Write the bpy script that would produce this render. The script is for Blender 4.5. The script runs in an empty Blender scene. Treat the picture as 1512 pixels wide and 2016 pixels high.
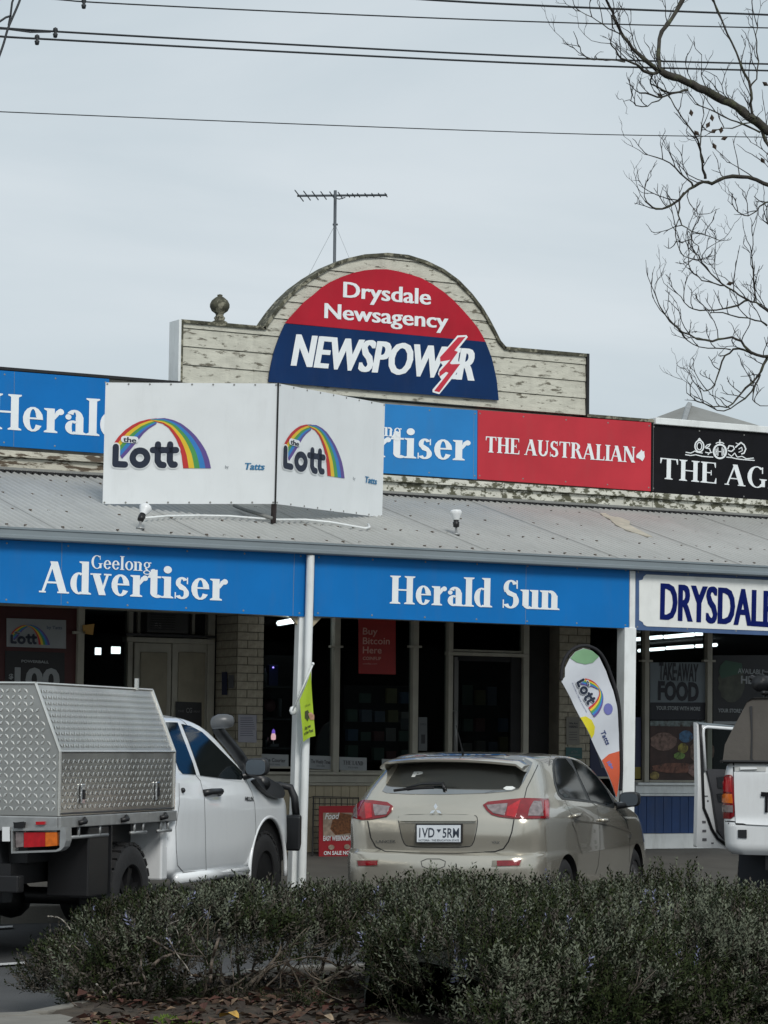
import bpy, math, random
from mathutils import Vector, Matrix, geometry, noise
from mathutils.bvhtree import BVHTree
R_ = math.radians
random.seed(7)
scene = bpy.context.scene
COL = scene.collection

# ------------------------------------------------------------------ camera
FPX = 5500.0; CX, CY = 756.0, 1008.0
EYE = Vector((0, 0, 1.58))
ALPHA, PITCH, ROLL = R_(29.4), math.atan((1462 - 1008) / FPX), 0.012
FW = Vector((math.sin(ALPHA) * math.cos(PITCH), math.cos(ALPHA) * math.cos(PITCH), math.sin(PITCH)))
r0 = Vector((math.cos(ALPHA), -math.sin(ALPHA), 0)); u0 = r0.cross(FW)
RT = r0 * math.cos(ROLL) + u0 * math.sin(ROLL)
UP = u0 * math.cos(ROLL) - r0 * math.sin(ROLL)
cd = bpy.data.cameras.new('camera'); cam = bpy.data.objects.new('camera', cd); COL.objects.link(cam)
cd.sensor_fit = 'VERTICAL'; cd.sensor_height = 24; cd.lens = FPX / 2016 * 24
cd.clip_start = 0.1; cd.clip_end = 3000
cam.matrix_world = Matrix(((RT.x, UP.x, -FW.x, EYE.x), (RT.y, UP.y, -FW.y, EYE.y), (RT.z, UP.z, -FW.z, EYE.z), (0, 0, 0, 1)))
scene.camera = cam

# ------------------------------------------------------------------ world, sun, exposure
SUN_EL, SUN_AZ = R_(40), R_(190)      # azimuth clockwise from +Y: behind the camera
world = bpy.data.worlds.new('World'); scene.world = world; world.use_nodes = True
wn, wl = world.node_tree.nodes, world.node_tree.links
wn.clear()
wout = wn.new('ShaderNodeOutputWorld'); wbg = wn.new('ShaderNodeBackground'); wbg.inputs['Strength'].default_value = 0.1
sky = wn.new('ShaderNodeTexSky'); sky.sky_type = 'NISHITA'; sky.sun_disc = False
sky.sun_elevation = SUN_EL; sky.sun_rotation = SUN_AZ; sky.dust_density = 3
wtc = wn.new('ShaderNodeTexCoord'); wmap = wn.new('ShaderNodeMapping'); wmap.inputs['Scale'].default_value = (1.0, 1.0, 4.5); wmap.inputs['Location'].default_value = (0.0, 0.0, 0.35)
wno = wn.new('ShaderNodeTexNoise'); wno.inputs['Scale'].default_value = 2.6; wno.inputs['Detail'].default_value = 7; wno.inputs['Roughness'].default_value = 0.5
wno.inputs['Distortion'].default_value = 0.4
wcr = wn.new('ShaderNodeValToRGB')
wcr.color_ramp.elements[0].position = 0.36; wcr.color_ramp.elements[0].color = (0.465, 0.54, 0.585, 1)
wcr.color_ramp.elements[1].position = 0.66; wcr.color_ramp.elements[1].color = (0.60, 0.655, 0.69, 1)
wsc = wn.new('ShaderNodeVectorMath'); wsc.operation = 'SCALE'; wsc.inputs['Scale'].default_value = 9.0
wmx = wn.new('ShaderNodeMixRGB'); wmx.inputs['Fac'].default_value = 0.94
wl.new(wtc.outputs['Generated'], wmap.inputs['Vector']); wl.new(wmap.outputs[0], wno.inputs['Vector'])
wl.new(wno.outputs['Fac'], wcr.inputs['Fac']); wl.new(wcr.outputs['Color'], wsc.inputs[0])
wl.new(sky.outputs['Color'], wmx.inputs['Color1']); wl.new(wsc.outputs[0], wmx.inputs['Color2'])
wl.new(wmx.outputs['Color'], wbg.inputs['Color']); wl.new(wbg.outputs[0], wout.inputs['Surface'])
sl = bpy.data.lights.new('sun', 'SUN'); sl.energy = 1.5; sl.angle = R_(18); sl.color = (1.0, 0.97, 0.92)
so = bpy.data.objects.new('sun', sl); COL.objects.link(so)
sdir = Vector((math.sin(SUN_AZ) * math.cos(SUN_EL), math.cos(SUN_AZ) * math.cos(SUN_EL), math.sin(SUN_EL)))
so.rotation_euler = sdir.to_track_quat('Z', 'Y').to_euler(); so.location = sdir * 60
vs = scene.view_settings
vs.view_transform = 'Standard'; vs.look = 'None'; vs.exposure = 0.35; vs.gamma = 1.0; vs.use_curve_mapping = False
scene.render.engine = 'CYCLES'
scene.cycles.max_bounces = 6; scene.cycles.transparent_max_bounces = 12

# ------------------------------------------------------------------ picture geometry helpers
def ray(x, y): return FW + RT * ((x - CX) / FPX) + UP * ((CY - y) / FPX)
def dep(x, y, d): return EYE + ray(x, y) * d
def hitP(x, y, P, n):
    r = ray(x, y); return EYE + r * ((P - EYE).dot(n) / r.dot(n))
def hitY(x, y, Y):
    r = ray(x, y); return EYE + r * (Y / r.y)
def hitZ(x, y, z):
    r = ray(x, y); return EYE + r * ((z - EYE.z) / r.z)
def pj(P):
    d = Vector(P) - EYE; f = d.dot(FW); return (CX + FPX * d.dot(RT) / f, CY - FPX * d.dot(UP) / f)
def pl(P, n):
    P = Vector(P); n = Vector(n).normalized()
    return lambda x, y, off=0.0: hitP(x, y, P, n) + n * off
def ply(Y): return pl((0, Y, 0), (0, -1, 0))
def quadmap(c):                                   # TL, TR, BR, BL world corners -> (u, v down, off)
    tl, tr, br, bl = [Vector(p) for p in c]
    n = (bl - tl).cross(tr - tl).normalized()
    def m(u, v, off=0.0):
        return (tl * (1 - u) + tr * u) * (1 - v) + (bl * (1 - u) + br * u) * v + n * off
    return m

# ------------------------------------------------------------------ materials
MATS = {}
def srgb(r, g, b):
    f = lambda c: (c / 255 / 12.92) if c / 255 <= .04045 else ((c / 255 + .055) / 1.055) ** 2.4
    return (f(r), f(g), f(b), 1)
def mat(name, col, rough=.5, metal=0., spec=.5, var=.08, vs_=6., bump=0., bs=40., coat=0., emit=0., col2=None, t0=.45, t1=.6, scale2=8., stretch=(1, 1, 1), detail=6, grime=0.):
    """procedural material: base colour varied by noise, optional second colour in patches, bump"""
    if name in MATS: return MATS[name]
    m = bpy.data.materials.new(name); m.use_nodes = True
    n, l = m.node_tree.nodes, m.node_tree.links
    b = n['Principled BSDF']
    col = tuple(col[:3]) + (1,)
    b.inputs['Roughness'].default_value = rough; b.inputs['Metallic'].default_value = metal
    b.inputs['Specular IOR Level'].default_value = spec
    b.inputs['Coat Weight'].default_value = coat; b.inputs['Coat Roughness'].default_value = .04
    tc = n.new('ShaderNodeTexCoord'); mp = n.new('ShaderNodeMapping'); mp.inputs['Scale'].default_value = stretch
    l.new(tc.outputs['Object'], mp.inputs['Vector'])
    no = n.new('ShaderNodeTexNoise'); no.inputs['Scale'].default_value = vs_; no.inputs['Detail'].default_value = 5
    l.new(mp.outputs[0], no.inputs['Vector'])
    cr = n.new('ShaderNodeValToRGB'); cr.color_ramp.elements[0].position = .3; cr.color_ramp.elements[1].position = .7
    cr.color_ramp.elements[0].color = tuple(max(0, c * (1 - var)) for c in col[:3]) + (1,)
    cr.color_ramp.elements[1].color = tuple(min(1, c * (1 + var)) for c in col[:3]) + (1,)
    l.new(no.outputs['Fac'], cr.inputs['Fac']); out = cr.outputs['Color']
    if col2 is not None:
        n2 = n.new('ShaderNodeTexNoise'); n2.inputs['Scale'].default_value = scale2; n2.inputs['Detail'].default_value = detail; n2.inputs['Roughness'].default_value = .65
        l.new(mp.outputs[0], n2.inputs['Vector'])
        c2 = n.new('ShaderNodeValToRGB'); c2.color_ramp.elements[0].position = t0; c2.color_ramp.elements[1].position = t1
        l.new(n2.outputs['Fac'], c2.inputs['Fac'])
        mx = n.new('ShaderNodeMixRGB'); mx.inputs['Color2'].default_value = tuple(col2[:3]) + (1,)
        l.new(c2.outputs['Color'], mx.inputs['Fac']); l.new(out, mx.inputs['Color1']); out = mx.outputs['Color']
    if grime:
        n3 = n.new('ShaderNodeTexNoise'); n3.inputs['Scale'].default_value = 2.2; n3.inputs['Detail'].default_value = 8; n3.inputs['Roughness'].default_value = .75
        mp3 = n.new('ShaderNodeMapping'); mp3.inputs['Scale'].default_value = (2.5, 2.5, .5); l.new(tc.outputs['Object'], mp3.inputs['Vector']); l.new(mp3.outputs[0], n3.inputs['Vector'])
        c3 = n.new('ShaderNodeValToRGB'); c3.color_ramp.elements[0].position = .5; c3.color_ramp.elements[1].position = .78
        c3.color_ramp.elements[0].color = (0, 0, 0, 1); c3.color_ramp.elements[1].color = (grime,) * 3 + (1,)
        l.new(n3.outputs['Fac'], c3.inputs['Fac'])
        mx3 = n.new('ShaderNodeMixRGB'); mx3.inputs['Color2'].default_value = (.12, .11, .09, 1)
        l.new(c3.outputs['Color'], mx3.inputs['Fac']); l.new(out, mx3.inputs['Color1']); out = mx3.outputs['Color']
    l.new(out, b.inputs['Base Color'])
    if bump:
        nb = n.new('ShaderNodeTexNoise'); nb.inputs['Scale'].default_value = bs; nb.inputs['Detail'].default_value = 4
        l.new(mp.outputs[0], nb.inputs['Vector'])
        bp = n.new('ShaderNodeBump'); bp.inputs['Strength'].default_value = bump; bp.inputs['Distance'].default_value = .01
        l.new(nb.outputs['Fac'], bp.inputs['Height']); l.new(bp.outputs[0], b.inputs['Normal'])
    if emit:
        b.inputs['Emission Color'].default_value = col; b.inputs['Emission Strength'].default_value = emit
    MATS[name] = m
    return m
def glass(name, tint=(.55, .6, .6), refl=.05):
    if name in MATS: return MATS[name]
    m = bpy.data.materials.new(name); m.use_nodes = True
    n, l = m.node_tree.nodes, m.node_tree.links; n.clear()
    o = n.new('ShaderNodeOutputMaterial'); t = n.new('ShaderNodeBsdfTransparent'); g = n.new('ShaderNodeBsdfGlossy'); x = n.new('ShaderNodeMixShader')
    t.inputs['Color'].default_value = tint + (1,); g.inputs['Roughness'].default_value = .03
    f = n.new('ShaderNodeLayerWeight'); f.inputs['Blend'].default_value = refl
    l.new(f.outputs['Fresnel'], x.inputs[0]); l.new(t.outputs[0], x.inputs[1]); l.new(g.outputs[0], x.inputs[2]); l.new(x.outputs[0], o.inputs[0])
    MATS[name] = m; return m

M = {}
M['black'] = mat('black_paint', (.006, .006, .007), .45, var=.2)
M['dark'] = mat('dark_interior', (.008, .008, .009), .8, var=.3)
M['white'] = mat('white_paint', (.74, .77, .77), .45, var=.05, grime=.35)
M['sign_white'] = mat('sign_white', (.75, .785, .80), .45, var=.03, vs_=3, grime=.10)
M['letter_white'] = mat('letter_white', (.78, .82, .84), .5, var=.03)
M['cream'] = mat('cream_paint', (.36, .345, .29), .6, var=.10, grime=.4)
M['beige'] = mat('beige_paint', (.40, .345, .24), .6, var=.1, grime=.4)
M['brick'] = mat('cream_brick', (.34, .31, .24), .75, var=.18, vs_=14, bump=.5, bs=60, grime=.5)
M['mortar'] = mat('mortar', (.16, .145, .115), .9, var=.2, bump=.4)
M['blue'] = mat('sign_blue', (.001, .15, .46), .55, spec=.22, var=.07, vs_=1.6, grime=.10)
M['blue2'] = mat('sign_sky_blue', (.020, .20, .51), .55, spec=.25, var=.08, vs_=1.6, grime=.12)
M['navy'] = mat('sign_navy', (.001, .024, .098), .5, spec=.2, var=.15, vs_=2, grime=.08)
M['red'] = mat('sign_red', (.42, .010, .026), .5, spec=.25, var=.14, vs_=2, grime=.10)
M['red2'] = mat('sign_faded_red', (.48, .035, .05), .6, spec=.2, grime=.12, var=.12, vs_=1.6, stretch=(1, 1, 1))
M['signblack'] = mat('sign_black', (.004, .004, .006), .6, spec=.2, var=.3)
M['peel'] = mat('peeling_paint', (.52, .515, .44), .7, var=.12, vs_=5, bump=.5, bs=30, grime=.35, col2=(.13, .12, .09), t0=.555, t1=.62, scale2=5.5, stretch=(1, 1, 3.2), detail=9)
M['peel2'] = mat('peeling_paint_worse', (.60, .60, .53), .75, var=.10, bump=.6, bs=30, col2=(.10, .10, .065), t0=.49, t1=.545, scale2=11, stretch=(1, 1, 1.6), detail=9)
M['peel3'] = mat('peeling_paint_streaky', (.52, .50, .42), .75, var=.12, bump=.6, bs=30, col2=(.10, .075, .05), t0=.50, t1=.55, scale2=4.5, stretch=(1, 1, 4.5), detail=9)
M['moss'] = mat('mossy_timber', (.065, .065, .045), .9, var=.5, vs_=12, bump=.6, col2=(.25, .24, .18), t0=.52, t1=.6, scale2=14)
M['roofmetal'] = mat('corrugated_metal', (.40, .405, .39), .5, metal=.12, var=.09, vs_=1.1, grime=.22)
M['roofold'] = mat('old_roof_metal', (.22, .225, .215), .7, var=.15, vs_=1.5, grime=.4)
M['gutter'] = mat('gutter_paint', (.19, .225, .245), .45, var=.06, vs_=2)
M['alu'] = mat('aluminium', (.52, .51, .48), .30, metal=.95, var=.16, vs_=2, bump=.12, bs=7, grime=.35)
M['alu_tread'] = mat('aluminium_tread', (.72, .71, .67), .26, metal=.9, var=.12, vs_=3)
M['galv'] = mat('galvanised_steel', (.33, .34, .34), .42, metal=.5, var=.15, vs_=12)
M['rubber'] = mat('rubber', (.014, .014, .015), .8, var=.25, bump=.3)
M['plastic'] = mat('black_plastic', (.012, .013, .015), .38, var=.2)
M['chrome'] = mat('chrome', (.75, .76, .78), .12, metal=1, var=.02)
M['ute_white'] = mat('white_car_paint', (.80, .83, .85), .30, var=.02, vs_=1.5, coat=.8, grime=.10)
M['ute_white2'] = mat('white_work_paint', (.72, .74, .75), .30, var=.03, vs_=2, coat=.6, grime=.15)
M['champagne'] = mat('champagne_car_paint', (.47, .445, .38), .22, metal=.6, var=.04, vs_=2, coat=.9)
M['carglass'] = mat('dark_car_glass', (.006, .009, .010), .05, spec=.45, var=.1)
M['sideglass'] = mat('side_car_glass', (.005, .007, .008), .08, spec=.14, var=.1)
M['rearglass'] = mat('rear_car_glass', (.008, .011, .012), .04, spec=1, var=.1); M['rearglass'].node_tree.nodes['Principled BSDF'].inputs['IOR'].default_value = 2.5
M['lampred'] = mat('lamp_red', (.19, .004, .008), .12, var=.2, vs_=20, coat=.6)
M['lampred2'] = mat('lamp_bright_red', (.40, .006, .012), .15, var=.2, vs_=30, coat=.6)
M['lampclear'] = mat('lamp_clear', (.24, .20, .20), .12, var=.35, vs_=25, coat=.6, metal=.3)
M['lampamber'] = mat('lamp_amber', (.62, .14, .012), .15, var=.2, vs_=30, coat=.6)
M['asphalt'] = mat('asphalt', (.052, .053, .055), .85, var=.18, vs_=3, bump=.5, bs=90, col2=(.035, .035, .036), t0=.5, t1=.7, scale2=1.5)
M['concrete'] = mat('concrete', (.10, .097, .088), .85, var=.15, vs_=3, bump=.35, bs=50, grime=.4)
M['kerb'] = mat('kerb_concrete', (.17, .16, .14), .85, var=.15, vs_=5, bump=.3, bs=50)
M['line'] = mat('road_line_white', (.55, .55, .55), .7, var=.1, col2=(.1, .1, .1), t0=.55, t1=.7, scale2=20)
M['soil'] = mat('garden_soil', (.045, .033, .022), .95, var=.35, vs_=8, bump=.9, bs=40)
M['mossg'] = mat('bright_moss', (.10, .16, .02), .95, var=.4, vs_=25, bump=.8, bs=120)
M['bark'] = mat('bark', (.038, .034, .028), .9, var=.3, vs_=25, bump=.6, bs=60, col2=(.07, .078, .042), t0=.5, t1=.68, scale2=16)
M['wire'] = mat('wire_black', (.02, .025, .03), .6, var=.1)
M['wood'] = mat('dry_wood', (.20, .165, .13), .85, var=.25, vs_=20, bump=.4, stretch=(1, 1, .3))

# ------------------------------------------------------------------ mesh builder and object tree
BASE = {}
class MB:
    def __init__(s): s.v = []; s.f = []; s.mi = []; s.cur = 0
    def add(s, vs_, fs):
        k = len(s.v); s.v.extend([Vector(p) for p in vs_])
        for f in fs: s.f.append(tuple(i + k for i in f)); s.mi.append(s.cur)
    def hexa(s, p):                              # 8 points: bottom 4 (ccw from above), top 4
        s.add(p, [(3, 2, 1, 0), (4, 5, 6, 7), (0, 1, 5, 4), (1, 2, 6, 5), (2, 3, 7, 6), (3, 0, 4, 7)])
    def box(s, a, b):
        x0, x1 = sorted((a[0], b[0])); y0, y1 = sorted((a[1], b[1])); z0, z1 = sorted((a[2], b[2]))
        s.hexa([(x0, y0, z0), (x1, y0, z0), (x1, y1, z0), (x0, y1, z0), (x0, y0, z1), (x1, y0, z1), (x1, y1, z1), (x0, y1, z1)])
    def fbox(s, L, a, b):                        # box in a local frame L(u,v,w)
        u0_, u1 = sorted((a[0], b[0])); v0, v1 = sorted((a[1], b[1])); w0, w1 = sorted((a[2], b[2]))
        s.hexa([L(u0_, v0, w0), L(u1, v0, w0), L(u1, v1, w0), L(u0_, v1, w0), L(u0_, v0, w1), L(u1, v0, w1), L(u1, v1, w1), L(u0_, v1, w1)])
    def tube(s, pts, r, n=6, caps=True):
        pts = [Vector(p) for p in pts]; rs = r if isinstance(r, (list, tuple)) else [r] * len(pts)
        k = len(s.v); prev = None
        for i, p in enumerate(pts):
            t = (pts[min(i + 1, len(pts) - 1)] - pts[max(i - 1, 0)])
            if t.length < 1e-9: t = Vector((0, 0, 1))
            t.normalize()
            a = prev - t * prev.dot(t) if prev is not None else (Vector((0, 0, 1)).cross(t) if abs(t.z) < .9 else Vector((1, 0, 0)).cross(t))
            if a.length < 1e-6: a = Vector((1, 0, 0)).cross(t)
            a.normalize(); prev = a; b = t.cross(a)
            for j in range(n):
                q = 2 * math.pi * j / n; s.v.append(p + a * (rs[i] * math.cos(q)) + b * (rs[i] * math.sin(q)))
        for i in range(len(pts) - 1):
            for j in range(n):
                s.f.append((k + i * n + j, k + i * n + (j + 1) % n, k + (i + 1) * n + (j + 1) % n, k + (i + 1) * n + j)); s.mi.append(s.cur)
        if caps:
            s.f.append(tuple(k + j for j in reversed(range(n)))); s.mi.append(s.cur)
            e = k + (len(pts) - 1) * n; s.f.append(tuple(e + j for j in range(n))); s.mi.append(s.cur)
    def lathe(s, prof, c, ax, n=24):             # prof [(r, h)], centre, axis
        ax = Vector(ax).normalized(); a = (Vector((0, 0, 1)).cross(ax) if abs(ax.z) < .9 else Vector((1, 0, 0)).cross(ax)).normalized(); b = ax.cross(a)
        c = Vector(c); k = len(s.v)
        for r, h in prof:
            for j in range(n):
                q = 2 * math.pi * j / n; s.v.append(c + ax * h + a * (r * math.cos(q)) + b * (r * math.sin(q)))
        for i in range(len(prof) - 1):
            for j in range(n):
                s.f.append((k + i * n + j, k + i * n + (j + 1) % n, k + (i + 1) * n + (j + 1) % n, k + (i + 1) * n + j)); s.mi.append(s.cur)
    def ball(s, c, r, n=8, sc=(1, 1, 1)):
        c = Vector(c); k = len(s.v); m = n // 2
        for i in range(1, m):
            t = math.pi * i / m
            for j in range(n):
                q = 2 * math.pi * j / n
                s.v.append(c + Vector((r * sc[0] * math.sin(t) * math.cos(q), r * sc[1] * math.sin(t) * math.sin(q), r * sc[2] * math.cos(t))))
        for i in range(m - 2):
            for j in range(n):
                s.f.append((k + i * n + j, k + (i + 1) * n + j, k + (i + 1) * n + (j + 1) % n, k + i * n + (j + 1) % n)); s.mi.append(s.cur)
        s.v.append(c + Vector((0, 0, r * sc[2]))); s.v.append(c - Vector((0, 0, r * sc[2]))); a, b = len(s.v) - 2, len(s.v) - 1
        for j in range(n):
            s.f.append((a, k + j, k + (j + 1) % n)); s.mi.append(s.cur)
            e = k + (m - 2) * n; s.f.append((b, e + (j + 1) % n, e + j)); s.mi.append(s.cur)
    def flat(s, loops, mp, off, thick=0.0):      # 2D polygon (with holes) mapped by mp(x,y,off)
        if loops and not isinstance(loops[0][0], (tuple, list)): loops = [loops]
        tri = geometry.tessellate_polygon([[Vector((p[0], -p[1], 0)) for p in lp] for lp in loops])
        pts = [p for lp in loops for p in lp]
        top = [mp(p[0], p[1], off) for p in pts]
        s.add(top, [tuple(t) for t in tri])
        if thick:
            k = len(s.v); s.v.extend([mp(p[0], p[1], off - thick) for p in pts]); t0 = k - len(pts); o = 0
            for lp in loops:
                m = len(lp)
                for i in range(m):
                    a, b = o + i, o + (i + 1) % m
                    s.f.append((t0 + a, t0 + b, k + b, k + a)); s.mi.append(s.cur)
                o += m
    def build(s, name, mats, parent=None, smooth=False, label=None, kind=None, bevel=0, auto=None):
        me = bpy.data.meshes.new(name); b = BASE.get(parent.name, Vector()) if parent else Vector()
        me.from_pydata([tuple(p - b) for p in s.v], [], s.f)
        for m in (mats if isinstance(mats, (list, tuple)) else [mats]): me.materials.append(m)
        if any(s.mi): me.polygons.foreach_set('material_index', s.mi)
        if smooth: me.polygons.foreach_set('use_smooth', [True] * len(me.polygons))
        me.update()
        o = bpy.data.objects.new(name, me); COL.objects.link(o)
        if parent: o.parent = parent
        BASE[o.name] = b
        if label: o['label'] = label
        if kind: o['kind'] = kind
        if bevel:
            md = o.modifiers.new('bevel', 'BEVEL'); md.width = bevel; md.segments = 2; md.limit_method = 'ANGLE'
        if auto:
            try: me.set_sharp_from_angle(angle=R_(auto))
            except Exception: pass
        return o
def thing(name, label, cat, loc=(0, 0, 0), group=None):
    o = bpy.data.objects.new(name, None); COL.objects.link(o); o.location = loc; o.empty_display_size = .2
    BASE[o.name] = Vector(loc); o['label'] = label; o['category'] = cat
    if group: o['group'] = group
    return o
def tag(o, label, cat, group=None):
    o['label'] = label; o['category'] = cat
    if group: o['group'] = group
    return o
def single(mb, name, m, label, cat, group=None, **k):     # one-mesh thing with origin at its base
    c = sum(mb.v, Vector()) / len(mb.v); c.z = min(p.z for p in mb.v)
    for i in range(len(mb.v)): mb.v[i] = mb.v[i] - c
    o = mb.build(name, m, None, **k); o.location = c; BASE[o.name] = c
    return tag(o, label, cat, group)
def recenter(me):                                  # origin to the middle of the mesh; returns the middle
    c = Vector()
    for v in me.vertices: c += v.co
    c /= len(me.vertices)
    for v in me.vertices: v.co -= c
    return c

# box from picture measurements on the plane Y: returns (X0, X1, Z0, Z1)
def rect(x0, x1, y0, y1, Y):
    ym = (y0 + y1) / 2; xm = (x0 + x1) / 2
    return hitY(x0, ym, Y).x, hitY(x1, ym, Y).x, hitY(xm, y1, Y).z, hitY(xm, y0, Y).z
def rbox(name, m, x0, x1, y0, y1, Y, d, parent, **k):
    X0, X1, Z0, Z1 = rect(x0, x1, y0, y1, Y)
    b = MB(); b.box((X0, Y, Z0), (X1, Y + d, Z1)); return b.build(name, m, parent, **k)

# ------------------------------------------------------------------ lettering
_tc = {}
def txt(body, bold=0.0):
    key = (body, bold)
    if key in _tc: return _tc[key]
    cu = bpy.data.curves.new('lettering_tmp', 'FONT'); cu.body = body; cu.offset = bold; cu.resolution_u = 3; cu.fill_mode = 'FRONT'
    o = bpy.data.objects.new('lettering_tmp', cu); COL.objects.link(o)
    dg = bpy.context.evaluated_depsgraph_get(); me = o.evaluated_get(dg).to_mesh()
    vs_ = [(v.co.x, v.co.y) for v in me.vertices]; fs = [tuple(p.vertices) for p in me.polygons]
    o.evaluated_get(dg).to_mesh_clear(); bpy.data.objects.remove(o); bpy.data.curves.remove(cu)
    _tc[key] = (vs_, fs); return _tc[key]
_CAP = max(v[1] for v in txt('H')[0])
def put(mb, geo, cap, bl, br, h, mp, off, lean=0.0):
    vs_, fs = geo
    xs = [v[0] for v in vs_]; a, b = min(xs), max(xs); W = b - a
    out = []
    for x, y in vs_:
        t = (x - a) / W; q = y / cap
        px = bl[0] + (br[0] - bl[0]) * t + (lean + .02) * h * q; py = bl[1] + (br[1] - bl[1]) * t - h * q
        out.append(mp(px, py, off))
    mb.add(out, fs)
def text(mb, body, bl, br, h, mp, off, bold=0.0, lean=0.0, fat=0):
    if fat:                      # heavier strokes: closely shifted layers, each a hair proud of the last
        n = 5
        for i in range(n):
            dx = fat * (i / (n - 1) - .5) * 2; put(mb, txt(body, bold), _CAP, (bl[0] + fat + dx, bl[1]), (br[0] - fat + dx, br[1]), h, mp, off + i * .0003, lean)
        return
    put(mb, txt(body, bold), _CAP, bl, br, h, mp, off, lean)

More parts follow.
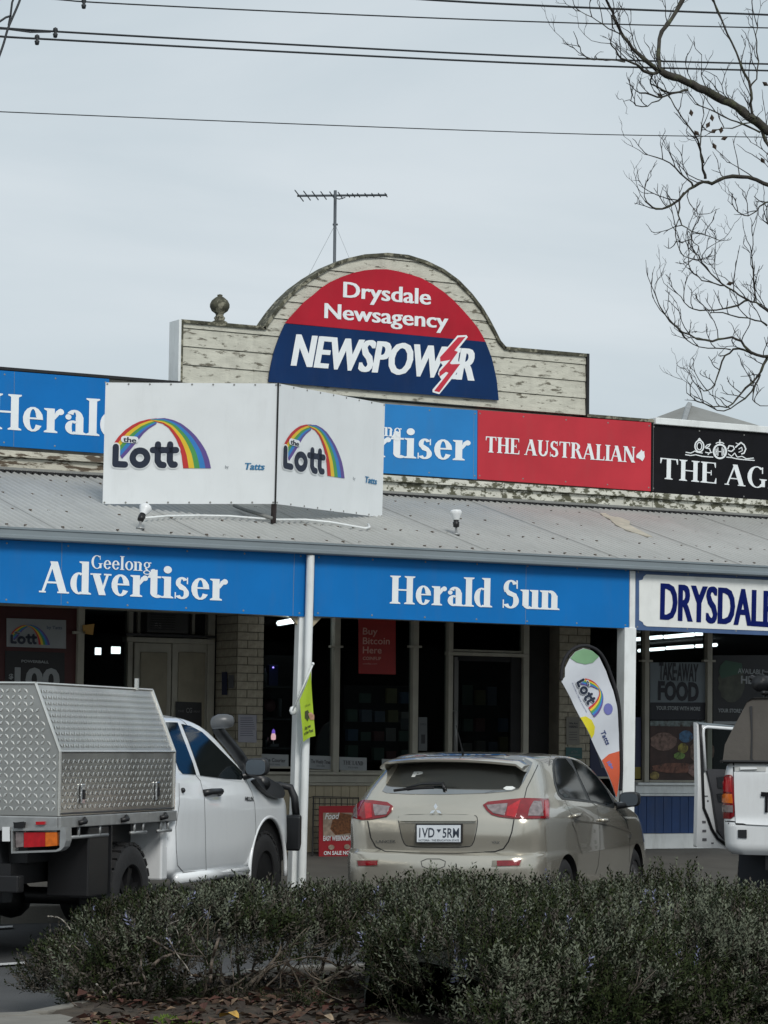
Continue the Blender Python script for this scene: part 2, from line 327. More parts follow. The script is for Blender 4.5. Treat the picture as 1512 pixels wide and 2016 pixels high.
# a hand-made bold serif alphabet out of stems, bowls, diagonals and serifs
def serif_text(body, S=.19, T=.055, sf=.075, ah=.05):
    polys = []; X = 0.0
    def P(*pts): polys.append([(X + x, y) for x, y in pts])
    def rc(x0, y0, x1, y1): P((x0, y0), (x1, y0), (x1, y1), (x0, y1))
    def stem(x, y0, y1, w=None, bot=True, top=True, tl=True):
        w = S if w is None else w; rc(x, y0, x + w, y1)
        if bot: P((x - sf, y0), (x + w + sf, y0), (x + w + sf, y0 + ah * .7), (x + w, y0 + ah * 1.5), (x, y0 + ah * 1.5), (x - sf, y0 + ah * .7))
        if top: P((x - sf, y1), (x - sf, y1 - ah * .7), (x, y1 - ah * 1.5), (x + w, y1 - ah * 1.5), (x + w + (sf if tl else 0), y1 - ah * .7), (x + w + (sf if tl else 0), y1))
    def ring(cx, cy, rx, ry, a0, a1, wx, wy, n=14):
        for i in range(n):
            p, q = R_(a0 + (a1 - a0) * i / n), R_(a0 + (a1 - a0) * (i + 1) / n)
            P((cx + rx * math.cos(p), cy + ry * math.sin(p)), (cx + rx * math.cos(q), cy + ry * math.sin(q)),
              (cx + (rx - wx) * math.cos(q), cy + (ry - wy) * math.sin(q)), (cx + (rx - wx) * math.cos(p), cy + (ry - wy) * math.sin(p)))
    def diag(x0, y0, x1, y1, w): P((x0, y0), (x0 + w, y0), (x1 + w, y1), (x1, y1))
    def dot(cx, cy, r, n=12): P(*[(cx + r * math.cos(2 * math.pi * i / n), cy + r * math.sin(2 * math.pi * i / n)) for i in range(n)])
    def foot(x, w, y=0.0, up=1): rc(x - sf * .8, y if up > 0 else y - ah, x + w + sf * .8, y + ah if up > 0 else y)
    xh = .68
    for ch in body:
        w = .5
        if ch == ' ': w = .30
        elif ch == 'H': stem(.09, 0, 1); stem(.58, 0, 1); rc(.2, .5 - T / 2, .64, .5 + T / 2); w = .86
        elif ch == 'N': stem(.09, 0, 1, T * 1.4); stem(.66, 0, 1, T * 1.4); diag(.66 - S * .35, 0, .06, 1, S * 1.15); w = .83
        elif ch == 'I': stem(.09, 0, 1); w = .36
        elif ch == 'L': stem(.09, 0, 1); rc(.2, 0, .58, T); P((.52, 0), (.60, 0), (.60, .26), (.57, .26)); w = .63
        elif ch == 'T': stem(.28, 0, 1, top=False); rc(.02, 1 - T, .73, 1); P((.02, 1), (.02, .74), (.05, .74), (.11, 1)); P((.64, 1), (.70, .74), (.73, .74), (.73, 1)); w = .77
        elif ch == 'E': stem(.09, 0, 1); rc(.2, 0, .62, T); rc(.2, 1 - T, .6, 1); rc(.2, .5 - T / 2, .44, .5 + T / 2); P((.56, 0), (.65, 0), (.65, .26), (.62, .26)); P((.54, 1), (.59, .76), (.62, .76), (.62, 1)); rc(.42, .38, .455, .62); w = .70
        elif ch == 'A': diag(.05, 0, .36, 1, T * 1.3); diag(.58, 0, .30, 1, S * 1.1); rc(.16, .30, .62, .30 + T); foot(.05, T * 1.3); foot(.58, S * 1.1); w = .86
        elif ch == 'U': stem(.09, .3, 1, bot=False); stem(.62, .3, 1, T * 1.3, bot=False); ring(.39, .32, .30, .33, 180, 360, S * .85, T * 1.6); w = .80
        elif ch == 'S':
            ring(.33, .73, .25, .28, 30, 215, S * .8, T * 1.2); ring(.33, .27, .28, .28, -150, 40, S * .9, T * 1.2)
            P((.12, .62), (.22, .47), (.50, .36), (.58, .36), (.52, .52), (.30, .62), (.18, .74)); P((.52, .70), (.56, .70), (.56, 1), (.51, 1)); P((.06, 0), (.10, 0), (.10, .30), (.06, .30)); w = .66
        elif ch == 'R': stem(.09, 0, 1); ring(.34, .755, .29, .245, -90, 90, S * .95, T); rc(.2, 1 - T, .35, 1); rc(.2, .51, .35, .51 + T); diag(.60, 0, .36, .53, S); rc(.58, 0, .84, ah); w = .82
        elif ch == 'G': ring(.42, .5, .38, .52, 50, 318, S, T); stem(.60, .05, .42, S * .85, bot=False); P((.62, .68), (.66, .68), (.66, .98), (.61, .98)); w = .86
        elif ch == 'D': stem(.09, 0, 1); ring(.34, .5, .40, .5, -90, 90, S, T); rc(.2, 0, .35, T); rc(.2, 1 - T, .35, 1); w = .80
        elif ch in 'ld': 
            if ch == 'l': stem(.07, 0, 1.04); w = .33
            else: stem(.36, 0, 1.04, tl=False); ring(.28, xh / 2, .25, xh / 2 + .01, 60, 300, S * .9, T); w = .64
        elif ch == 'e': ring(.29, xh / 2, .26, xh / 2 + .01, 12, 330, S * .88, T * 1.1); rc(.13, xh * .50, .53, xh * .50 + T * .9); P((.39, xh * .5), (.55, xh * .5), (.53, xh * .72), (.46, xh * .85), (.37, xh * .8)); w = .58
        elif ch == 'o': ring(.30, xh / 2, .28, xh / 2 + .01, 0, 360, S * .9, T, 24); w = .60
        elif ch == 'c': ring(.29, xh / 2, .26, xh / 2 + .01, 45, 325, S * .88, T * 1.1); dot(.43, xh * .75, .085); w = .55
        elif ch == 'g': ring(.27, xh * .68, .22, xh * .34, 0, 360, S * .7, T, 20); ring(.28, -.10, .26, .17, 0, 360, S * .5, T * 1.1, 20); P((.12, .2), (.22, .26), (.40, .02), (.25, .02)); rc(.42, xh * .86, .56, xh * .98); w = .57
        elif ch == 'r': stem(.07, 0, xh, tl=False); P((.24, xh * .62), (.30, xh * .9), (.42, xh * 1.02), (.42, xh * .82), (.28, xh * .55)); dot(.42, xh * .88, .088); w = .50
        elif ch == 'n': stem(.07, 0, xh, tl=False); stem(.39, 0, xh * .75, top=False); ring(.36, xh * .66, .22, xh * .35, 0, 120, S * .9, T * 1.7); w = .66
        elif ch == 'u': stem(.07, .1, xh, bot=False, tl=False); stem(.39, 0, xh, tl=False); ring(.28, xh * .3, .21, xh * .31, 180, 310, S * .9, T * 1.6); w = .66
        elif ch == 'i': stem(.07, 0, xh, tl=False); dot(.07 + S / 2, .90, .12); w = .34
        elif ch == 't': rc(.08, .12, .08 + S, .88); rc(0, xh - T, .38, xh); ring(.28, .15, .20, .16, 180, 320, S * .95, T * 1.5); P((.02, xh), (.08, xh), (.08 + S * .6, .9), (.08 + S * .2, .9)); w = .40
        elif ch == 'v': diag(.22, 0, .02, xh, S); diag(.25, 0, .44, xh, T * 1.2); rc(-.03, xh - ah, .28, xh); rc(.36, xh - ah, .58, xh); w = .55
        elif ch == 's': ring(.25, .50, .18, .19, 30, 215, S * .7, T * 1.1); ring(.25, .18, .21, .19, -150, 40, S * .75, T * 1.1); P((.09, .43), (.18, .30), (.40, .22), (.44, .26), (.36, .38), (.16, .52)); rc(.39, .47, .425, xh); rc(.045, 0, .08, .2); w = .49
        elif ch == 'a': stem(.31, 0, xh * .72, top=False); ring(.28, xh * .68, .22, xh * .33, 0, 150, S * .9, T * 1.3); dot(.12, xh * .70, .08); ring(.24, xh * .28, .20, xh * .29, 50, 310, S * .85, T * 1.1); w = .58
        elif ch == 'y': diag(.22, 0, .02, xh, S); diag(.12, -.3, .44, xh, T * 1.4); w = .55
        X += w
    return polys, X
def serif(mb, body, bl, br, h, mp, off, **k):
    polys, W = serif_text(body, **k)
    for i, p in enumerate(polys):
        o = off + (i % 23) * .00012
        pts = []
        for x, y in p:
            t = x / W; pts.append(mp(bl[0] + (br[0] - bl[0]) * t + .02 * h * y, bl[1] + (br[1] - bl[1]) * t - h * y, o))
        mb.add(pts, [tuple(range(len(pts)))])
def stroke(mb, pts, w, mp, off, n=10):             # flat round-ended stroke
    for i in range(len(pts) - 1):
        (ax, ay), (bx, by) = pts[i], pts[i + 1]; L = math.hypot(bx - ax, by - ay) or 1e-6; nx, ny = -(by - ay) / L * w / 2, (bx - ax) / L * w / 2
        mb.add([mp(ax + nx, ay + ny, off + i * .0002), mp(bx + nx, by + ny, off + i * .0002), mp(bx - nx, by - ny, off + i * .0002), mp(ax - nx, ay - ny, off + i * .0002)], [(0, 1, 2, 3)])
    for i, (x, y) in enumerate(pts):
        mb.add([mp(x + w / 2 * math.cos(2 * math.pi * j / n), y + w / 2 * math.sin(2 * math.pi * j / n), off + .0009 + i * .0001) for j in range(n)], [tuple(range(n))])
# ================================================================== SETTING
YW, YV = 26.2, 23.2            # shop wall plane, veranda front plane
KERB = 22.55
def plane_obj(name, m, x0, x1, y0, y1, z, z2=None, nx=2, ny=2, fn=None):
    b = MB()
    for j in range(ny + 1):
        for i in range(nx + 1):
            x = x0 + (x1 - x0) * i / nx; y = y0 + (y1 - y0) * j / ny
            zz = z if z2 is None else z + (z2 - z) * j / ny
            if fn: zz += fn(x, y)
            b.v.append(Vector((x, y, zz)))
    for j in range(ny):
        for i in range(nx):
            k = j * (nx + 1) + i; b.f.append((k, k + 1, k + nx + 2, k + nx + 1)); b.mi.append(0)
    return b.build(name, m, None, kind='structure', smooth=True)
plane_obj('ground', M['asphalt'], -600, 900, -300, 900, -0.12)
plane_obj('road', M['asphalt'], -60, 90, -12, KERB, 0.0, nx=40, ny=20, fn=lambda x, y: 0.012 * noise.noise(Vector((x * .3, y * .3, 0))) - .0)
plane_obj('footpath', M['concrete'], -40, 70, KERB + .15, YW + .02, .15, .42, nx=30, ny=4)
kb = MB()
for i in range(60):
    x = -20 + i * 1.0; kb.box((x, KERB, -.1), (x + .992, KERB + .15, .15))
kb.build('kerb', M['kerb'], None, kind='structure', bevel=.012)
# white road lines seen at the lower left
b = MB()
P1, P2 = hitZ(-260, 1912, .016), hitZ(52, 1893, .016); P3, P4 = hitZ(52, 1897, .016), hitZ(-260, 1917, .016)
b.add([P1, P2, P3, P4], [(0, 1, 2, 3)])
P1, P2 = hitZ(-160, 1833, .016), hitZ(25, 1822, .016); P3, P4 = hitZ(25, 1825, .016), hitZ(-160, 1837, .016)
b.add([P1, P2, P3, P4], [(0, 1, 2, 3)])
b.build('road_marking', M['line'], None, kind='structure')
# planted median under the hedge
XA = Vector((1, 0, 0))
MX0 = hitZ(30, 1998, .1).x
def med_h(x, y): return .05 * noise.noise(Vector((x * .9, y * .9, 3))) + .03 * noise.noise(Vector((x * 3, y * 3, 5)))
MY0, MY1 = 9.5, 16.1
KP_ = hitZ(95, 1993, .13); XK, YK = KP_.x, KP_.y
def bed_left(y): return XK if y < YK else XK + (y - YK) * 1.15
b = MB(); nx_, ny_ = 170, 60
for j in range(ny_ + 1):
    y = MY0 + (MY1 - MY0) * j / ny_; xa = bed_left(y)
    for i in range(nx_ + 1):
        x = xa + (XK + 22 - xa) * i / nx_; b.v.append(Vector((x, y, .12 + med_h(x, y))))
for j in range(ny_):
    for i in range(nx_): k = j * (nx_ + 1) + i; b.f.append((k, k + 1, k + nx_ + 2, k + nx_ + 1)); b.mi.append(0)
b.build('garden_bed', M['soil'], None, kind='structure', smooth=True)
kb = MB(); kb.box((XK - 6, MY0, -.1), (XK - .0, YK - .16, .135)); kb.build('pavement', M['kerb'], None, kind='structure')
kb = MB(); x = XK - .1
while x > XK - 6: kb.box((x - .992, YK - .155, -.1), (x, YK, .14)); x -= 1
n = 7
for i in range(n):
    y0_, y1_ = YK + (MY1 - YK) * i / n, YK + (MY1 - YK) * (i + 1) / n - .01
    a_, c_ = bed_left(y0_), bed_left(y1_)
    kb.hexa([(a_ - .15, y0_, -.1), (a_, y0_, -.1), (c_, y1_, -.1), (c_ - .15, y1_, -.1), (a_ - .15, y0_, .14), (a_, y0_, .14), (c_, y1_, .14), (c_ - .15, y1_, .14)])
x = bed_left(MY1)
while x < XK + 22: kb.box((x, MY1, -.1), (x + .992, MY1 + .15, .13)); x += 1
kb.build('kerb', M['kerb'], None, kind='structure', bevel=.012)

# ================================================================== NEWSAGENCY BUILDING
XL = hitY(-420, 1200, YW).x; XB = hitY(1246, 1250, YW).x; XR = hitY(1900, 1250, YW).x
XBP = hitY(1282, 900, YW).x
ZJ = hitY(756, 976, YW).z      # roof meets wall
news = thing('shop_building', 'old single storey timber newsagency with curved peeling white pediment above its veranda', 'building', (10, YW, .4))
food = thing('shop_building', 'takeaway food shop on the right with blue panelled base under its window', 'building', (XB + 2, YW, .4))
ZST = hitY(900, 805, YW).z     # parapet sign top
ZSB = hitY(900, 944, YW).z     # parapet sign bottom
def parapet(parent, x0, x1, m):
    b = MB(); b.box((x0, YW + .02, 2.9), (x1, YW + .25, ZST + .02)); b.build('parapet_wall', m, parent)
parapet(news, XL, XBP - .004, M['cream']); parapet(food, XBP, XR, M['white'])
def ledge(parent, x0, x1, zz, dp, m, n):
    for i in range(n):
        a = x0 + (x1 - x0) * i / n; c = x0 + (x1 - x0) * (i + 1) / n
        b = MB(); b.box((a + .003, YW - dp, zz[0]), (c - .003, YW + .015, zz[1])); b.build('ledge_board', M['peel3'] if (parent is news and i < 2) else m, parent, bevel=.004)
ledge(news, XL, XBP, (ZSB - .075, ZSB - .01), .075, M['peel2'], 5)
ledge(news, XL, XBP, (ZJ - .02, ZSB - .08), .03, M['peel2'], 5)
ledge(food, XBP, XR, (ZSB - .075, ZSB - .01), .075, M['peel2'], 3)
ledge(food, XBP, XR, (ZJ - .02, ZSB - .08), .03, M['peel2'], 3)
b = MB(); b.box((XL, YW - .06, ZJ + .0), (XR, YW - .031, ZJ + .05)); b.build('flashing', M['roofold'], news)
# parapet cappings
b = MB(); b.box((XL, YW - .05, ZST + .021), (hitY(352, 750, YW).x, YW + .27, ZST + .05)); b.build('capping', M['black'], news)
b = MB(); b.box((hitY(1152, 815, YW).x, YW - .05, ZST + .021), (XBP, YW + .27, ZST + .055)); b.build('capping', M['moss'], news)
b = MB(); b.box((XBP, YW - .09, ZST + .0), (XR, YW + .27, ZST + .075)); b.build('capping', M['white'], food, bevel=.006)

# pediment: weatherboards cut to the outline of the arch
arc = [(520, 650), (530, 634), (545, 613), (562, 593), (585, 571), (612, 551), (645, 531), (680, 516), (715, 508), (760, 505), (800, 509), (835, 520), (868, 536), (897, 557), (922, 583), (942, 609), (957, 634), (968, 655), (978, 675), (990, 689)]
outl = [(354, 636)] + arc + [(1151, 703), (1149, 812), (354, 750)]
W2 = [hitY(x, y, YW) for x, y in outl]
poly = [(p.x, p.z) for p in W2]
zb = min(p[1] for p in poly[-2:]) - .02
poly[-1] = (poly[0][0], zb); poly[-2] = (poly[-3][0], zb)
def clip(pl_, z, keep_above):
    out = []
    for i in range(len(pl_)):
        a, b_ = pl_[i], pl_[(i + 1) % len(pl_)]; ia = (a[1] >= z) == keep_above; ib = (b_[1] >= z) == keep_above
        if ia: out.append(a)
        if ia != ib:
            t = (z - a[1]) / (b_[1] - a[1]); out.append((a[0] + (b_[0] - a[0]) * t, z))
    return out
zt = max(p[1] for p in poly); z = zb; hb = .192; k = 0
while z < zt:
    q = clip(clip(poly, z + .004, True), min(z + hb - .002, zt + 1), False)
    if len(q) >= 3:
        zz0 = z
        mp = lambda x, zz, off, zz0=zz0: Vector((x, YW - off - .014 * (1 - (zz - zz0) / hb), zz))
        b = MB(); b.flat([q], mp, .012, .024)
        b.build('weatherboard', M['peel'] if k % 3 else M['peel'], news)
    z += hb; k += 1
b = MB(); b.flat([poly], lambda x, zz, off: Vector((x, YW - off, zz)), -.02, .16); b.build('pediment_frame', M['cream'], news)
b = MB()
edge = [poly[0]] + poly[1:-2]
for i in range(len(edge) - 1):
    (ax, az), (bx, bz) = edge[i], edge[i + 1]; L = math.hypot(bx - ax, bz - az); nx, nz = -(bz - az) / L, (bx - ax) / L
    if nz < 0 and abs(bz - az) < L * .9: nx, nz = -nx, -nz
    t = .035
    b.hexa([(ax, YW - .045, az), (bx, YW - .045, bz), (bx, YW + .19, bz), (ax, YW + .19, az), (ax + nx * t, YW - .045, az + nz * t), (bx + nx * t, YW - .045, bz + nz * t), (bx + nx * t, YW + .19, bz + nz * t), (ax + nx * t, YW + .19, az + nz * t)])
b.build('pediment_capping', M['moss'], news)
x_ = poly[-3][0]; b = MB(); b.box((x_ + .002, YW - .047, zb), (x_ + .035, YW + .19, poly[-3][1] + .036)); b.build('end_trim', M['black'], news)
x_ = poly[0][0]; b = MB(); b.box((x_ - .03, YW - .047, zb), (x_ - .002, YW + .19, poly[0][1] + .03)); b.build('end_trim', M['white'], news)
b = MB(); b.box((x_ - .002, YW - .05, zb), (x_ + .02, YW - .02, poly[0][1] + .03)); b.build('end_trim', M['moss'], news)
# finial on the left wing
c = hitY(432, 640, YW + .08)
b = MB(); b.lathe([(.0, .0), (.085, .0), (.085, .03), (.05, .05), (.06, .075), (.04, .10), (.045, .12), (.085, .15), (.105, .19), (.105, .22), (.085, .26), (.05, .29), (.025, .305), (.03, .32), (0, .33)], c, (0, 0, 1), 20)
b.build('finial', M['moss'], news, smooth=True)

# ------------------------------------------------------------------ walls under the veranda
ZC = 3.35
def wallrow(parent, m):       # spandrel above the openings
    pass
b = MB(); b.box((XL, YW + .03, 3.02), (XB - .003, YW + .2, 3.9)); b.build('upper_wall', M['cream'], news)
b = MB(); b.box((XB, YW + .03, 3.02), (XR, YW + .2, 3.9)); b.build('upper_wall', M['cream'], food)
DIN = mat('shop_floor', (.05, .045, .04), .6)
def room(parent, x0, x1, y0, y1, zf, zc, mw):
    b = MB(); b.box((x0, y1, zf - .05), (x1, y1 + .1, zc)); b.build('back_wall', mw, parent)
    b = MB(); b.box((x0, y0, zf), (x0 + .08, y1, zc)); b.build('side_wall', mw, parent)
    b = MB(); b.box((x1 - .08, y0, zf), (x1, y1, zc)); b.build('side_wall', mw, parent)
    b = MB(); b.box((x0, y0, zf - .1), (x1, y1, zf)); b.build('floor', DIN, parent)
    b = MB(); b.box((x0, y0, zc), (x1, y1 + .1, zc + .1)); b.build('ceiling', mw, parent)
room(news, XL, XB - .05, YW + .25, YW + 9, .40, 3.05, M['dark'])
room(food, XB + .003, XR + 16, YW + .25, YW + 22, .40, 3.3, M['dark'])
# fluorescent tubes inside the food shop, along its ceiling
LT = mat('fluorescent_tube', (.9, .97, 1, 1), .4, emit=3.2)
rows = [((1156, 1242), (1172, 1241)), ((1178, 1240), (1215, 1237)), ((1156, 1268), (1187, 1265)), ((1193, 1263.5), (1217, 1261.5)), ((1249, 1259), (1269, 1257.5)), ((1280, 1256), (1302, 1254)), ((1309, 1254), (1365, 1249)), ((1371, 1248), (1393, 1247)),
        ((1258, 1281), (1269, 1280)), ((1280, 1279), (1307, 1277)), ((1313, 1276), (1364, 1272.5)), ((1371, 1272), (1392, 1271)), ((1403, 1270), (1410, 1269.5))]
for i, (p, q) in enumerate(rows):
    a, c = hitZ(p[0], p[1], 3.2), hitZ(q[0], q[1], 3.2)
    b = MB(); b.tube([a, c], .03, 6); b.build('fluorescent_tube', LT, food)
LG = hitZ(545, 1226, 2.9)
def striplight(p, q, z, nm, lab):
    a, c = hitY(p[0], p[1], z), hitY(q[0], q[1], z)
    return a, c
a, c = hitY(549, 1227, YW + 1.2), hitY(582, 1221, YW - .3)
b = MB(); b.tube([a, c], .03, 6); t = single(b, 'strip_light', LT, 'short bright fluorescent tube under the veranda ceiling left of the middle post', 'light')
b = MB()
for (x, y, r) in ((193, 1282, .03), (228, 1280, .05)):
    p = hitY(x, y, YW + 3.5); bb = MB(); bb.box((p.x - r, p.y - .02, p.z - .04), (p.x + r, p.y + .02, p.z + .04)); bb.build('ceiling_light', LT, news)

PW = glass('shop_glass', (.66, .70, .70), .055)
def post(x, w, y0, y1, parent, Y=YW, d=.1, m='cream', name='mullion', knob=True):
    o = rbox(name, M[m], x - w / 2, x + w / 2, y0, y1, Y, d, parent, bevel=.008)
    return o
def pane(x0, x1, y0, y1, parent, Y=YW + .06):
    w = rbox('window', M['cream'], x0, x1, y1 - 4, y1, Y - .02, .05, parent)
    X0, X1, Z0, Z1 = rect(x0, x1, y0, y1, Y); b = MB(); b.box((X0, Y, Z0), (X1, Y + .006, Z1)); b.build('pane', PW, w)
# left: red shop front panel, mullion, dark opening
rbox('red_panel', mat('shopfront_red', (.05, .003, .003), .5, var=.15), -330, 150, 1150, 1700, YW + .05, .04, news)
post(157, 13, 1150, 1700, news)
rbox('mullion_cap', M['cream'], 146, 168, 1243, 1248, YW - .03, .05, news)
pane(164, 247, 1150, 1560, news)
# recessed cream double door with transom above
YD = YW + .45
post(254, 10, 1150, 1720, news, YD, .1, name='door_frame')
post(414, 14, 1150, 1720, news, YD, .1, name='door_frame')
rbox('door_head', M['cream'], 250, 422, 1256, 1266, YD - .03, .12, news, bevel=.006)
rbox('ledge', M['black'], 248, 424, 1249, 1254, YD - .08, .16, news)
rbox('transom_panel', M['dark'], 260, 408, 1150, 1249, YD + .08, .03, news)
post(276, 8, 1150, 1249, news, YD + .03, .05, name='transom_bar'); post(382, 6, 1150, 1249, news, YD + .03, .05, name='transom_bar')
for x0, x1 in ((261, 334), (336, 409)):
    d = rbox('door', M['cream'], x0, x1, 1266, 1720, YD + .03, .05, news, bevel=.004)
    X0, X1, Z0, Z1 = rect(x0 + 11, x1 - 9, 1284, 1700, YD + .03)
    zz = [Z1, Z1 - .95, Z1 - 1.02, Z0]
    for a_, c_ in ((zz[0], zz[1]), (zz[2], zz[3])):
        b = MB(); b.box((X0, YD + .012, c_), (X1, YD + .029, a_)); b.build('door_panel', M['beige'] if 0 else mat('door_panel_paint', (.25, .225, .165), .6, var=.12, grime=.4), d, bevel=.012)
ac = thing('air_conditioner', 'dark air conditioner box above the cream double doors', 'air conditioner', hitY(330, 1250, YD - .1))
X0, X1, Z0, Z1 = rect(290, 372, 1203, 1246, YD - .14)
b = MB(); b.box((X0, YD - .14, Z0), (X1, YD + .07, Z1)); b.build('case', mat('dark_grey_case', (.03, .03, .03), .5), ac, bevel=.01)
for i in range(7):
    zz = Z0 + (Z1 - Z0) * (.12 + .11 * i); b = MB(); b.box((X0 + .03, YD - .15, zz), (X0 + (X1 - X0) * .66, YD - .141, zz + .012)); b.build('louvre', M['black'], ac)
b = MB(); text(b, '85', (304, 1235), (318, 1237), 9, ply(YD - .142), .003); b.build('lettering', mat('dim_print', (.15, .15, .15), .6), ac)

# brick piers, brick by brick
bm0 = None
def brick_face(parent, O, ex, ez, n, L, H, ox=0):
    """bricks on a vertical face: origin O, along ex, normal n, length L, height H"""
    global bm0
    bw, bh, g = .23, .076, .010
    if bm0 is None:
        t = MB(); t.box((0, 0, 0), (bw, .012, bh)); tmp = t.build('brick', M['brick'], None, bevel=.004); bm0 = tmp.data; bpy.data.objects.remove(tmp)
    ang = math.atan2(ex.y, ex.x); row = 0; z = 0
    while z < H - bh * .5:
        s = -(bw + g) / 2 if row % 2 else 0
        x = s
        while x < L - .03:
            a, c = max(x, 0), min(x + bw, L)
            if c - a > .04:
                o = bpy.data.objects.new('brick', bm0); COL.objects.link(o); o.parent = parent
                o.location = O + ex * a + n * (.008 + random.uniform(-.0015, .002)) + Vector((0, 0, z)) - BASE[parent.name]
                o.rotation_euler = (0, 0, ang); o.scale = ((c - a) / bw, 1, 1)
            x += bw + g
        z += bh + g; row += 1
def pier(parent, x0, x1, xs=None):
    X0, X1, Z0, Z1 = rect(x0, x1, 1200, 1600, YW); zf = .40
    b = MB(); b.box((X0, YW, zf), (X1, YW + .5, 3.05)); b.build('pier', M['mortar'], parent)
    brick_face(parent, Vector((X0, YW - .004, zf)), Vector((1, 0, 0)), None, Vector((0, -1, 0)), X1 - X0, 2.62)
    if xs: brick_face(parent, Vector((X0 + .004, YW + .49, zf)), Vector((0, -1, 0)), None, Vector((-1, 0, 0)), .48, 2.62)
pier(news, 465, 516, True); pier(news, 1100, 1160, None)

# windows of the newsagency
pane(516, 594, 1150, 1513, news)
for x, w in ((664, 12), (819, 11)):
    post(x, w, 1150, 1521, news); rbox('mullion_cap', M['cream'], x - 12, x + 12, 1271, 1275, YW - .04, .06, news)
pane(598, 658, 1150, 1519, news); pane(670, 813, 1150, 1521, news); pane(825, 882, 1150, 1530, news)
# door of the newsagency
post(887, 9, 1150, 1710, news, name='door_frame'); post(1036, 11, 1150, 1710, news, name='door_frame')
rbox('door_head', M['cream'], 883, 1041, 1285, 1292, YW - .01, .1, news, bevel=.006)
d = rbox('door', mat('grey_door', (.12, .12, .115), .5, var=.1), 893, 901, 1293, 1700, YW + .05, .05, news)
rbox('door_stile', M['dark'], 1005, 1030, 1293, 1700, YW + .05, .05, d)
rbox('door_rail', M['dark'], 901, 1005, 1293, 1302, YW + .05, .05, d); rbox('door_rail', M['dark'], 901, 1005, 1660, 1700, YW + .05, .05, d)
X0, X1, Z0, Z1 = rect(901, 1005, 1302, 1660, YW + .07); b = MB(); b.box((X0, YW + .07, Z0), (X1, YW + .076, Z1)); b.build('pane', PW, d)
b = MB(); p = hitY(897, 1400, YW - .02); q = hitY(898, 1480, YW - .02); b.tube([p + Vector((0, .06, 0)), p, q, q + Vector((0, .06, 0))], .012, 6); b.build('handle', M['galv'], d, smooth=True)
pane(893, 1030, 1150, 1284, news)
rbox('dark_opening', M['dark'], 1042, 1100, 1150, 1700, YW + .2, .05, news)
# sills and dado boards
def sill(parent, x0, x1, y, m='cream'):
    X0, X1, Z0, Z1 = rect(x0, x1, y, y + 21, YW)
    b = MB(); b.box((X0, YW - .09, Z1 - .03), (X1, YW + .02, Z1)); b.build('sill', M[m], parent, bevel=.005)
    b = MB(); b.box((X0, YW - .045, Z0), (X1, YW + .02, Z1 - .033)); b.build('apron', M[m], parent, bevel=.004)
    b = MB(); b.box((X0, YW - .06, Z0 - .03), (X1, YW + .02, Z0 - .003)); b.build('apron_rail', M[m], parent, bevel=.004)
    return Z0 - .03, X0, X1
def dado(parent, x0, x1, zt_, m, z0=.42, pitch=.105):
    n = max(1, round((x1 - x0) / pitch)); pitch = (x1 - x0) / n
    for i in range(n):
        b = MB(); b.box((x0 + i * pitch + .002, YW - .028, z0), (x0 + (i + 1) * pitch - .002, YW + .02, zt_)); b.build('dado_board', m, parent, bevel=.004)
    b = MB(); b.box((x0, YW - .012, z0), (x1, YW + .03, zt_)); b.build('dado_backing', M['black'], parent)
GS = 'cream'
zs, a_, c_ = sill(news, 516, 883, 1520, GS); dado(news, a_, c_, zs, M['beige'])
X0 = hitY(1160, 1560, YW).x
zs, a_, c_ = sill(food, 1247, 1560, 1541, 'white')
b = MB(); b.box((a_ - .3, YW - .05, .42), (c_, YW + .03, .42 + .17)); b.build('base_course', M['white'], food, bevel=.005)
dado(food, a_ - .3, c_, zs, mat('dado_blue', (.008, .045, .16), .5, var=.12, grime=.2), .595, .115)
sill(food, 1560, 1850, 1541, 'white')
# right shop window
for x, w in ((1274.5, 9), (1398, 10)):
    post(x, w, 1150, 1540, food); rbox('mullion_cap', M['cream'], x - 11, x + 11, 1299, 1303, YW - .04, .06, food)
pane(1160, 1245, 1150, 1533, food); pane(1247, 1270, 1150, 1540, food); pane(1279, 1393, 1150, 1540, food); pane(1403, 1560, 1150, 1542, food)

# ================================================================== VERANDA
ver = thing('veranda', 'long street veranda with corrugated metal roof, grey gutter and white posts', 'veranda', (10, YV, .15))
ZG = hitY(756, 1084, YV).z
ZR = ZG + .03
rn = Vector((0, -(ZJ - ZR), YW - YV)).normalized()
XV0, XV1 = hitY(-380, 1100, YV).x, hitY(1900, 1100, YV).x
sw = .76; nseg = 10; b = MB()
for i in range(nseg * 6 + 1):
    x = sw * i / (nseg * 6); h = .018 * math.cos(2 * math.pi * i / 6)
    for (yy, zz) in ((-.10, -.10 * (ZJ - ZR) / (YW - YV)), (YW - YV - .03, ZJ - ZR)):
        b.v.append(Vector((x, yy, zz)) + rn * h)
for i in range(nseg * 6): b.f.append((2 * i, 2 * i + 2, 2 * i + 3, 2 * i + 1)); b.mi.append(0)
sh = b.build('roof_sheet', M['roofmetal'], None, smooth=True); sheet_me = sh.data; bpy.data.objects.remove(sh)
x = XV0; k = 0
while x < XV1:
    o = bpy.data.objects.new('roof_sheet', sheet_me); COL.objects.link(o); o.parent = ver
    o.location = Vector((x, YV, ZR + (.003 if k % 2 else 0))) - BASE[ver.name]; x += sw - .002; k += 1
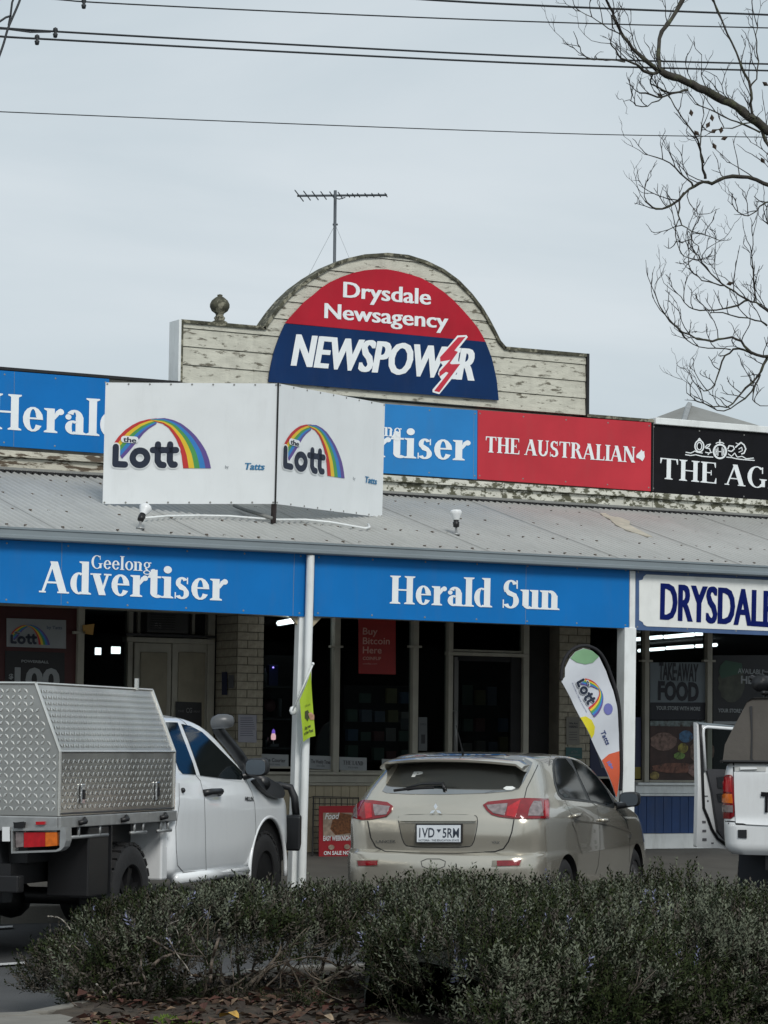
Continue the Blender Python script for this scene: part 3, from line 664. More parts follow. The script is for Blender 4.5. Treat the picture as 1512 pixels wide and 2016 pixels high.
# roofing screws as one joined part
b = MB()
for row in (.12, .9, 1.75, 2.6):
    x = XV0 + .06
    while x < XV1:
        t = row / (YW - YV); p = Vector((x, YV + row, ZR + (ZJ - ZR) * t)) + rn * .013
        if random.random() < .8: b.box(p - Vector((.011, .011, .004)), p + Vector((.011, .011, .008)))
        x += .18 if row != 1.75 else .3
b.build('roof_screws', mat('rusty_steel', (.09, .07, .055), .7, var=.3), ver, kind='stuff')
b = MB(); x = XV0
while x < XV1:                                    # ragged tar filler strip where sheets meet the wall
    b.box((x, YW - .10, ZJ - .012), (x + .045, YW - .055, ZJ + .02)); x += .06
b.build('filler_strip', M['black'], ver, kind='stuff')
# gutter (quad profile with rolled lip)
prof = [(0, .0), (-.015, -.004), (-.03, .0), (-.028, .012), (-.018, .014), (-.018, .0), (-.02, -.045), (-.035, -.075), (-.035, -.092), (.07, -.092), (.07, .02), (.075, .02), (.075, -.097)]
prof = [(-.10, 0.014), (-.118, .014), (-.118, -.004), (-.108, -.008), (-.108, -.05), (-.125, -.062), (-.125, -.085), (-.115, -.095), (-.01, -.095), (-.01, .0)]
b = MB()
for X in (XV0, XV1):
    for (yy, zz) in prof: b.v.append(Vector((X, YV - .03 + yy, ZG + .02 + zz)))
n = len(prof)
for i in range(n - 1): b.f.append((i, i + 1, n + i + 1, n + i)); b.mi.append(0)
b.build('gutter', M['gutter'], ver)
# beam, ceiling lining, rafters
b = MB(); b.box((XV0, YV + .0, ZG - .55), (XV1, YV + .06, ZG - .08)); b.build('beam', M['cream'], ver)
b = MB(); b.box((XV0, YV + .07, 3.04), (XV1, YW - .03, 3.07)); b.build('ceiling_lining', M['cream'], ver)
def pole(px_top, px_bot, y_top, w, shape, m, name='post', Y=YV - .045):
    t = hitY(px_top, y_top, Y); p = hitY(px_bot, 1750, Y); p.z = .15 + .0
    b = MB()
    if shape == 'round': b.tube([p, t], w / 2, 16)
    else:
        for s in (0,): b.hexa([p + Vector((-w / 2, -w / 2, 0)), p + Vector((w / 2, -w / 2, 0)), p + Vector((w / 2, w / 2, 0)), p + Vector((-w / 2, w / 2, 0)), t + Vector((-w / 2, -w / 2, 0)), t + Vector((w / 2, -w / 2, 0)), t + Vector((w / 2, w / 2, 0)), t + Vector((-w / 2, w / 2, 0))])
    return b.build(name, m, ver, smooth=(shape == 'round'), bevel=(0 if shape == 'round' else .006), auto=40 if shape == 'round' else None)
pole(611.5, 594, 1093, .076, 'round', M['white'], 'downpipe', Y=YV - .09)
pole(594, 578, 1212, .095, 'sq', M['white'], Y=YV + .03)
pole(1234, 1228, 1236, .14, 'sq', M['white'], Y=YV + .03)
b = MB()
X0, X1, Z0, Z1 = rect(1240, 1251, 1124, 1239, YV - .03); b.box((X0, YV - .03, Z0), (X1, YV - .001, Z1)); b.build('cover_strip', M['white'], ver, bevel=.004)
for (xa, ya, xb, yb) in ((571, 1212, 589, 1236), (632, 1216, 611, 1238)):
    a, c = hitY(xa, ya, YV + .03), hitY(xb, yb, YV + .03); b = MB(); e = hitY(xb, ya, YV + .03)
    b.flat([[(0, 0), (1, 0), (1, 1)]], lambda u, v, off, a=a, c=c: Vector((a.x + (c.x - a.x) * u, YV + .02 - off, a.z + (c.z - a.z) * v)), .0, .04)
    b.build('bracket', M['beige'], ver)
for i in range(12):
    pass
# torn sealant patch on the roof
RP = pl((0, YV, ZR + .016), rn)
b = MB(); b.flat([[(1181, 1012), (1192, 1012), (1201, 1018), (1222, 1021), (1240, 1028), (1239, 1035), (1252, 1042), (1284, 1058), (1270, 1057), (1247, 1050), (1232, 1045), (1212, 1035), (1199, 1023), (1188, 1018)]], RP, .012, .01)
b.build('sealant_patch', mat('old_sealant', (.42, .39, .32), .8, var=.2, bump=.5), ver)

# ================================================================== SIGNS
def board(name, label, c, Y, m, thick=.03, group=None, cat='sign', rim=None):
    c = [hitY(x, y, Y) for x, y in c]; base = Vector(((c[0].x + c[1].x) / 2, Y, min(p.z for p in c)))
    t = thing(name, label, cat, base, group); q = quadmap(c); b = MB()
    pts = [q(0, 0), q(1, 0), q(1, 1), q(0, 1)]; bk = [p + Vector((0, thick, 0)) for p in pts]
    b.add(pts + bk, [(0, 3, 2, 1), (4, 5, 6, 7), (0, 1, 5, 4), (1, 2, 6, 5), (2, 3, 7, 6), (3, 0, 4, 7)])
    pn_ = b.build('panel', m, t)
    W_ = (pts[1] - pts[0]).length; b = MB(); k = max(3, int(W_ / .55))
    for i in range(k + 1):
        for v_ in (.05, .95):
            cc = q(.012 + .976 * i / k, v_, .0); b.lathe([(0, .004), (.008, .003), (.010, 0)], cc, (0, -1, 0), 6)
    b.build('screws', M['roofold'], pn_, kind='stuff')
    for i in range(1, int(W_ / 2.3) + 1):
        a_ = q(i * 2.35 / W_, .004, .0005); c_ = q(i * 2.35 / W_, .996, .0005); b = MB(); b.tube([a_, c_], .0018, 4); b.build('sheet_joint', M['roofold'], pn_)
    return t
LW = M['letter_white']
# fascia signs below the gutter
YF = YV - .03
def lineY(x, a, s): return a + s * x
t = board('fascia_sign', 'long blue fascia sign reading Geelong Advertiser under the gutter, left of the post', [(-380, 1046), (603, 1089), (600, 1214), (-380, 1169)], YF, M['blue'])
p_ = ply(YF); b = MB()
serif(b, 'Advertiser', (77, 1166), (447, 1183), 62, p_, .004, S=.20, T=.06); serif(b, 'Geelong', (178, 1119), (297, 1125), 26, p_, .006, S=.16, T=.06)
b.build('lettering', LW, t)
t = board('fascia_sign', 'long blue fascia sign reading Herald Sun between the two white posts', [(620, 1091), (1239, 1117), (1238, 1237), (618, 1213)], YF, M['blue'])
b = MB(); serif(b, 'Herald Sun', (766, 1188), (1100, 1201), 55, p_, .004, S=.21, T=.055); b.build('lettering', LW, t)
t = board('fascia_sign', 'white fascia sign with blue border and DRYSDALE in tall navy letters', [(1252, 1120), (1640, 1137), (1640, 1256), (1250, 1240)], YF, mat('sign_border_blue', (.05, .10, .22), .5, var=.12, grime=.2))
b = MB(); b.flat([[(1267, 1135), (1272, 1131), (1640, 1148), (1640, 1247), (1273, 1233), (1267, 1230), (1265, 1225), (1258, 1221), (1258, 1143), (1265, 1141)]], p_, .006, .006); b.build('face', mat('sign_offwhite', (.74, .76, .74), .5, var=.05, grime=.15), t)
b = MB(); text(b, 'DRYSDALE FOODWORKS'[:8], (1298, 1219), (1524, 1235), 70, p_, .01, bold=.006, fat=2.0); b.build('lettering', mat('letter_navy', (.003, .010, .105), .7, spec=.1, var=.1), t)
# parapet signs
YP = YW - .05
t = board('parapet_sign', 'blue sign reading Herald at the far left above the veranda roof', [(-420, 696), (215, 746), (213, 893), (-420, 848)], YP, M['blue'])
p_ = ply(YP); b = MB(); serif(b, 'Herald', (-24, 843), (243, 862), 70, p_, .004, S=.20, T=.055); b.build('lettering', LW, t)
t = board('parapet_sign', 'paler blue Advertiser sign partly hidden behind the white rainbow sign boards', [(560, 781), (940, 808), (939, 944), (560, 918)], YP, M['blue2'])
b = MB(); serif(b, 'Advertiser', (556, 892), (925, 907), 58, p_, .004, S=.20, T=.06); serif(b, 'Geelong', (672, 852), (790, 861), 26, p_, .006, S=.16, T=.06)
b.build('lettering', LW, t)
t = board('parapet_sign', 'faded red sign reading THE AUSTRALIAN on the parapet', [(941, 807), (1282, 832), (1281, 967), (940, 943)], YP, M['red2'])
b = MB(); serif(b, 'THE AUSTRALIAN', (955, 890), (1250, 911), 31, p_, .004, S=.20, T=.06)
mapo = [(1252, 898), (1255, 893), (1260, 889), (1262, 885), (1265, 889), (1268, 888), (1268, 892), (1269, 899), (1267, 904), (1264, 908), (1261, 905), (1256, 902), (1253, 902)]
b.flat([mapo], p_, .0045); b.build('lettering', LW, t)
t = board('parapet_sign', 'black sign reading THE AGE with a small white crest, beside the red one', [(1283, 833), (1640, 866), (1640, 1000), (1282, 968)], YP, M['signblack'])
b = MB(); serif(b, 'THE AGE', (1298, 942), (1545, 965), 41, p_, .004, S=.17, T=.05)
def C(x, y): return (1270 + x / 6.248, 820 + y / 6.248)
def ringp(cx, cy, rx, ry, w, off, n=20):
    o_ = [C(cx + rx * math.cos(2 * math.pi * i / n), cy + ry * math.sin(2 * math.pi * i / n)) for i in range(n)]
    i_ = [C(cx + (rx - w) * math.cos(2 * math.pi * i / n), cy + (ry - w) * math.sin(2 * math.pi * i / n)) for i in range(n)]
    b.flat([o_, i_], p_, off)
ringp(918, 430, 88, 96, 22, .0042); ringp(665, 365, 62, 78, 16, .0042); ringp(665, 365, 36, 52, 12, .0044)
def st(pts, w, off=.0046): stroke(b, [C(*q) for q in pts], w / 6.248, p_, off, 6)
st([(870, 400), (870, 470)], 14); st([(892, 385), (892, 480)], 12); st([(945, 385), (945, 480)], 12); st([(966, 400), (966, 470)], 14); st([(872, 432), (965, 432)], 10)
st([(870, 330), (895, 318), (945, 320), (965, 335)], 12); st([(917, 290), (917, 330)], 14); st([(645, 300), (665, 270), (688, 300)], 14)
st([(495, 470), (560, 480), (620, 470), (700, 490), (760, 495), (830, 500)], 12); st([(500, 440), (560, 450), (610, 425), (640, 440), (700, 450)], 12)
st([(735, 380), (760, 350), (800, 340), (780, 370), (745, 390), (790, 395), (800, 430)], 12); st([(740, 440), (780, 450), (820, 440)], 12); st([(770, 470), (800, 440)], 10)
st([(1015, 400), (1030, 360), (1080, 365), (1095, 400), (1060, 430), (1020, 420)], 14); st([(1110, 380), (1140, 350), (1175, 320), (1215, 350), (1235, 400), (1215, 450), (1185, 460)], 16)
st([(1115, 325), (1160, 345)], 8); st([(1150, 400), (1185, 380), (1195, 420), (1150, 440)], 10); st([(1000, 500), (1060, 505), (1120, 520), (1200, 530), (1340, 540)], 12); st([(1020, 460), (1060, 490), (1100, 450), (1130, 500), (1190, 490), (1240, 520), (1330, 512)], 11)
b.build('lettering', LW, t)

# pediment sign: half ellipse, red above navy
YN = YW - .06; p_ = ply(YN)
t = thing('pediment_sign', 'half round red and navy sign reading Drysdale Newsagency NEWSPOWER on the pediment', 'sign', hitY(755, 775, YN))
lf = [(529, 752), (531, 735), (534, 719), (540, 692), (548, 669), (555, 652), (562, 637)]
tp = [(572, 624), (584, 611), (600, 594), (618, 580), (634, 566), (651, 555), (673, 545), (696, 537), (718, 532), (740, 530), (762, 530), (784, 534), (807, 540), (829, 547), (851, 559), (873, 574), (893, 591), (912, 611), (927, 628), (940, 644), (949, 659), (956, 673)]
rt = [(962, 688), (968, 704), (973, 724), (978, 748), (982, 788)]
b = MB(); b.flat([lf + [(956, 673)] + rt], p_, 0, .02); b.build('navy_panel', M['navy'], t)
b = MB(); b.flat([[(562, 636)] + tp], p_, 0.0, .02); b.build('red_panel', M['red'], t)
b = MB(); text(b, 'Drysdale', (675, 585), (848, 600), 30, p_, .004, bold=.004, fat=1.2); b.build('lettering', LW, t)
b = MB(); text(b, 'Newsagency', (638, 626), (882, 647), 29, p_, .004, bold=.004, fat=1.2); b.build('lettering', LW, t)
b = MB(); text(b, 'NEWSPOWER', (572, 719), (934, 749), 60, p_, .004, bold=.008, lean=.16, fat=2.6); b.build('lettering', LW, t)
def Z7(x, y): return (560 + x / 3.78, 640 + y / 3.78)
bo = [(1285, 78), (1352, 75), (1362, 90), (1290, 180), (1300, 200), (1290, 265), (1310, 295), (1300, 330), (1150, 515), (1100, 500), (1100, 480), (1165, 405), (1140, 365), (1150, 330), (1175, 300), (1150, 265), (1150, 235), (1215, 160)]
bi = [(1290, 92), (1345, 88), (1262, 190), (1288, 200), (1228, 285), (1240, 292), (1305, 290), (1150, 500), (1112, 490), (1218, 355), (1200, 348), (1150, 385), (1150, 350), (1232, 258), (1215, 262), (1158, 272), (1155, 240)]
b = MB(); b.flat([[Z7(*q) for q in bo]], p_, .007, .002); b.build('bolt_outline', LW, t)
b = MB(); b.flat([[Z7(*q) for q in bi]], p_, .009, .0015); b.build('bolt', mat('bolt_red', (.52, .02, .045), .45, var=.1), t)

# rainbow sign boards standing on the roof in a V
RB = [mat('band_' + n_, c_, .45, var=.05) for n_, c_ in (('red', (.50, .03, .03)), ('yellow', (.72, .50, .03)), ('green', (.07, .30, .08)), ('blue', (.03, .20, .52)), ('purple', (.11, .07, .27)))]
INK = mat('ink_navy', (.012, .02, .042), .45, var=.1); TB = mat('ink_blue', (.03, .18, .36), .5, var=.08)
GRY = mat('ink_grey', (.18, .2, .23), .5)
def resamp(P, n):
    L = [0]
    for i in range(1, len(P)): L.append(L[-1] + math.dist(P[i], P[i - 1]))
    out = []
    for k in range(n):
        s = L[-1] * k / (n - 1); i = 1
        while i < len(L) - 1 and L[i] < s: i += 1
        t = (s - L[i - 1]) / max(1e-9, L[i] - L[i - 1]); out.append((P[i - 1][0] + (P[i][0] - P[i - 1][0]) * t, P[i - 1][1] + (P[i][1] - P[i - 1][1]) * t))
    return out
def bands(mb, O, I, mp, off, n=26):
    O, I = resamp(O, n), resamp(I, n)
    for k in range(5):
        mb.cur = k
        for i in range(n - 1):
            q = lambda j, f: mp(O[j][0] + (I[j][0] - O[j][0]) * f, O[j][1] + (I[j][1] - O[j][1]) * f, off)
            mb.add([q(i, k / 5), q(i + 1, k / 5), q(i + 1, (k + 1) / 5), q(i, (k + 1) / 5)], [(0, 1, 2, 3)])
    mb.cur = 0
def rainbow_logo(mp, parent, full=True, white=None, dim=False):
    b = MB()
    bands(b, [(221, 874), (232, 858), (245, 845), (258, 836), (272, 829), (289, 824.5), (306, 822.5)], [(240, 901), (252, 888), (266, 871), (281, 852), (291, 843), (299, 838), (306, 833.5)], mp, .004)
    o1 = [(294, 824), (322, 822), (340, 826), (356, 833), (372, 845), (384, 856), (396, 871), (405, 885), (412, 902), (416, 919)]
    i1 = [(294, 826), (306, 830), (318, 833), (330, 841), (338, 851), (346, 863), (352, 877), (357, 893), (361, 919)]
    bands(b, i1, o1, mp, .0055)
    b.build('rainbow', RB, parent)
    Lp = [(227, 878), (227, 911), (246, 912)]; tp1 = [(310, 873), (310, 905), (315, 912), (322, 913)]; tp2 = [(334, 873), (334, 905), (338, 912), (344, 912)]
    op = [(275 + 14.5 * math.cos(q * math.pi / 8), 899 + 14 * math.sin(q * math.pi / 8)) for q in range(17)]
    b = MB()
    for s_ in (Lp, op, tp1, [(300, 884), (321, 884)], tp2, [(326, 884), (346, 884)]): stroke(b, s_, 17.5, mp, .0065, 10)
    b.build('letter_halo', white or M['sign_white'], parent)
    b = MB()
    for s_ in (Lp, op, tp1, [(300, 884), (321, 884)], tp2, [(326, 884), (346, 884)]): stroke(b, s_, 12.5, mp, .0095, 10)
    b.build('lettering', INK, parent)
    b = MB(); stroke(b, [(243, 863), (265, 864.5)], 13, mp, .0105, 10); b.build('letter_halo', white or M['sign_white'], parent)
    b = MB(); text(b, 'the', (241, 868), (267, 870), 9.5, mp, .013, bold=.01, fat=.4); b.build('lettering', INK, parent)
    if full:
        b = MB(); text(b, 'Tatts', (481, 921), (522, 922), 12.5, mp, .006, bold=.005, lean=.18, fat=.7); b.build('lettering', TB, parent)
        b = MB(); text(b, 'by', (444, 919), (451, 919), 6, mp, .006); b.build('lettering', GRY, parent)
def cornered(dist, *c): return [dep(x, y, d) for (x, y), d in zip(c, dist)]
t = thing('roof_sign', 'pair of white rainbow Lott boards standing in a V on the roof', 'sign', RP(538, 1032))
d1 = (RP(538, 1032) - EYE).dot(FW)
vb = [(208, 753), (548, 755), (541, 992), (199, 985)]; wb = [(549, 755), (758, 795), (759, 1018), (542, 992)]
def vcol(x, yt, yb, x2, d):                   # vertical edge: top px at depth d, bottom straight below
    a = dep(x, yt, d); c = dep(x2, yb, d); return a, Vector((c.x, c.y, c.z))
dl = (RP(199, 985) - EYE).dot(FW) - .22
qa = [dep(208, 753, dl), dep(547, 755, d1), dep(541, 992, d1), dep(199, 985, dl)]
qb = [dep(549, 755, d1), dep(758, 795, d1 / .945), dep(759, 1018, d1 / .945), dep(543, 992, d1)]
print('DEPTH', d1, dl, [(RP(*p) - EYE).dot(FW) for p in ((208, 985), (541, 992), (759, 1018))]); qa[3] = qa[0] + qa[2] - qa[1]; qb[2] = qb[1] + qb[3] - qb[0]
for q in (qa, qb):
    m_ = quadmap(q); b = MB(); pts = [m_(0, 0), m_(1, 0), m_(1, 1), m_(0, 1)]; n_ = (m_(0, 0, 1) - m_(0, 0)); bk = [p - n_ * .012 for p in pts]
    b.add(pts + bk, [(0, 3, 2, 1), (4, 5, 6, 7), (0, 1, 5, 4), (1, 2, 6, 5), (2, 3, 7, 6), (3, 0, 4, 7)]); pn = b.build('panel', M['sign_white'], t)
    b = MB()
    for i in range(9):
        for v_ in (.012, .988):
            c = m_(.01 + .98 * i / 8, v_, .002); b.lathe([(0, .004), (.009, .003), (.01, 0)], c, n_, 6)
    b.build('rivets', M['roofold'], pn, kind='stuff')
    rainbow_logo(lambda x, y, off, m_=m_: m_((x - 204) / 341, (y - 754) / 234, off), pn)
b = MB(); b.tube([dep(548, 753, d1 - .01), dep(542, 992, d1 - .01)], .009, 6); b.build('corner_seam', M['black'], t)
b = MB(); b.tube([dep(548, 760, d1 + .05), RP(538, 1030, .0)], .028, 8); b.build('post', mat('rusty_pipe', (.06, .045, .045), .6, var=.3), t, smooth=True)
b = MB(); b.tube([dep(461, 995, d1 + .55), dep(480, 1003, d1 + .3), dep(535, 1020, d1)], .018, 6); b.build('brace', M['roofold'], t, smooth=True)
for fx, fy, fd in ((300, 960, .75), (690, 1000, 1.75)):
    a = dep(fx, fy - 60, d1 + fd); e = RP(fx, fy + 20); b = MB(); b.tube([a, Vector((a.x, a.y, YV * 0 + ZR + (a.y - YV) * (ZJ - ZR) / (YW - YV) + .01))], .02, 6); b.build('leg', M['galv'], t, smooth=True)
# conduit and floodlights on the roof
b = MB(); pts = [RP(x, y, .03) for x, y in ((285, 1026), (330, 1022), (390, 1021), (450, 1022), (500, 1026), (538, 1029), (600, 1029), (650, 1034), (690, 1041), (718, 1046), (727, 1044), (724, 1038))]
b.tube(pts, .012, 6); single(b, 'cable_conduit', M['white'], 'thin white cable conduit lying across the metal roof below the rainbow boards', 'conduit', smooth=True)
def flood(x, y, lab, tilt):
    g = RP(x, y + 16); t = thing('floodlight', lab, 'light', g, 'small floodlights on the veranda roof')
    b = MB(); b.lathe([(0, 0), (.04, 0), (.04, .012), (.015, .02), (.012, .07), (0, .07)], g, (0, 0, 1), 10); b.build('base', M['galv'], t, smooth=True)
    c = g + Vector((0, 0, .08)); ax = Vector(tilt).normalized(); b = MB(); b.lathe([(0, -.01), (.03, 0), (.034, .05), (.025, .055), (.03, .075), (.0, .075)], c, ax, 12); b.build('socket', M['black'], t, smooth=True)
    b = MB(); b.lathe([(.03, .07), (.05, .12), (.062, .15), (.05, .17), (0, .178)], c, ax, 16); b.build('lamp_bulb', mat('bulb_white', (.75, .77, .78), .3), t, smooth=True)
flood(276, 1025, 'small white floodlight at the left end of the conduit on the roof', (.35, .25, .55))
flood(898, 1037, 'small white floodlight alone on the roof under the red sign', (0, .05, 1))

# hip roof behind, antenna
zb_ = 4.9; ap = dep(1357, 797, 37)
A_, B_, C_ = hitZ(947, 952, zb_), hitZ(1314, 934, zb_), hitZ(1853, 944, zb_); D_ = A_ + C_ - B_
b = MB(); b.add([A_, B_, ap], [(0, 1, 2)]); b.add([B_, C_, ap], [(0, 1, 2)]); b.add([C_, D_, ap], [(0, 1, 2)]); b.add([D_, A_, ap], [(0, 1, 2)]); b.build('hip_roof', M['roofold'], food)
b = MB(); b.tube([B_, ap], .045, 5); b.build('hip_cap', M['galv'], food)
b = MB(); q = [A_ * .9 + ap * .1, B_ * .9 + ap * .1, C_ * .9 + ap * .1, D_ * .9 + ap * .1]; b.hexa([Vector((p.x, p.y, 3.4)) for p in q] + [Vector((p.x, p.y, zb_ - .01)) for p in q]); b.build('rear_wall', M['cream'], food)
b = MB(); b.box((XL, YW + .4, 3.5), (XBP - .1, YW + 9, 3.6)); b.build('rear_roof', M['roofold'], news)

YA = YW + 2.2; top = hitY(660, 380, YA); bot = hitY(659.5, 560, YA)
t = thing('antenna', 'television antenna on a thin guyed mast behind the curved pediment', 'antenna', Vector((top.x, top.y, 3.6)))
ST = mat('antenna_metal', (.10, .115, .13), .5, metal=.3)
b = MB(); b.tube([Vector((bot.x, bot.y, 3.6)), Vector((top.x, top.y, top.z + .03))], .019, 8); b.build('mast', ST, t, smooth=True)
dd = (top - EYE).dot(FW); e0, e1 = dep(585, 385.5, dd), dep(762, 384, dd)
b = MB(); b.tube([e0, e1], .014, 6); b.build('boom', ST, t)
ax = (e1 - e0).normalized(); dirn = (ax.cross(Vector((0, 0, 1)))); dirn = Vector((FW.x, FW.y, 0)).normalized() + ax * .12
for i, x in enumerate([589, 604.5, 620.5, 637, 654, 670, 686, 696, 706, 720.5, 734, 747, 760]):
    hl = .33 if i < 1 else (.29 - .02 * i if i < 6 else .11); p = e0 + (e1 - e0) * ((x - 585) / 177)
    b = MB(); b.tube([p - dirn * hl, p + dirn * hl], .0075, 5); b.build('element', ST, t)
b = MB(); b.tube([top + Vector((0, 0, -.06)), dep(668, 392, dd), dep(680, 388.5, dd)], .007, 5)
b.build('cable', ST, t)
cl = dep(660, 442, dd); b = MB(); b.tube([cl - ax * .03, cl + ax * .03], .012, 6); b.build('clamp', ST, t)
GW = mat('guy_wire', (.30, .33, .35), .5)
for (x, y, Y) in ((606, 545, YA), (703, 545, YA)):
    b = MB(); b.tube([cl, dep(x, y, dd)], .0022, 4); b.build('guy_wire', GW, t)
# ================================================================== VEHICLES
def frame(dx, org):           # axis direction given as (lateral, depth) in camera plan; origin on the ground
    Fh = Vector((math.sin(ALPHA), math.cos(ALPHA), 0)); Rh = Vector((math.cos(ALPHA), -math.sin(ALPHA), 0))
    eu = (Rh * dx[0] + Fh * dx[1]).normalized(); ev = Vector((eu.y, -eu.x, 0))
    o = Vector((org.x, org.y, 0))
    L = lambda u, v, w: o + eu * u + ev * v + Vector((0, 0, w))
    L.eu, L.ev, L.o = eu, ev, o
    return L
def planpt(lat, d): p = EYE + Vector((math.cos(ALPHA), -math.sin(ALPHA), 0)) * lat + Vector((math.sin(ALPHA), math.cos(ALPHA), 0)) * d; return Vector((p.x, p.y, 0))
def interp(tab, w, k):
    xs = [t[0] for t in tab]; ys = [t[k] for t in tab]; n = len(xs)
    if w <= xs[0]: return ys[0]
    if w >= xs[-1]: return ys[-1]
    i = max(j for j in range(n - 1) if xs[j] <= w)
    def sl(j):
        if j <= 0 or j >= n - 1: return None
        a = (ys[j] - ys[j - 1]) / (xs[j] - xs[j - 1]); c = (ys[j + 1] - ys[j]) / (xs[j + 1] - xs[j])
        return 0 if a * c <= 0 else 2 * a * c / (a + c)
    h = xs[i + 1] - xs[i]; d = (ys[i + 1] - ys[i]) / h; m0, m1 = sl(i), sl(i + 1)
    m0 = d if m0 is None else m0; m1 = d if m1 is None else m1; t = (w - xs[i]) / h
    return ys[i] * (1 + 2 * t) * (1 - t) ** 2 + h * m0 * t * (1 - t) ** 2 + ys[i + 1] * t * t * (3 - 2 * t) + h * m1 * t * t * (t - 1)
def hull(L, tab, ws, arches=(), taper=.03):
    """body from stacked plan outlines; tab rows: (w, rear u, front u, half width, rear corner r, front corner r, rear bow, front bow)"""
    mb = MB(); rings = []
    for w in ws:
        ur, uf, hb_, rr, rf, br, bf = [interp(tab, w, k) for k in range(1, 8)]
        rr = min(rr, hb_ * .95, (uf - ur) * .45); rf = min(rf, hb_ * .95, (uf - ur) * .45); half = []
        for i in range(9): v = (hb_ - rr) * i / 8; half.append((ur + br * (v / hb_) ** 2, v))
        u1 = ur + br * ((hb_ - rr) / hb_) ** 2
        for i in range(1, 9): q = math.pi / 2 * i / 9; half.append((u1 + rr * (1 - math.cos(q)), hb_ - rr + rr * math.sin(q)))
        u2 = uf - bf * ((hb_ - rf) / hb_) ** 2
        for i in range(0, 31): half.append((u1 + rr + (u2 - rf - u1 - rr) * i / 30, hb_))
        for i in range(1, 9): q = math.pi / 2 * i / 9; half.append((u2 - rf + rf * math.sin(q), hb_ - rf + rf * math.cos(q)))
        for i in range(9): v = (hb_ - rf) * (1 - i / 8); half.append((uf - bf * (v / hb_) ** 2, v))
        um = (ur + uf) / 2; hl = (uf - ur) / 2
        half = [(u, v * (1 - taper * abs((u - um) / hl) ** 3)) for u, v in half]
        ring = [L(u, v, w) for u, v in half] + [L(u, -v, w) for u, v in reversed(half[1:-1])]
        rings.append(ring)
    n = len(rings[0])
    for r in rings: mb.v.extend(r)
    for i in range(len(rings) - 1):
        for j in range(n):
            mb.f.append((i * n + j, i * n + (j + 1) % n, (i + 1) * n + (j + 1) % n, (i + 1) * n + j)); mb.mi.append(0)
    mb.f.append(tuple(range(n))[::-1]); mb.mi.append(0); e = (len(rings) - 1) * n; mb.f.append(tuple(e + j for j in range(n))); mb.mi.append(0)
    return mb
def levels(a, b_, n): return [a + (b_ - a) * i / n for i in range(n + 1)]
def body(name, mb, m, parent, cuts=()):
    o = mb.build(name, m, parent, smooth=True)
    for (c, ax, r, h) in cuts:
        t = MB(); t.lathe([(0, -h), (r, -h), (r, h), (0, h)], c, ax, 40); t.cur = 0
        cu = t.build('cut_tmp', M['dark'], parent)
        md = o.modifiers.new('cut', 'BOOLEAN'); md.object = cu; md.operation = 'DIFFERENCE'; md.solver = 'EXACT'
        try: md.material_mode = 'TRANSFER'
        except Exception: pass
    if cuts:
        dg = bpy.context.evaluated_depsgraph_get(); me = bpy.data.meshes.new_from_object(o.evaluated_get(dg)); o.modifiers.clear(); o.data = me
        for x in [x for x in bpy.data.objects if x.name.startswith('cut_tmp')]: bpy.data.objects.remove(x)
        try: me.set_sharp_from_angle(angle=R_(42))
        except Exception: pass
    return o
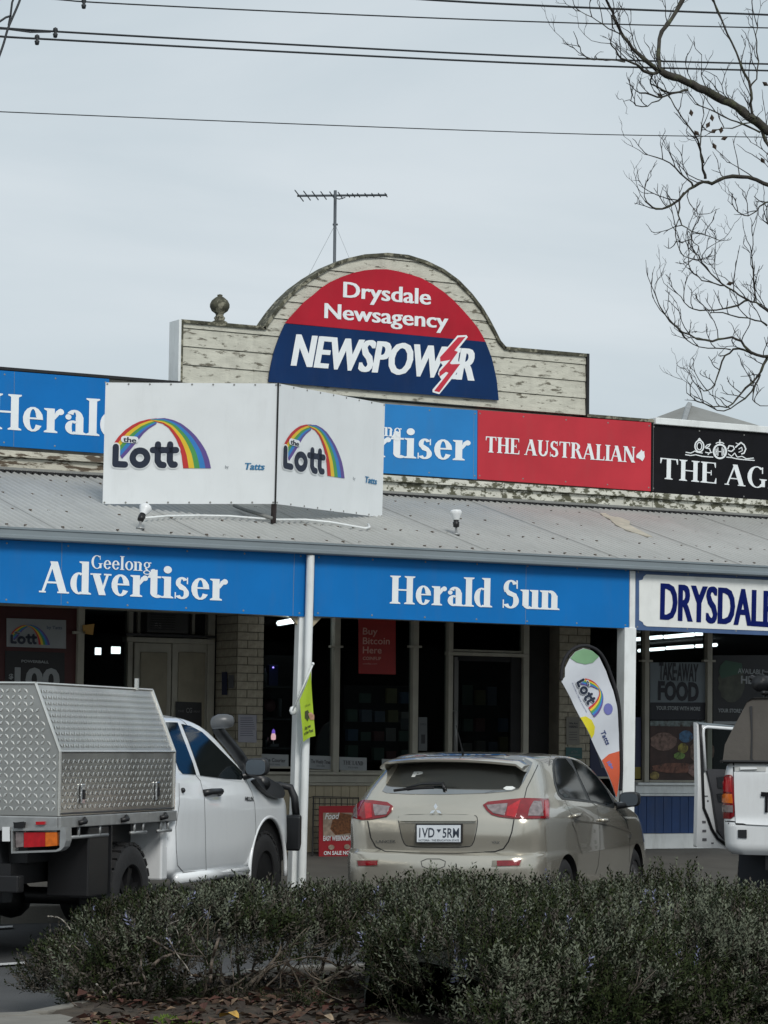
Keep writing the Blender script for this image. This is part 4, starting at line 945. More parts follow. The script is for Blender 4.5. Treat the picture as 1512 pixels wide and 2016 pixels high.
class Skin:                    # places panels on a body's real surface
    def __init__(s, o, parent):
        b = BASE[parent.name]; me = o.data
        s.vs = [v.co + b for v in me.vertices]; s.t = BVHTree.FromPolygons(s.vs, [tuple(p.vertices) for p in me.polygons]); s.parent = parent
    def at(s, x, y):
        r = ray(x, y).normalized(); h = s.t.ray_cast(EYE, r, 80)
        if h[0] is None:
            h = s.t.find_nearest(EYE + r * s.dist)
            n = h[1] if h[1].dot(r) < 0 else -h[1]; return h[0], n
        n = h[1] if h[1].dot(r) < 0 else -h[1]
        s.dist = (h[0] - EYE).length
        return h[0], n
    dist = 22
    def patch(s, name, outline, off, m, parent=None, step=7, thick=.008, holes=None, smooth=True, label=None):
        outline = densify(outline, step); n = len(outline)
        xs = [p[0] for p in outline]; ys = [p[1] for p in outline]; pts = [Vector(p) for p in outline]
        edges = [(i, (i + 1) % n) for i in range(n)]
        gx = min(xs) + step * .6
        while gx < max(xs):
            gy = min(ys) + step * .6
            while gy < max(ys):
                if inside((gx, gy), outline) and dist_edge((gx, gy), outline) > step * .45: pts.append(Vector((gx, gy)))
                gy += step
            gx += step
        V, E, F, _, _, _ = geometry.delaunay_2d_cdt(pts, edges, [], 1, 1e-5)
        W = []; N = []
        for v in V:
            p, q = s.at(v.x, v.y); W.append(p + q * off); N.append(q)
        mb = MB(); mb.add(W, [tuple(f) for f in F])
        if thick:                # skirt back towards the surface
            cnt = {}
            for f in F:
                for i in range(len(f)):
                    a, c = f[i], f[(i + 1) % len(f)]; cnt.setdefault((min(a, c), max(a, c)), []).append((a, c))
            k = len(mb.v); idx = {}
            for e, l_ in cnt.items():
                if len(l_) == 1:
                    a, c = l_[0]
                    for q in (a, c):
                        if q not in idx: idx[q] = len(mb.v); mb.v.append(W[q] - N[q] * thick)
                    mb.f.append((c, a, idx[a], idx[c])); mb.mi.append(0)
        o = mb.build(name, m, parent or s.parent, smooth=smooth, label=label, auto=50)
        return o
    def line(s, name, pts, w, m, parent=None, off=.0015, closed=False):
        pts = densify(pts + ([pts[0]] if closed else []), 4, False); mb = MB(); W = []
        for x, y in pts: W.append(s.at(x, y))
        for i, (p, n_) in enumerate(W):
            t = (W[min(i + 1, len(W) - 1)][0] - W[max(i - 1, 0)][0]); sd = t.cross(n_)
            if sd.length < 1e-6: sd = Vector((0, 0, 1))
            sd.normalize(); mb.v.append(p + n_ * off + sd * w / 2); mb.v.append(p + n_ * off - sd * w / 2)
        for i in range(len(W) - 1): mb.f.append((2 * i, 2 * i + 1, 2 * i + 3, 2 * i + 2)); mb.mi.append(0)
        return mb.build(name, m, parent or s.parent)
def densify(P, step, close=True):
    out = []; n = len(P)
    for i in range(n if close else n - 1):
        a, c = P[i], P[(i + 1) % n]; k = max(1, int(math.dist(a, c) / step))
        for j in range(k): out.append((a[0] + (c[0] - a[0]) * j / k, a[1] + (c[1] - a[1]) * j / k))
    if not close: out.append(P[-1])
    return out
def inside(p, P):
    r = False; n = len(P); j = n - 1
    for i in range(n):
        if (P[i][1] > p[1]) != (P[j][1] > p[1]) and p[0] < (P[j][0] - P[i][0]) * (p[1] - P[i][1]) / (P[j][1] - P[i][1]) + P[i][0]: r = not r
        j = i
    return r
def dist_edge(p, P):
    return min(math.dist(p, q) for q in P)
def smoothpoly(P, it=2, closed=True):
    for _ in range(it):
        out = []; n = len(P)
        for i in range(n if closed else n - 1):
            a, c = P[i], P[(i + 1) % n]
            out += [(a[0] * .75 + c[0] * .25, a[1] * .75 + c[1] * .25), (a[0] * .25 + c[0] * .75, a[1] * .25 + c[1] * .75)]
        if not closed: out = [P[0]] + out + [P[-1]]
        P = out
    return P
def wheel(L, u, v, r, wd, parent, rimm, rimr=.62, side=1, treads=28, blocky=True):
    c = L(u, v, r); ax = L.ev * side
    t = MB(); rr = rimr * r
    t.lathe([(rr, -wd), (r * .93, -wd), (r * .985, -wd * .93), (r, -wd * .82), (r, -wd * .18), (r * .985, -wd * .07), (r * .93, 0), (r * .80, .012), (rr + .01, .004), (rr, -.01), (rr, -wd)], c, ax, 48)
    if blocky:
        for i in range(treads):
            for k in range(3):
                q = 2 * math.pi * (i + .5 * (k % 2)) / treads; a = (Vector((0, 0, 1)).cross(ax)).normalized(); b_ = ax.cross(a); d = a * math.cos(q) + b_ * math.sin(q); tt = ax.cross(d)
                p = c + d * (r + .003) - ax * (wd * (.15 + .33 * k)); h = (d * .010, tt * (r * .075), ax * (wd * .13))
                pts = [p + h[0] * s0 + h[1] * s1 + h[2] * s2 for s0 in (-1, 1) for s1, s2 in ((-1, -1), (1, -1), (1, 1), (-1, 1))]
                t.hexa(pts)
    wl_ = MB(); wl_.lathe([(0, -.03), (.035, -.03), (.04, -.045), (rr * .35, -.05), (rr * .5, -.10), (rr * .93, -.06), (rr, -.005), (rr, -.03), (rr * .94, -wd * .9), (0, -wd * .9)], c, ax, 40)
    for i in range(6):
        q = 2 * math.pi * i / 6 + .3; a = (Vector((0, 0, 1)).cross(ax)).normalized(); b_ = ax.cross(a); d = a * math.cos(q) + b_ * math.sin(q); tt = ax.cross(d)
        p0, p1 = c + d * rr * .2 - ax * .04, c + d * rr * .95 - ax * .03
        w0, w1 = tt * rr * .10, tt * rr * .17
        wl_.hexa([p0 - w0 - ax * .03, p0 + w0 - ax * .03, p1 + w1 - ax * .04, p1 - w1 - ax * .04, p0 - w0, p0 + w0, p1 + w1, p1 - w1])
    w_ = wl_.build('wheel', rimm, parent, smooth=True, auto=35); t.build('tyre', M['rubber'], w_, smooth=True, auto=35)
    return w_
G = M['carglass']; SEAM = M['black']

# ------------------------------------------------------------------ champagne hatchback
L = frame((.3007, .9537), planpt(.437, 22.4))
car = thing('parked_car', 'champagne hatchback with rear spoiler parked nose in to the kerb', 'car', L(2.2, 0, 0))
tab = [(.17, .22, 4.40, .78, .30, .45, .06, .15), (.24, .08, 4.50, .845, .30, .50, .08, .20), (.40, .01, 4.56, .875, .30, .55, .09, .25), (.60, .0, 4.57, .88, .30, .55, .10, .28), (.69, .03, 4.54, .878, .28, .55, .10, .30), (.72, .085, 4.52, .875, .26, .55, .11, .30),
       (.85, .075, 4.42, .87, .24, .55, .12, .32), (.95, .085, 4.22, .868, .22, .55, .12, .35), (1.02, .11, 3.85, .85, .22, .5, .12, .35), (1.07, .14, 3.54, .83, .22, .4, .12, .30), (1.12, .19, 3.40, .80, .21, .30, .12, .24), (1.20, .28, 3.24, .765, .19, .24, .12, .22),
       (1.32, .43, 3.04, .70, .17, .22, .12, .2), (1.42, .55, 2.80, .64, .16, .22, .12, .2), (1.465, .63, 2.60, .60, .18, .26, .12, .2), (1.49, .74, 2.38, .53, .2, .36, .10, .2), (1.505, .92, 2.10, .40, .25, .3, .08, .2), (1.512, 1.15, 1.75, .20, .15, .15, .02, .05)]
ws = sorted(set(levels(.17, 1.4, 46) + levels(1.4, 1.49, 8) + [1.497, 1.503, 1.508, 1.512, .69, .705, .72]))
RA, FA = .93, 3.565; RW = .325
cuts = [(L(RA, s * .80, RW), L.ev, .365, .22) for s in (1, -1)] + [(L(FA, s * .80, RW), L.ev, .37, .24) for s in (1, -1)]
bo = body('body', hull(L, tab, ws, taper=.085), M['champagne'], car, cuts)
SK = Skin(bo, car)
for s in (1, -1):
    for u in (RA, FA):
        b = MB(); b.lathe([(0, 0), (.372, 0), (.372, .25), (0, .25)], L(u, s * .55, RW), L.ev * s, 24); b.build('wheel_liner', M['black'], car)
        wheel(L, u, s * .845, RW, .20, car, mat('alloy', (.45, .45, .46), .3, metal=.8), .66, s, blocky=False)
def T(x, y): return (680 + x / 3.6, 1460 + y / 3.6)
def U(x, y): return (1060 + x / 6.3, 1460 + y / 6.3)
def TP(P): return [T(*p) for p in P]
def UP_(P): return [U(*p) for p in P]
# rear window, tailgate seams, lamps
SK.patch('rear_window', TP([(262, 352), (300, 290), (350, 215), (385, 150), (430, 108), (600, 90), (820, 82), (1100, 88), (1260, 112), (1325, 150), (1305, 205), (1270, 275), (1225, 340), (1180, 352), (1000, 368), (700, 376), (450, 374), (290, 366)]), .004, M['rearglass'], thick=.006)
SK.line('tailgate_seam', TP([(1365, 165), (1320, 260), (1285, 330), (1268, 405)]), .007, SEAM)
SK.line('tailgate_seam', TP([(1195, 552), (1180, 640), (1155, 710), (1120, 760), (1060, 780), (800, 792), (500, 790), (280, 778), (215, 745), (180, 680), (158, 562)]), .010, SEAM)
SK.patch('tail_lamp', TP([(975, 455), (1010, 432), (1140, 418), (1262, 406), (1430, 408), (1440, 440), (1436, 548), (1290, 550), (1190, 548), (1090, 536), (1035, 520), (1000, 490)]), .012, M['lampred'], thick=.02)
SK.patch('tail_lamp', TP([(340, 462), (300, 435), (200, 422), (140, 420), (88, 432), (64, 480), (62, 545), (120, 558), (190, 552), (290, 535), (325, 500)]), .012, M['lampred'], thick=.02)
tl = [o for o in bpy.data.objects if o.name.startswith('tail_lamp') and o.parent == car]
SK.patch('lens', TP([(1000, 458), (1150, 445), (1140, 490), (1125, 527), (1050, 512), (1012, 480)]), .016, M['lampclear'], tl[0]); SK.patch('lens', TP([(1330, 428), (1380, 430), (1395, 530), (1290, 530), (1300, 480)]), .016, M['lampclear'], tl[0])
SK.patch('lens', TP([(1150, 470), (1240, 420), (1205, 540), (1140, 530)]), .0155, M['lampred2'], tl[0]); SK.patch('lens', TP([(1402, 420), (1430, 425), (1428, 535), (1408, 535)]), .0155, M['lampred2'], tl[0])
SK.patch('lens', TP([(200, 450), (320, 465), (295, 520), (215, 528), (205, 490)]), .016, M['lampclear'], tl[1]); SK.patch('lens', TP([(70, 450), (88, 448), (92, 545), (66, 535)]), .016, M['lampclear'], tl[1]); SK.patch('lens', TP([(140, 440), (185, 445), (195, 540), (150, 548)]), .0155, M['lampred2'], tl[1])
# number plate recess, handle bar, plate
SK.line('recess_edge', smoothpoly(TP([(375, 545), (385, 520), (650, 516), (920, 520), (938, 545), (932, 620), (905, 730), (870, 748), (640, 750), (440, 745), (410, 715), (385, 620)]), 1), .007, SEAM, closed=True)
SK.patch('recess', TP([(384, 575), (930, 575), (925, 620), (898, 722), (865, 740), (640, 742), (445, 738), (418, 708), (392, 620)]), .003, mat('recess_paint', (.20, .185, .15), .4, metal=.4, coat=.6), thick=.004)
SK.patch('tailgate_handle', TP([(382, 560), (392, 530), (650, 524), (915, 530), (930, 560), (925, 568), (390, 568)]), .03, M['champagne'], thick=.035)
c0 = SK.at(*T(665, 650))[0]; nn = -L.eu
def rearpl(off0):
    P = c0 - L.eu * off0; return pl(P, nn + Vector((0, 0, .10)))
rp = rearpl(.02)
b = MB(); b.flat([TP([(497, 582), (828, 582), (826, 720), (497, 720)])], rp, 0, .02); np_ = b.build('number_plate', M['black'], car)
b = MB(); b.flat([TP([(507, 592), (818, 592), (816, 712), (507, 712)])], rp, .003, .002); b.build('plate_face', mat('plate_white', (.62, .66, .70), .4), np_)
INKP = mat('plate_ink', (.02, .03, .05), .5)
b = MB(); text(b, '1VD', T(524, 678), T(632, 678), 18, rp, .006, bold=.012); text(b, '5RM', T(690, 680), T(806, 680), 18, rp, .006, bold=.012); text(b, 'VICTORIA · THE EDUCATION STATE', T(518, 706), T(806, 706), 3.5, rp, .006, bold=.01)
b.flat([TP([(648, 622), (680, 622), (664, 646)])], rp, .006); b.build('lettering', INKP, np_)
b = MB()
ex, ey = 648, 480
for (P) in ([(648, 440), (662, 462), (648, 484), (634, 462)], [(645, 486), (632, 508), (606, 512), (620, 492)], [(651, 486), (664, 508), (690, 512), (676, 492)]):
    b.flat([TP(P)], rearpl(.0), .0 + .035, .01)
b.build('emblem', M['chrome'], car)
CHT = mat('badge_chrome', (.5, .5, .48), .25, metal=.9)
b = MB(); text(b, 'LANCER', T(218, 716), T(358, 716), 5, lambda x, y, o_: SK.at(x, y)[0] - L.eu * (.006), .0, bold=.02); b.build('badge', CHT, car)
b = MB(); text(b, 'VRX', T(1040, 722), T(1096, 722), 4.6, lambda x, y, o_: SK.at(x, y)[0] - L.eu * (.006), .0, bold=.02); b.build('badge', CHT, car)
# bumper reflectors, tow cover, bumper line
for P, Q in (([(80, 840), (235, 838), (234, 884), (85, 884)], [(88, 846), (228, 845), (227, 876), (96, 880)]), ([(1040, 844), (1252, 836), (1240, 884), (1035, 888)], [(1073, 846), (1244, 842), (1232, 878), (1076, 882)])):
    r_ = SK.patch('reflector_housing', TP(P), .003, mat('recess_paint', None or (.2, .18, .15)), thick=.004); SK.patch('reflector', TP(Q), .008, M['lampred'], r_)
SK.line('tow_cover_seam', smoothpoly(TP([(532, 832), (712, 832), (700, 902), (548, 902)]), 1), .006, SEAM, closed=True)
# wiper
b = MB(); q = lambda x, y, k=.02: SK.at(*T(x, y))[0] - L.eu * k
b.tube([q(708, 335), q(700, 297, .04), q(560, 300, .035), q(440, 325, .03)], [.02, .014, .010, .007], 6); w_ = b.build('wiper', M['plastic'], car, smooth=True)
b = MB(); b.tube([q(345, 345, .012), q(480, 328, .016), q(628, 325, .012)], .009, 5); b.build('blade', M['rubber'], w_)
b = MB(); text(b, 'P', T(470, 248), T(540, 246), 9, lambda x, y, o_: SK.at(x, y)[0] - L.eu * .008, 0, bold=.05, lean=.5); b.build('sticker', mat('sticker_white', (.7, .72, .7), .6), car)
SK.patch('sticker', TP([(1118, 335), (1140, 322), (1185, 322), (1205, 333), (1180, 346), (1140, 348)]), .008, mat('sticker_white', (.7, .72, .7), .6), step=3)
# spoiler
b = MB(); n = 24; sec = []
for i in range(n + 1):
    v = -.60 + 1.20 * i / n; a_ = abs(v) / .60; top = 1.478 - .035 * a_ ** 2.2 - (.03 if a_ > .97 else 0); ru = .33 + .10 * a_ ** 2
    sec.append([L(ru, v, top - .045), L(ru - .005, v, top - .028), L(ru + .06, v, top - .008), L(ru + .30, v, top + .004), L(ru + .42, v * .97, top - .015), L(ru + .25, v, top - .06), L(ru + .06, v, top - .052)])
for s_ in sec: b.v.extend(s_)
m_ = 7
for i in range(n):
    for j in range(m_): b.f.append((i * m_ + j, (i + 1) * m_ + j, (i + 1) * m_ + (j + 1) % m_, i * m_ + (j + 1) % m_)); b.mi.append(0)
b.f.append(tuple(range(m_))); b.mi.append(0); b.f.append(tuple(n * m_ + j for j in reversed(range(m_)))); b.mi.append(0)
b.build('spoiler', M['champagne'], car, smooth=True, auto=45)
b = MB(); p = L(.80, .0, 1.50); b.tube([p, p + Vector((0, 0, .05)) - L.eu * .05, p + Vector((0, 0, .23)) - L.eu * .22], [.012, .006, .003], 5); b.build('roof_aerial', M['black'], car)
# side: windows, seams, handles, mirror
SK.patch('window_surround', UP_([(172, 330), (180, 230), (215, 200), (330, 200), (440, 225), (600, 320), (730, 430), (850, 590), (960, 770), (930, 830), (860, 810), (700, 765), (440, 735), (300, 722), (240, 660), (195, 520)]), .003, mat('window_trim', (.010, .011, .012), .35), thick=.006)
SK.patch('side_window', UP_([(190, 330), (200, 240), (235, 215), (330, 215), (420, 330), (500, 500), (600, 730), (440, 705), (320, 695), (255, 640), (212, 500)]), .006, M['sideglass'], thick=.005)
SK.patch('side_window', UP_([(405, 225), (445, 240), (590, 325), (715, 435), (830, 590), (925, 765), (850, 790), (700, 745), (640, 735), (560, 560), (470, 370)]), .006, M['sideglass'], thick=.005)
SK.line('door_seam', UP_([(640, 745), (720, 800), (760, 1000), (765, 1300), (740, 1540), (710, 1640)]), .008, SEAM)
SK.line('door_seam', UP_([(330, 730), (400, 880), (420, 1020), (470, 1130), (500, 1280), (545, 1400)]), .007, SEAM)
SK.line('door_seam', UP_([(960, 840), (1090, 980), (1130, 1150), (1130, 1500)]), .007, SEAM)
SK.line('waist_crease_shade', UP_([(440, 985), (700, 1010), (900, 1045), (1150, 1130)]), .014, mat('crease_shade', (.12, .11, .09), .4, metal=.4), off=.001)  # flat dark ribbon, the crease's shade put into its colour
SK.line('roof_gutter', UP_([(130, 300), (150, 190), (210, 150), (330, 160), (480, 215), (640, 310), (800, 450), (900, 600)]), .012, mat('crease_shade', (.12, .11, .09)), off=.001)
for hx, hy in ((455, 925), (800, 975)):
    p, n_ = SK.at(*U(hx, hy)); b = MB(); b.tube([p + n_ * .0 - L.eu * .10, p + n_ * .035 - L.eu * .07, p + n_ * .035 + L.eu * .07, p + L.eu * .10], .016, 8); b.build('door_handle', M['champagne'], car, smooth=True)
sk, _ = SK.at(*U(1180, 1160))
SK.patch('side_indicator', UP_([(1115, 1150), (1150, 1150), (1150, 1195), (1120, 1195)]), .008, mat('badge_chrome', (.5,)*3), step=4)
def mirror(px, py, W, H, m, parent, d, arm, glassm=None, capm=None, eu=None):
    """door mirror facing back to the camera; arm = world point on the body"""
    c = dep(px, py, d); r = RT; up = Vector((0, 0, 1)); k = L
    b = MB(); n = 20; rings = []
    back = L.eu
    for (sc, o_) in ((.86, -.005), (1.0, .012), (1.0, .05), (.88, .10), (.55, .145), (.12, .155)):
        ring = []
        for i in range(n):
            q = 2 * math.pi * i / n; cx_, sx_ = math.cos(q), math.sin(q); e = 2 / 3.4
            x = math.copysign(abs(cx_) ** e, cx_) * W / 2 * sc; y = math.copysign(abs(sx_) ** e, sx_) * H / 2 * sc
            ring.append(c + r * (x) + up * (y + .04 * x) + back * o_)
        rings.append(ring)
    for rg in rings: b.v.extend(rg)
    for i in range(len(rings) - 1):
        for j in range(n): b.f.append((i * n + j, i * n + (j + 1) % n, (i + 1) * n + (j + 1) % n, (i + 1) * n + j)); b.mi.append(0)
    e_ = (len(rings) - 1) * n; b.f.append(tuple(e_ + j for j in range(n))); b.mi.append(0); b.f.append(tuple(range(n))[::-1]); b.mi.append(0)
    b.tube([arm, c + back * .06 - up * H * .3], [.035, .028], 8)
    mo = b.build('door_mirror', m, parent, smooth=True, auto=50)
    g = MB(); g.v = [c + r * (math.copysign(abs(math.cos(2 * math.pi * i / n)) ** (2 / 3.4), math.cos(2 * math.pi * i / n)) * W / 2 * .84) + up * (math.copysign(abs(math.sin(2 * math.pi * i / n)) ** (2 / 3.4), math.sin(2 * math.pi * i / n)) * H / 2 * .82) - back * .007 for i in range(n)]
    g.f = [tuple(range(n))]; g.mi = [0]; g.build('mirror_glass', mat('mirror_silver', (.16, .19, .22), .08, metal=.9, var=.02), mo)
    return mo
am, _ = SK.at(*U(950, 800)); dm = (am - EYE).dot(FW)
mirror(1060 + 1125 / 6.3, 1460 + 718 / 6.3, .185, .135, M['plastic'], car, dm + .05, am)

# ------------------------------------------------------------------ white tray ute on the left
W0 = planpt(-1.835, 21.07); dax = (.2863, .9581)
Fh = Vector((math.sin(ALPHA), math.cos(ALPHA), 0)); Rh = Vector((math.cos(ALPHA), -math.sin(ALPHA), 0))
evv = (Rh * dax[1] - Fh * dax[0]).normalized()
L = frame(dax, W0 - evv * .90)
ute = thing('tray_ute', 'white tray ute with checker plate canopy, snorkel and black bull bar', 'ute', L(1.2, 0, 0))
def cab_tab(f=3.98): return [(.50, .86, f - .12, .84, .08, .40, .02, .12), (.56, .80, f - .04, .885, .08, .42, .02, .16), (.75, .78, f, .905, .08, .45, .02, .18), (1.0, .78, f - .02, .905, .08, .45, .02, .22), (1.10, .78, f - .08, .895, .08, .45, .02, .25), (1.18, .78, f - .20, .875, .08, .42, .02, .28),
    (1.235, .79, f - .48, .86, .08, .38, .02, .25), (1.27, .80, f - .86, .85, .08, .32, .02, .22), (1.30, .81, f - 1.03, .838, .09, .28, .02, .2), (1.45, .86, f - 1.30, .785, .10, .22, .02, .2), (1.62, .92, f - 1.62, .725, .12, .20, .02, .18), (1.70, .97, f - 1.84, .69, .14, .22, .02, .16), (1.755, 1.03, f - 2.08, .63, .2, .26, .02, .14), (1.785, 1.15, f - 2.35, .50, .2, .25, .02, .1), (1.797, 1.3, f - 2.6, .25, .1, .1, 0, .05)]
ws = sorted(set(levels(.50, 1.70, 44) + [1.72, 1.735, 1.75, 1.765, 1.775, 1.785, 1.791, 1.797]))
FAx = 3.085; WR = .40
cuts = [(L(FAx, s * .85, .46), L.ev, .47, .26) for s in (1, -1)]
bo = body('cab', hull(L, cab_tab(), ws, taper=.0), M['ute_white'], ute, cuts)
SU = Skin(bo, ute)
for s in (1, -1):
    b = MB(); b.lathe([(0, 0), (.475, 0), (.475, .30), (0, .30)], L(FAx, s * .56, .46), L.ev * s, 24); b.build('wheel_liner', M['black'], ute)
    for u in (0, FAx): wheel(L, u, s * .875, WR, .26, ute, mat('dark_alloy', (.02, .02, .022), .4, metal=.5), .60, s)
def K(x, y): return (300 + x / 4.447, 1380 + y / 4.447)
def KP(P): return [K(*p) for p in P]
SU.patch('window_surround', KP([(100, 180), (215, 185), (235, 200), (330, 220), (430, 275), (560, 420), (700, 500), (820, 690), (790, 710), (700, 698), (400, 655), (240, 640), (160, 500)]), .003, M['ute_white'], thick=.004)
SU.patch('quarter_window', KP([(112, 190), (216, 192), (250, 290), (300, 420), (350, 550), (378, 648), (260, 640), (225, 600), (160, 420)]), .007, G, thick=.006)
SU.patch('side_window', KP([(250, 205), (330, 222), (430, 275), (520, 360), (620, 460), (720, 560), (805, 650), (775, 690), (640, 685), (415, 655), (370, 520), (310, 350)]), .007, G, thick=.006)
SU.line('a_pillar_trim', KP([(525, 290), (600, 390), (690, 500)]), .02, M['black'])
SU.line('roof_gutter', KP([(90, 140), (220, 145), (350, 180), (450, 235), (540, 310)]), .012, M['black'])
SU.line('door_seam', KP([(378, 650), (420, 700), (455, 850), (462, 1100), (466, 1300), (470, 1485)]), .008, mat('seam_grey', (.10, .10, .11), .6))
SU.line('door_seam', KP([(820, 690), (870, 800), (895, 900), (905, 1100), (902, 1300), (885, 1420), (850, 1462), (700, 1475), (470, 1488), (270, 1500), (220, 1440), (208, 1300), (205, 1100), (235, 900), (232, 720)]), .008, mat('seam_grey', (.10, .10, .11)))
p, n_ = SU.at(*K(520, 805)); b = MB(); b.tube([p - L.eu * .19, p + n_ * .045 - L.eu * .12, p + n_ * .045 + L.eu * .10, p + L.eu * .16], [.03, .026, .026, .034], 8); b.build('door_handle', M['plastic'], ute, smooth=True)
p, n_ = SU.at(*K(258, 785)); b = MB(); b.ball(p + n_ * .01, .022, 8); b.build('door_latch', M['plastic'], ute, smooth=True)
b = MB(); text(b, 'HILUX', K(806, 872), K(882, 876), 7.5, lambda x, y, o_: SU.at(x, y)[0] + L.ev * .006, 0, bold=.04); b.build('badge', M['plastic'], ute)
# wheel arch flare
b = MB(); pts = []
for i in range(25):
    q = math.pi * (i / 24) * 1.06 - .03 * math.pi; pts.append(L(FAx + .475 * math.cos(q), .895, .46 + .475 * math.sin(q)))
b.tube(pts, .018, 8); b.build('wheel_arch', M['ute_white'], ute, smooth=True)
# sill step and mud guard behind the cab
b = MB(); b.tube([L(.95, .86, .50), L(2.55, .88, .50)], .045, 8); b.build('side_sill', M['ute_white'], ute, smooth=True)
b = MB(); b.fbox(L, (.66, .55, .50), (.79, .86, .95)); b.build('cab_corner', M['ute_white2'], ute, bevel=.015)
# snorkel
q0 = lambda x, y, k=.05: SU.at(*K(x, y))[0] + SU.at(*K(x, y))[1] * k
SU.patch('snorkel_base', smoothpoly(KP([(850, 690), (930, 680), (1010, 720), (1100, 770), (1120, 830), (1090, 862), (1010, 850), (930, 790), (880, 730)]), 1), .05, M['plastic'], thick=.07)
cA = [K(x, y) for x, y in ((900, 720), (830, 600), (760, 480), (680, 380), (610, 300), (570, 240))]
dd0 = (q0(830, 640) - EYE).dot(FW)
b = MB(); tpx = [q0(930, 745, .05)] + [dep(x, y, dd0 - .05 - .1 * i) for i, (x, y) in enumerate(cA[1:])]
b.tube(tpx, [.06, .055, .052, .052, .052, .05], 12); b.build('snorkel', M['plastic'], ute, smooth=True)
hc = dep(*K(608, 178), dd0 - .55); b = MB()
for (du, sc) in ((-.10, .55), (-.085, .85), (-.03, 1.0), (.05, 1.0), (.10, .75), (.115, .4)):
    for i in range(14):
        q = 2 * math.pi * i / 14; b.v.append(hc + RT * (du * .85) + Vector((0, 0, 1)) * (.062 * sc * math.sin(q) - .012 * (du < -.05)) + L.eu * .07 * sc * math.cos(q))
for i in range(5):
    for j in range(14): b.f.append((i * 14 + j, i * 14 + (j + 1) % 14, (i + 1) * 14 + (j + 1) % 14, (i + 1) * 14 + j)); b.mi.append(0)
b.f.append(tuple(range(14))); b.mi.append(0); b.f.append(tuple(70 + j for j in range(14))); b.mi.append(0)
b.build('snorkel_head', mat('snorkel_head_grey', (.09, .095, .10), .35, var=.2), ute, smooth=True, auto=60)
am, _ = SU.at(*K(790, 660)); _L = L
mirror(300 + 905 / 4.447, 1380 + 580 / 4.447, .195, .155, M['plastic'], ute, (am - EYE).dot(FW) - .03, am)
# bull bar
def bb(px, py, v): 
    return None
b = MB(); hoop = [L(4.06, .60, 1.14), L(4.14, .64, 1.19), L(4.18, .72, 1.17), L(4.19, .76, 1.08), L(4.18, .78, .92)]
b.tube(hoop, .034, 10); b.tube([L(4.14, .64, 1.19), L(4.14, -.64, 1.19)], .034, 10); b.tube([L(4.18, -.78, .92), L(4.19, -.76, 1.08), L(4.18, -.72, 1.17), L(4.14, -.64, 1.19)], .034, 10)
b.build('bull_bar', M['plastic'], ute, smooth=True)
b = MB()
for s in (1, -1):
    b.hexa([L(3.78, s * .955, .62), L(4.16, s * .84, .66), L(4.24, s * .0, .66), L(3.9, s * .0, .62), L(3.78, s * .955, .93), L(4.16, s * .84, .93), L(4.24, s * .0, .93), L(3.9, s * .0, .93)] if s > 0 else
           [L(3.9, 0, .62), L(4.24, 0, .66), L(4.16, -.84, .66), L(3.78, -.955, .62), L(3.9, 0, .93), L(4.24, 0, .93), L(4.16, -.84, .93), L(3.78, -.955, .93)])
b.build('front_bumper', M['plastic'], ute, bevel=.02)
# tray, canopy
TR = M['galv']; u0_, u1_ = -1.45, .80
b = MB(); b.fbox(L, (u0_ - .02, -.92, .955), (u1_ + .02, .92, 1.035)); b.build('tray_rail', TR, ute, bevel=.006)
cs = [(-.895, 1.04), (.895, 1.04), (.895, 1.49), (.70, 1.965), (-.70, 1.965), (-.895, 1.49)]
b = MB(); k = len(cs)
for u in (u0_ + .01, u1_ - .01): b.v.extend([L(u, v, w) for v, w in cs])
for i in range(k): b.f.append((i, (i + 1) % k, k + (i + 1) % k, k + i)); b.mi.append(0)
b.f.append(tuple(range(k))); b.mi.append(0); b.f.append(tuple(k + j for j in range(k))); b.mi.append(0)
can = b.build('canopy', M['alu'], ute)
def tread(name, O, ex, ey, n, W, H, parent, inside_=None, sp=.046, ln=.023, wd=.0098, hh=.0024):
    mb = MB(); nx_, ny_ = int(W / sp), int(H / sp)
    for i in range(nx_):
        for j in range(ny_):
            x, y = (i + .5) * sp + (W - nx_ * sp) / 2, (j + .5) * sp + (H - ny_ * sp) / 2
            if inside_ and not inside_(x, y): continue
            s = 1 if (i + j) % 2 else -1; dx, dy = .7071, .7071 * s; c = O + ex * x + ey * y
            a = ex * dx + ey * dy; t = ex * -dy + ey * dx
            mb.add([c - a * ln, c + t * wd * 1.15 , c + a * ln, c - t * wd * 1.15, c - a * ln * .55 + n * hh, c + a * ln * .55 + n * hh, c - a * ln * .0 + t * wd * .55 + n * hh, c - t * wd * .55 + n * hh], [(0, 7, 4), (0, 4, 6), (0, 6, 1), (1, 6, 5), (1, 5, 2), (2, 5, 7), (2, 7, 3), (3, 7, 0), (4, 7, 5, 6)])
    return mb.build(name, M['alu_tread'], parent, kind='stuff')
up3 = Vector((0, 0, 1))
tread('rear_tread', L(u0_ + .009, -.885, 1.05), L.ev, up3, -L.eu, 1.77, .905, can, lambda x, y: y < .43 or abs(x - .885) < .885 - (y - .43) * .41 - .04)
tread('side_tread', L(u0_ + .03, .896, 1.06), L.eu, up3, L.ev, 2.19, .40, can)
dn = (L(0, .70, 1.965) - L(0, .895, 1.49)); sl_ = dn.length; dn.normalize(); nn2 = L.eu.cross(dn); nn2 = nn2 if nn2.dot(L.ev) > 0 else -nn2
tread('side_tread', L(u0_ + .03, .896, 1.50), L.eu, dn, nn2, 2.19, sl_ - .03, can)
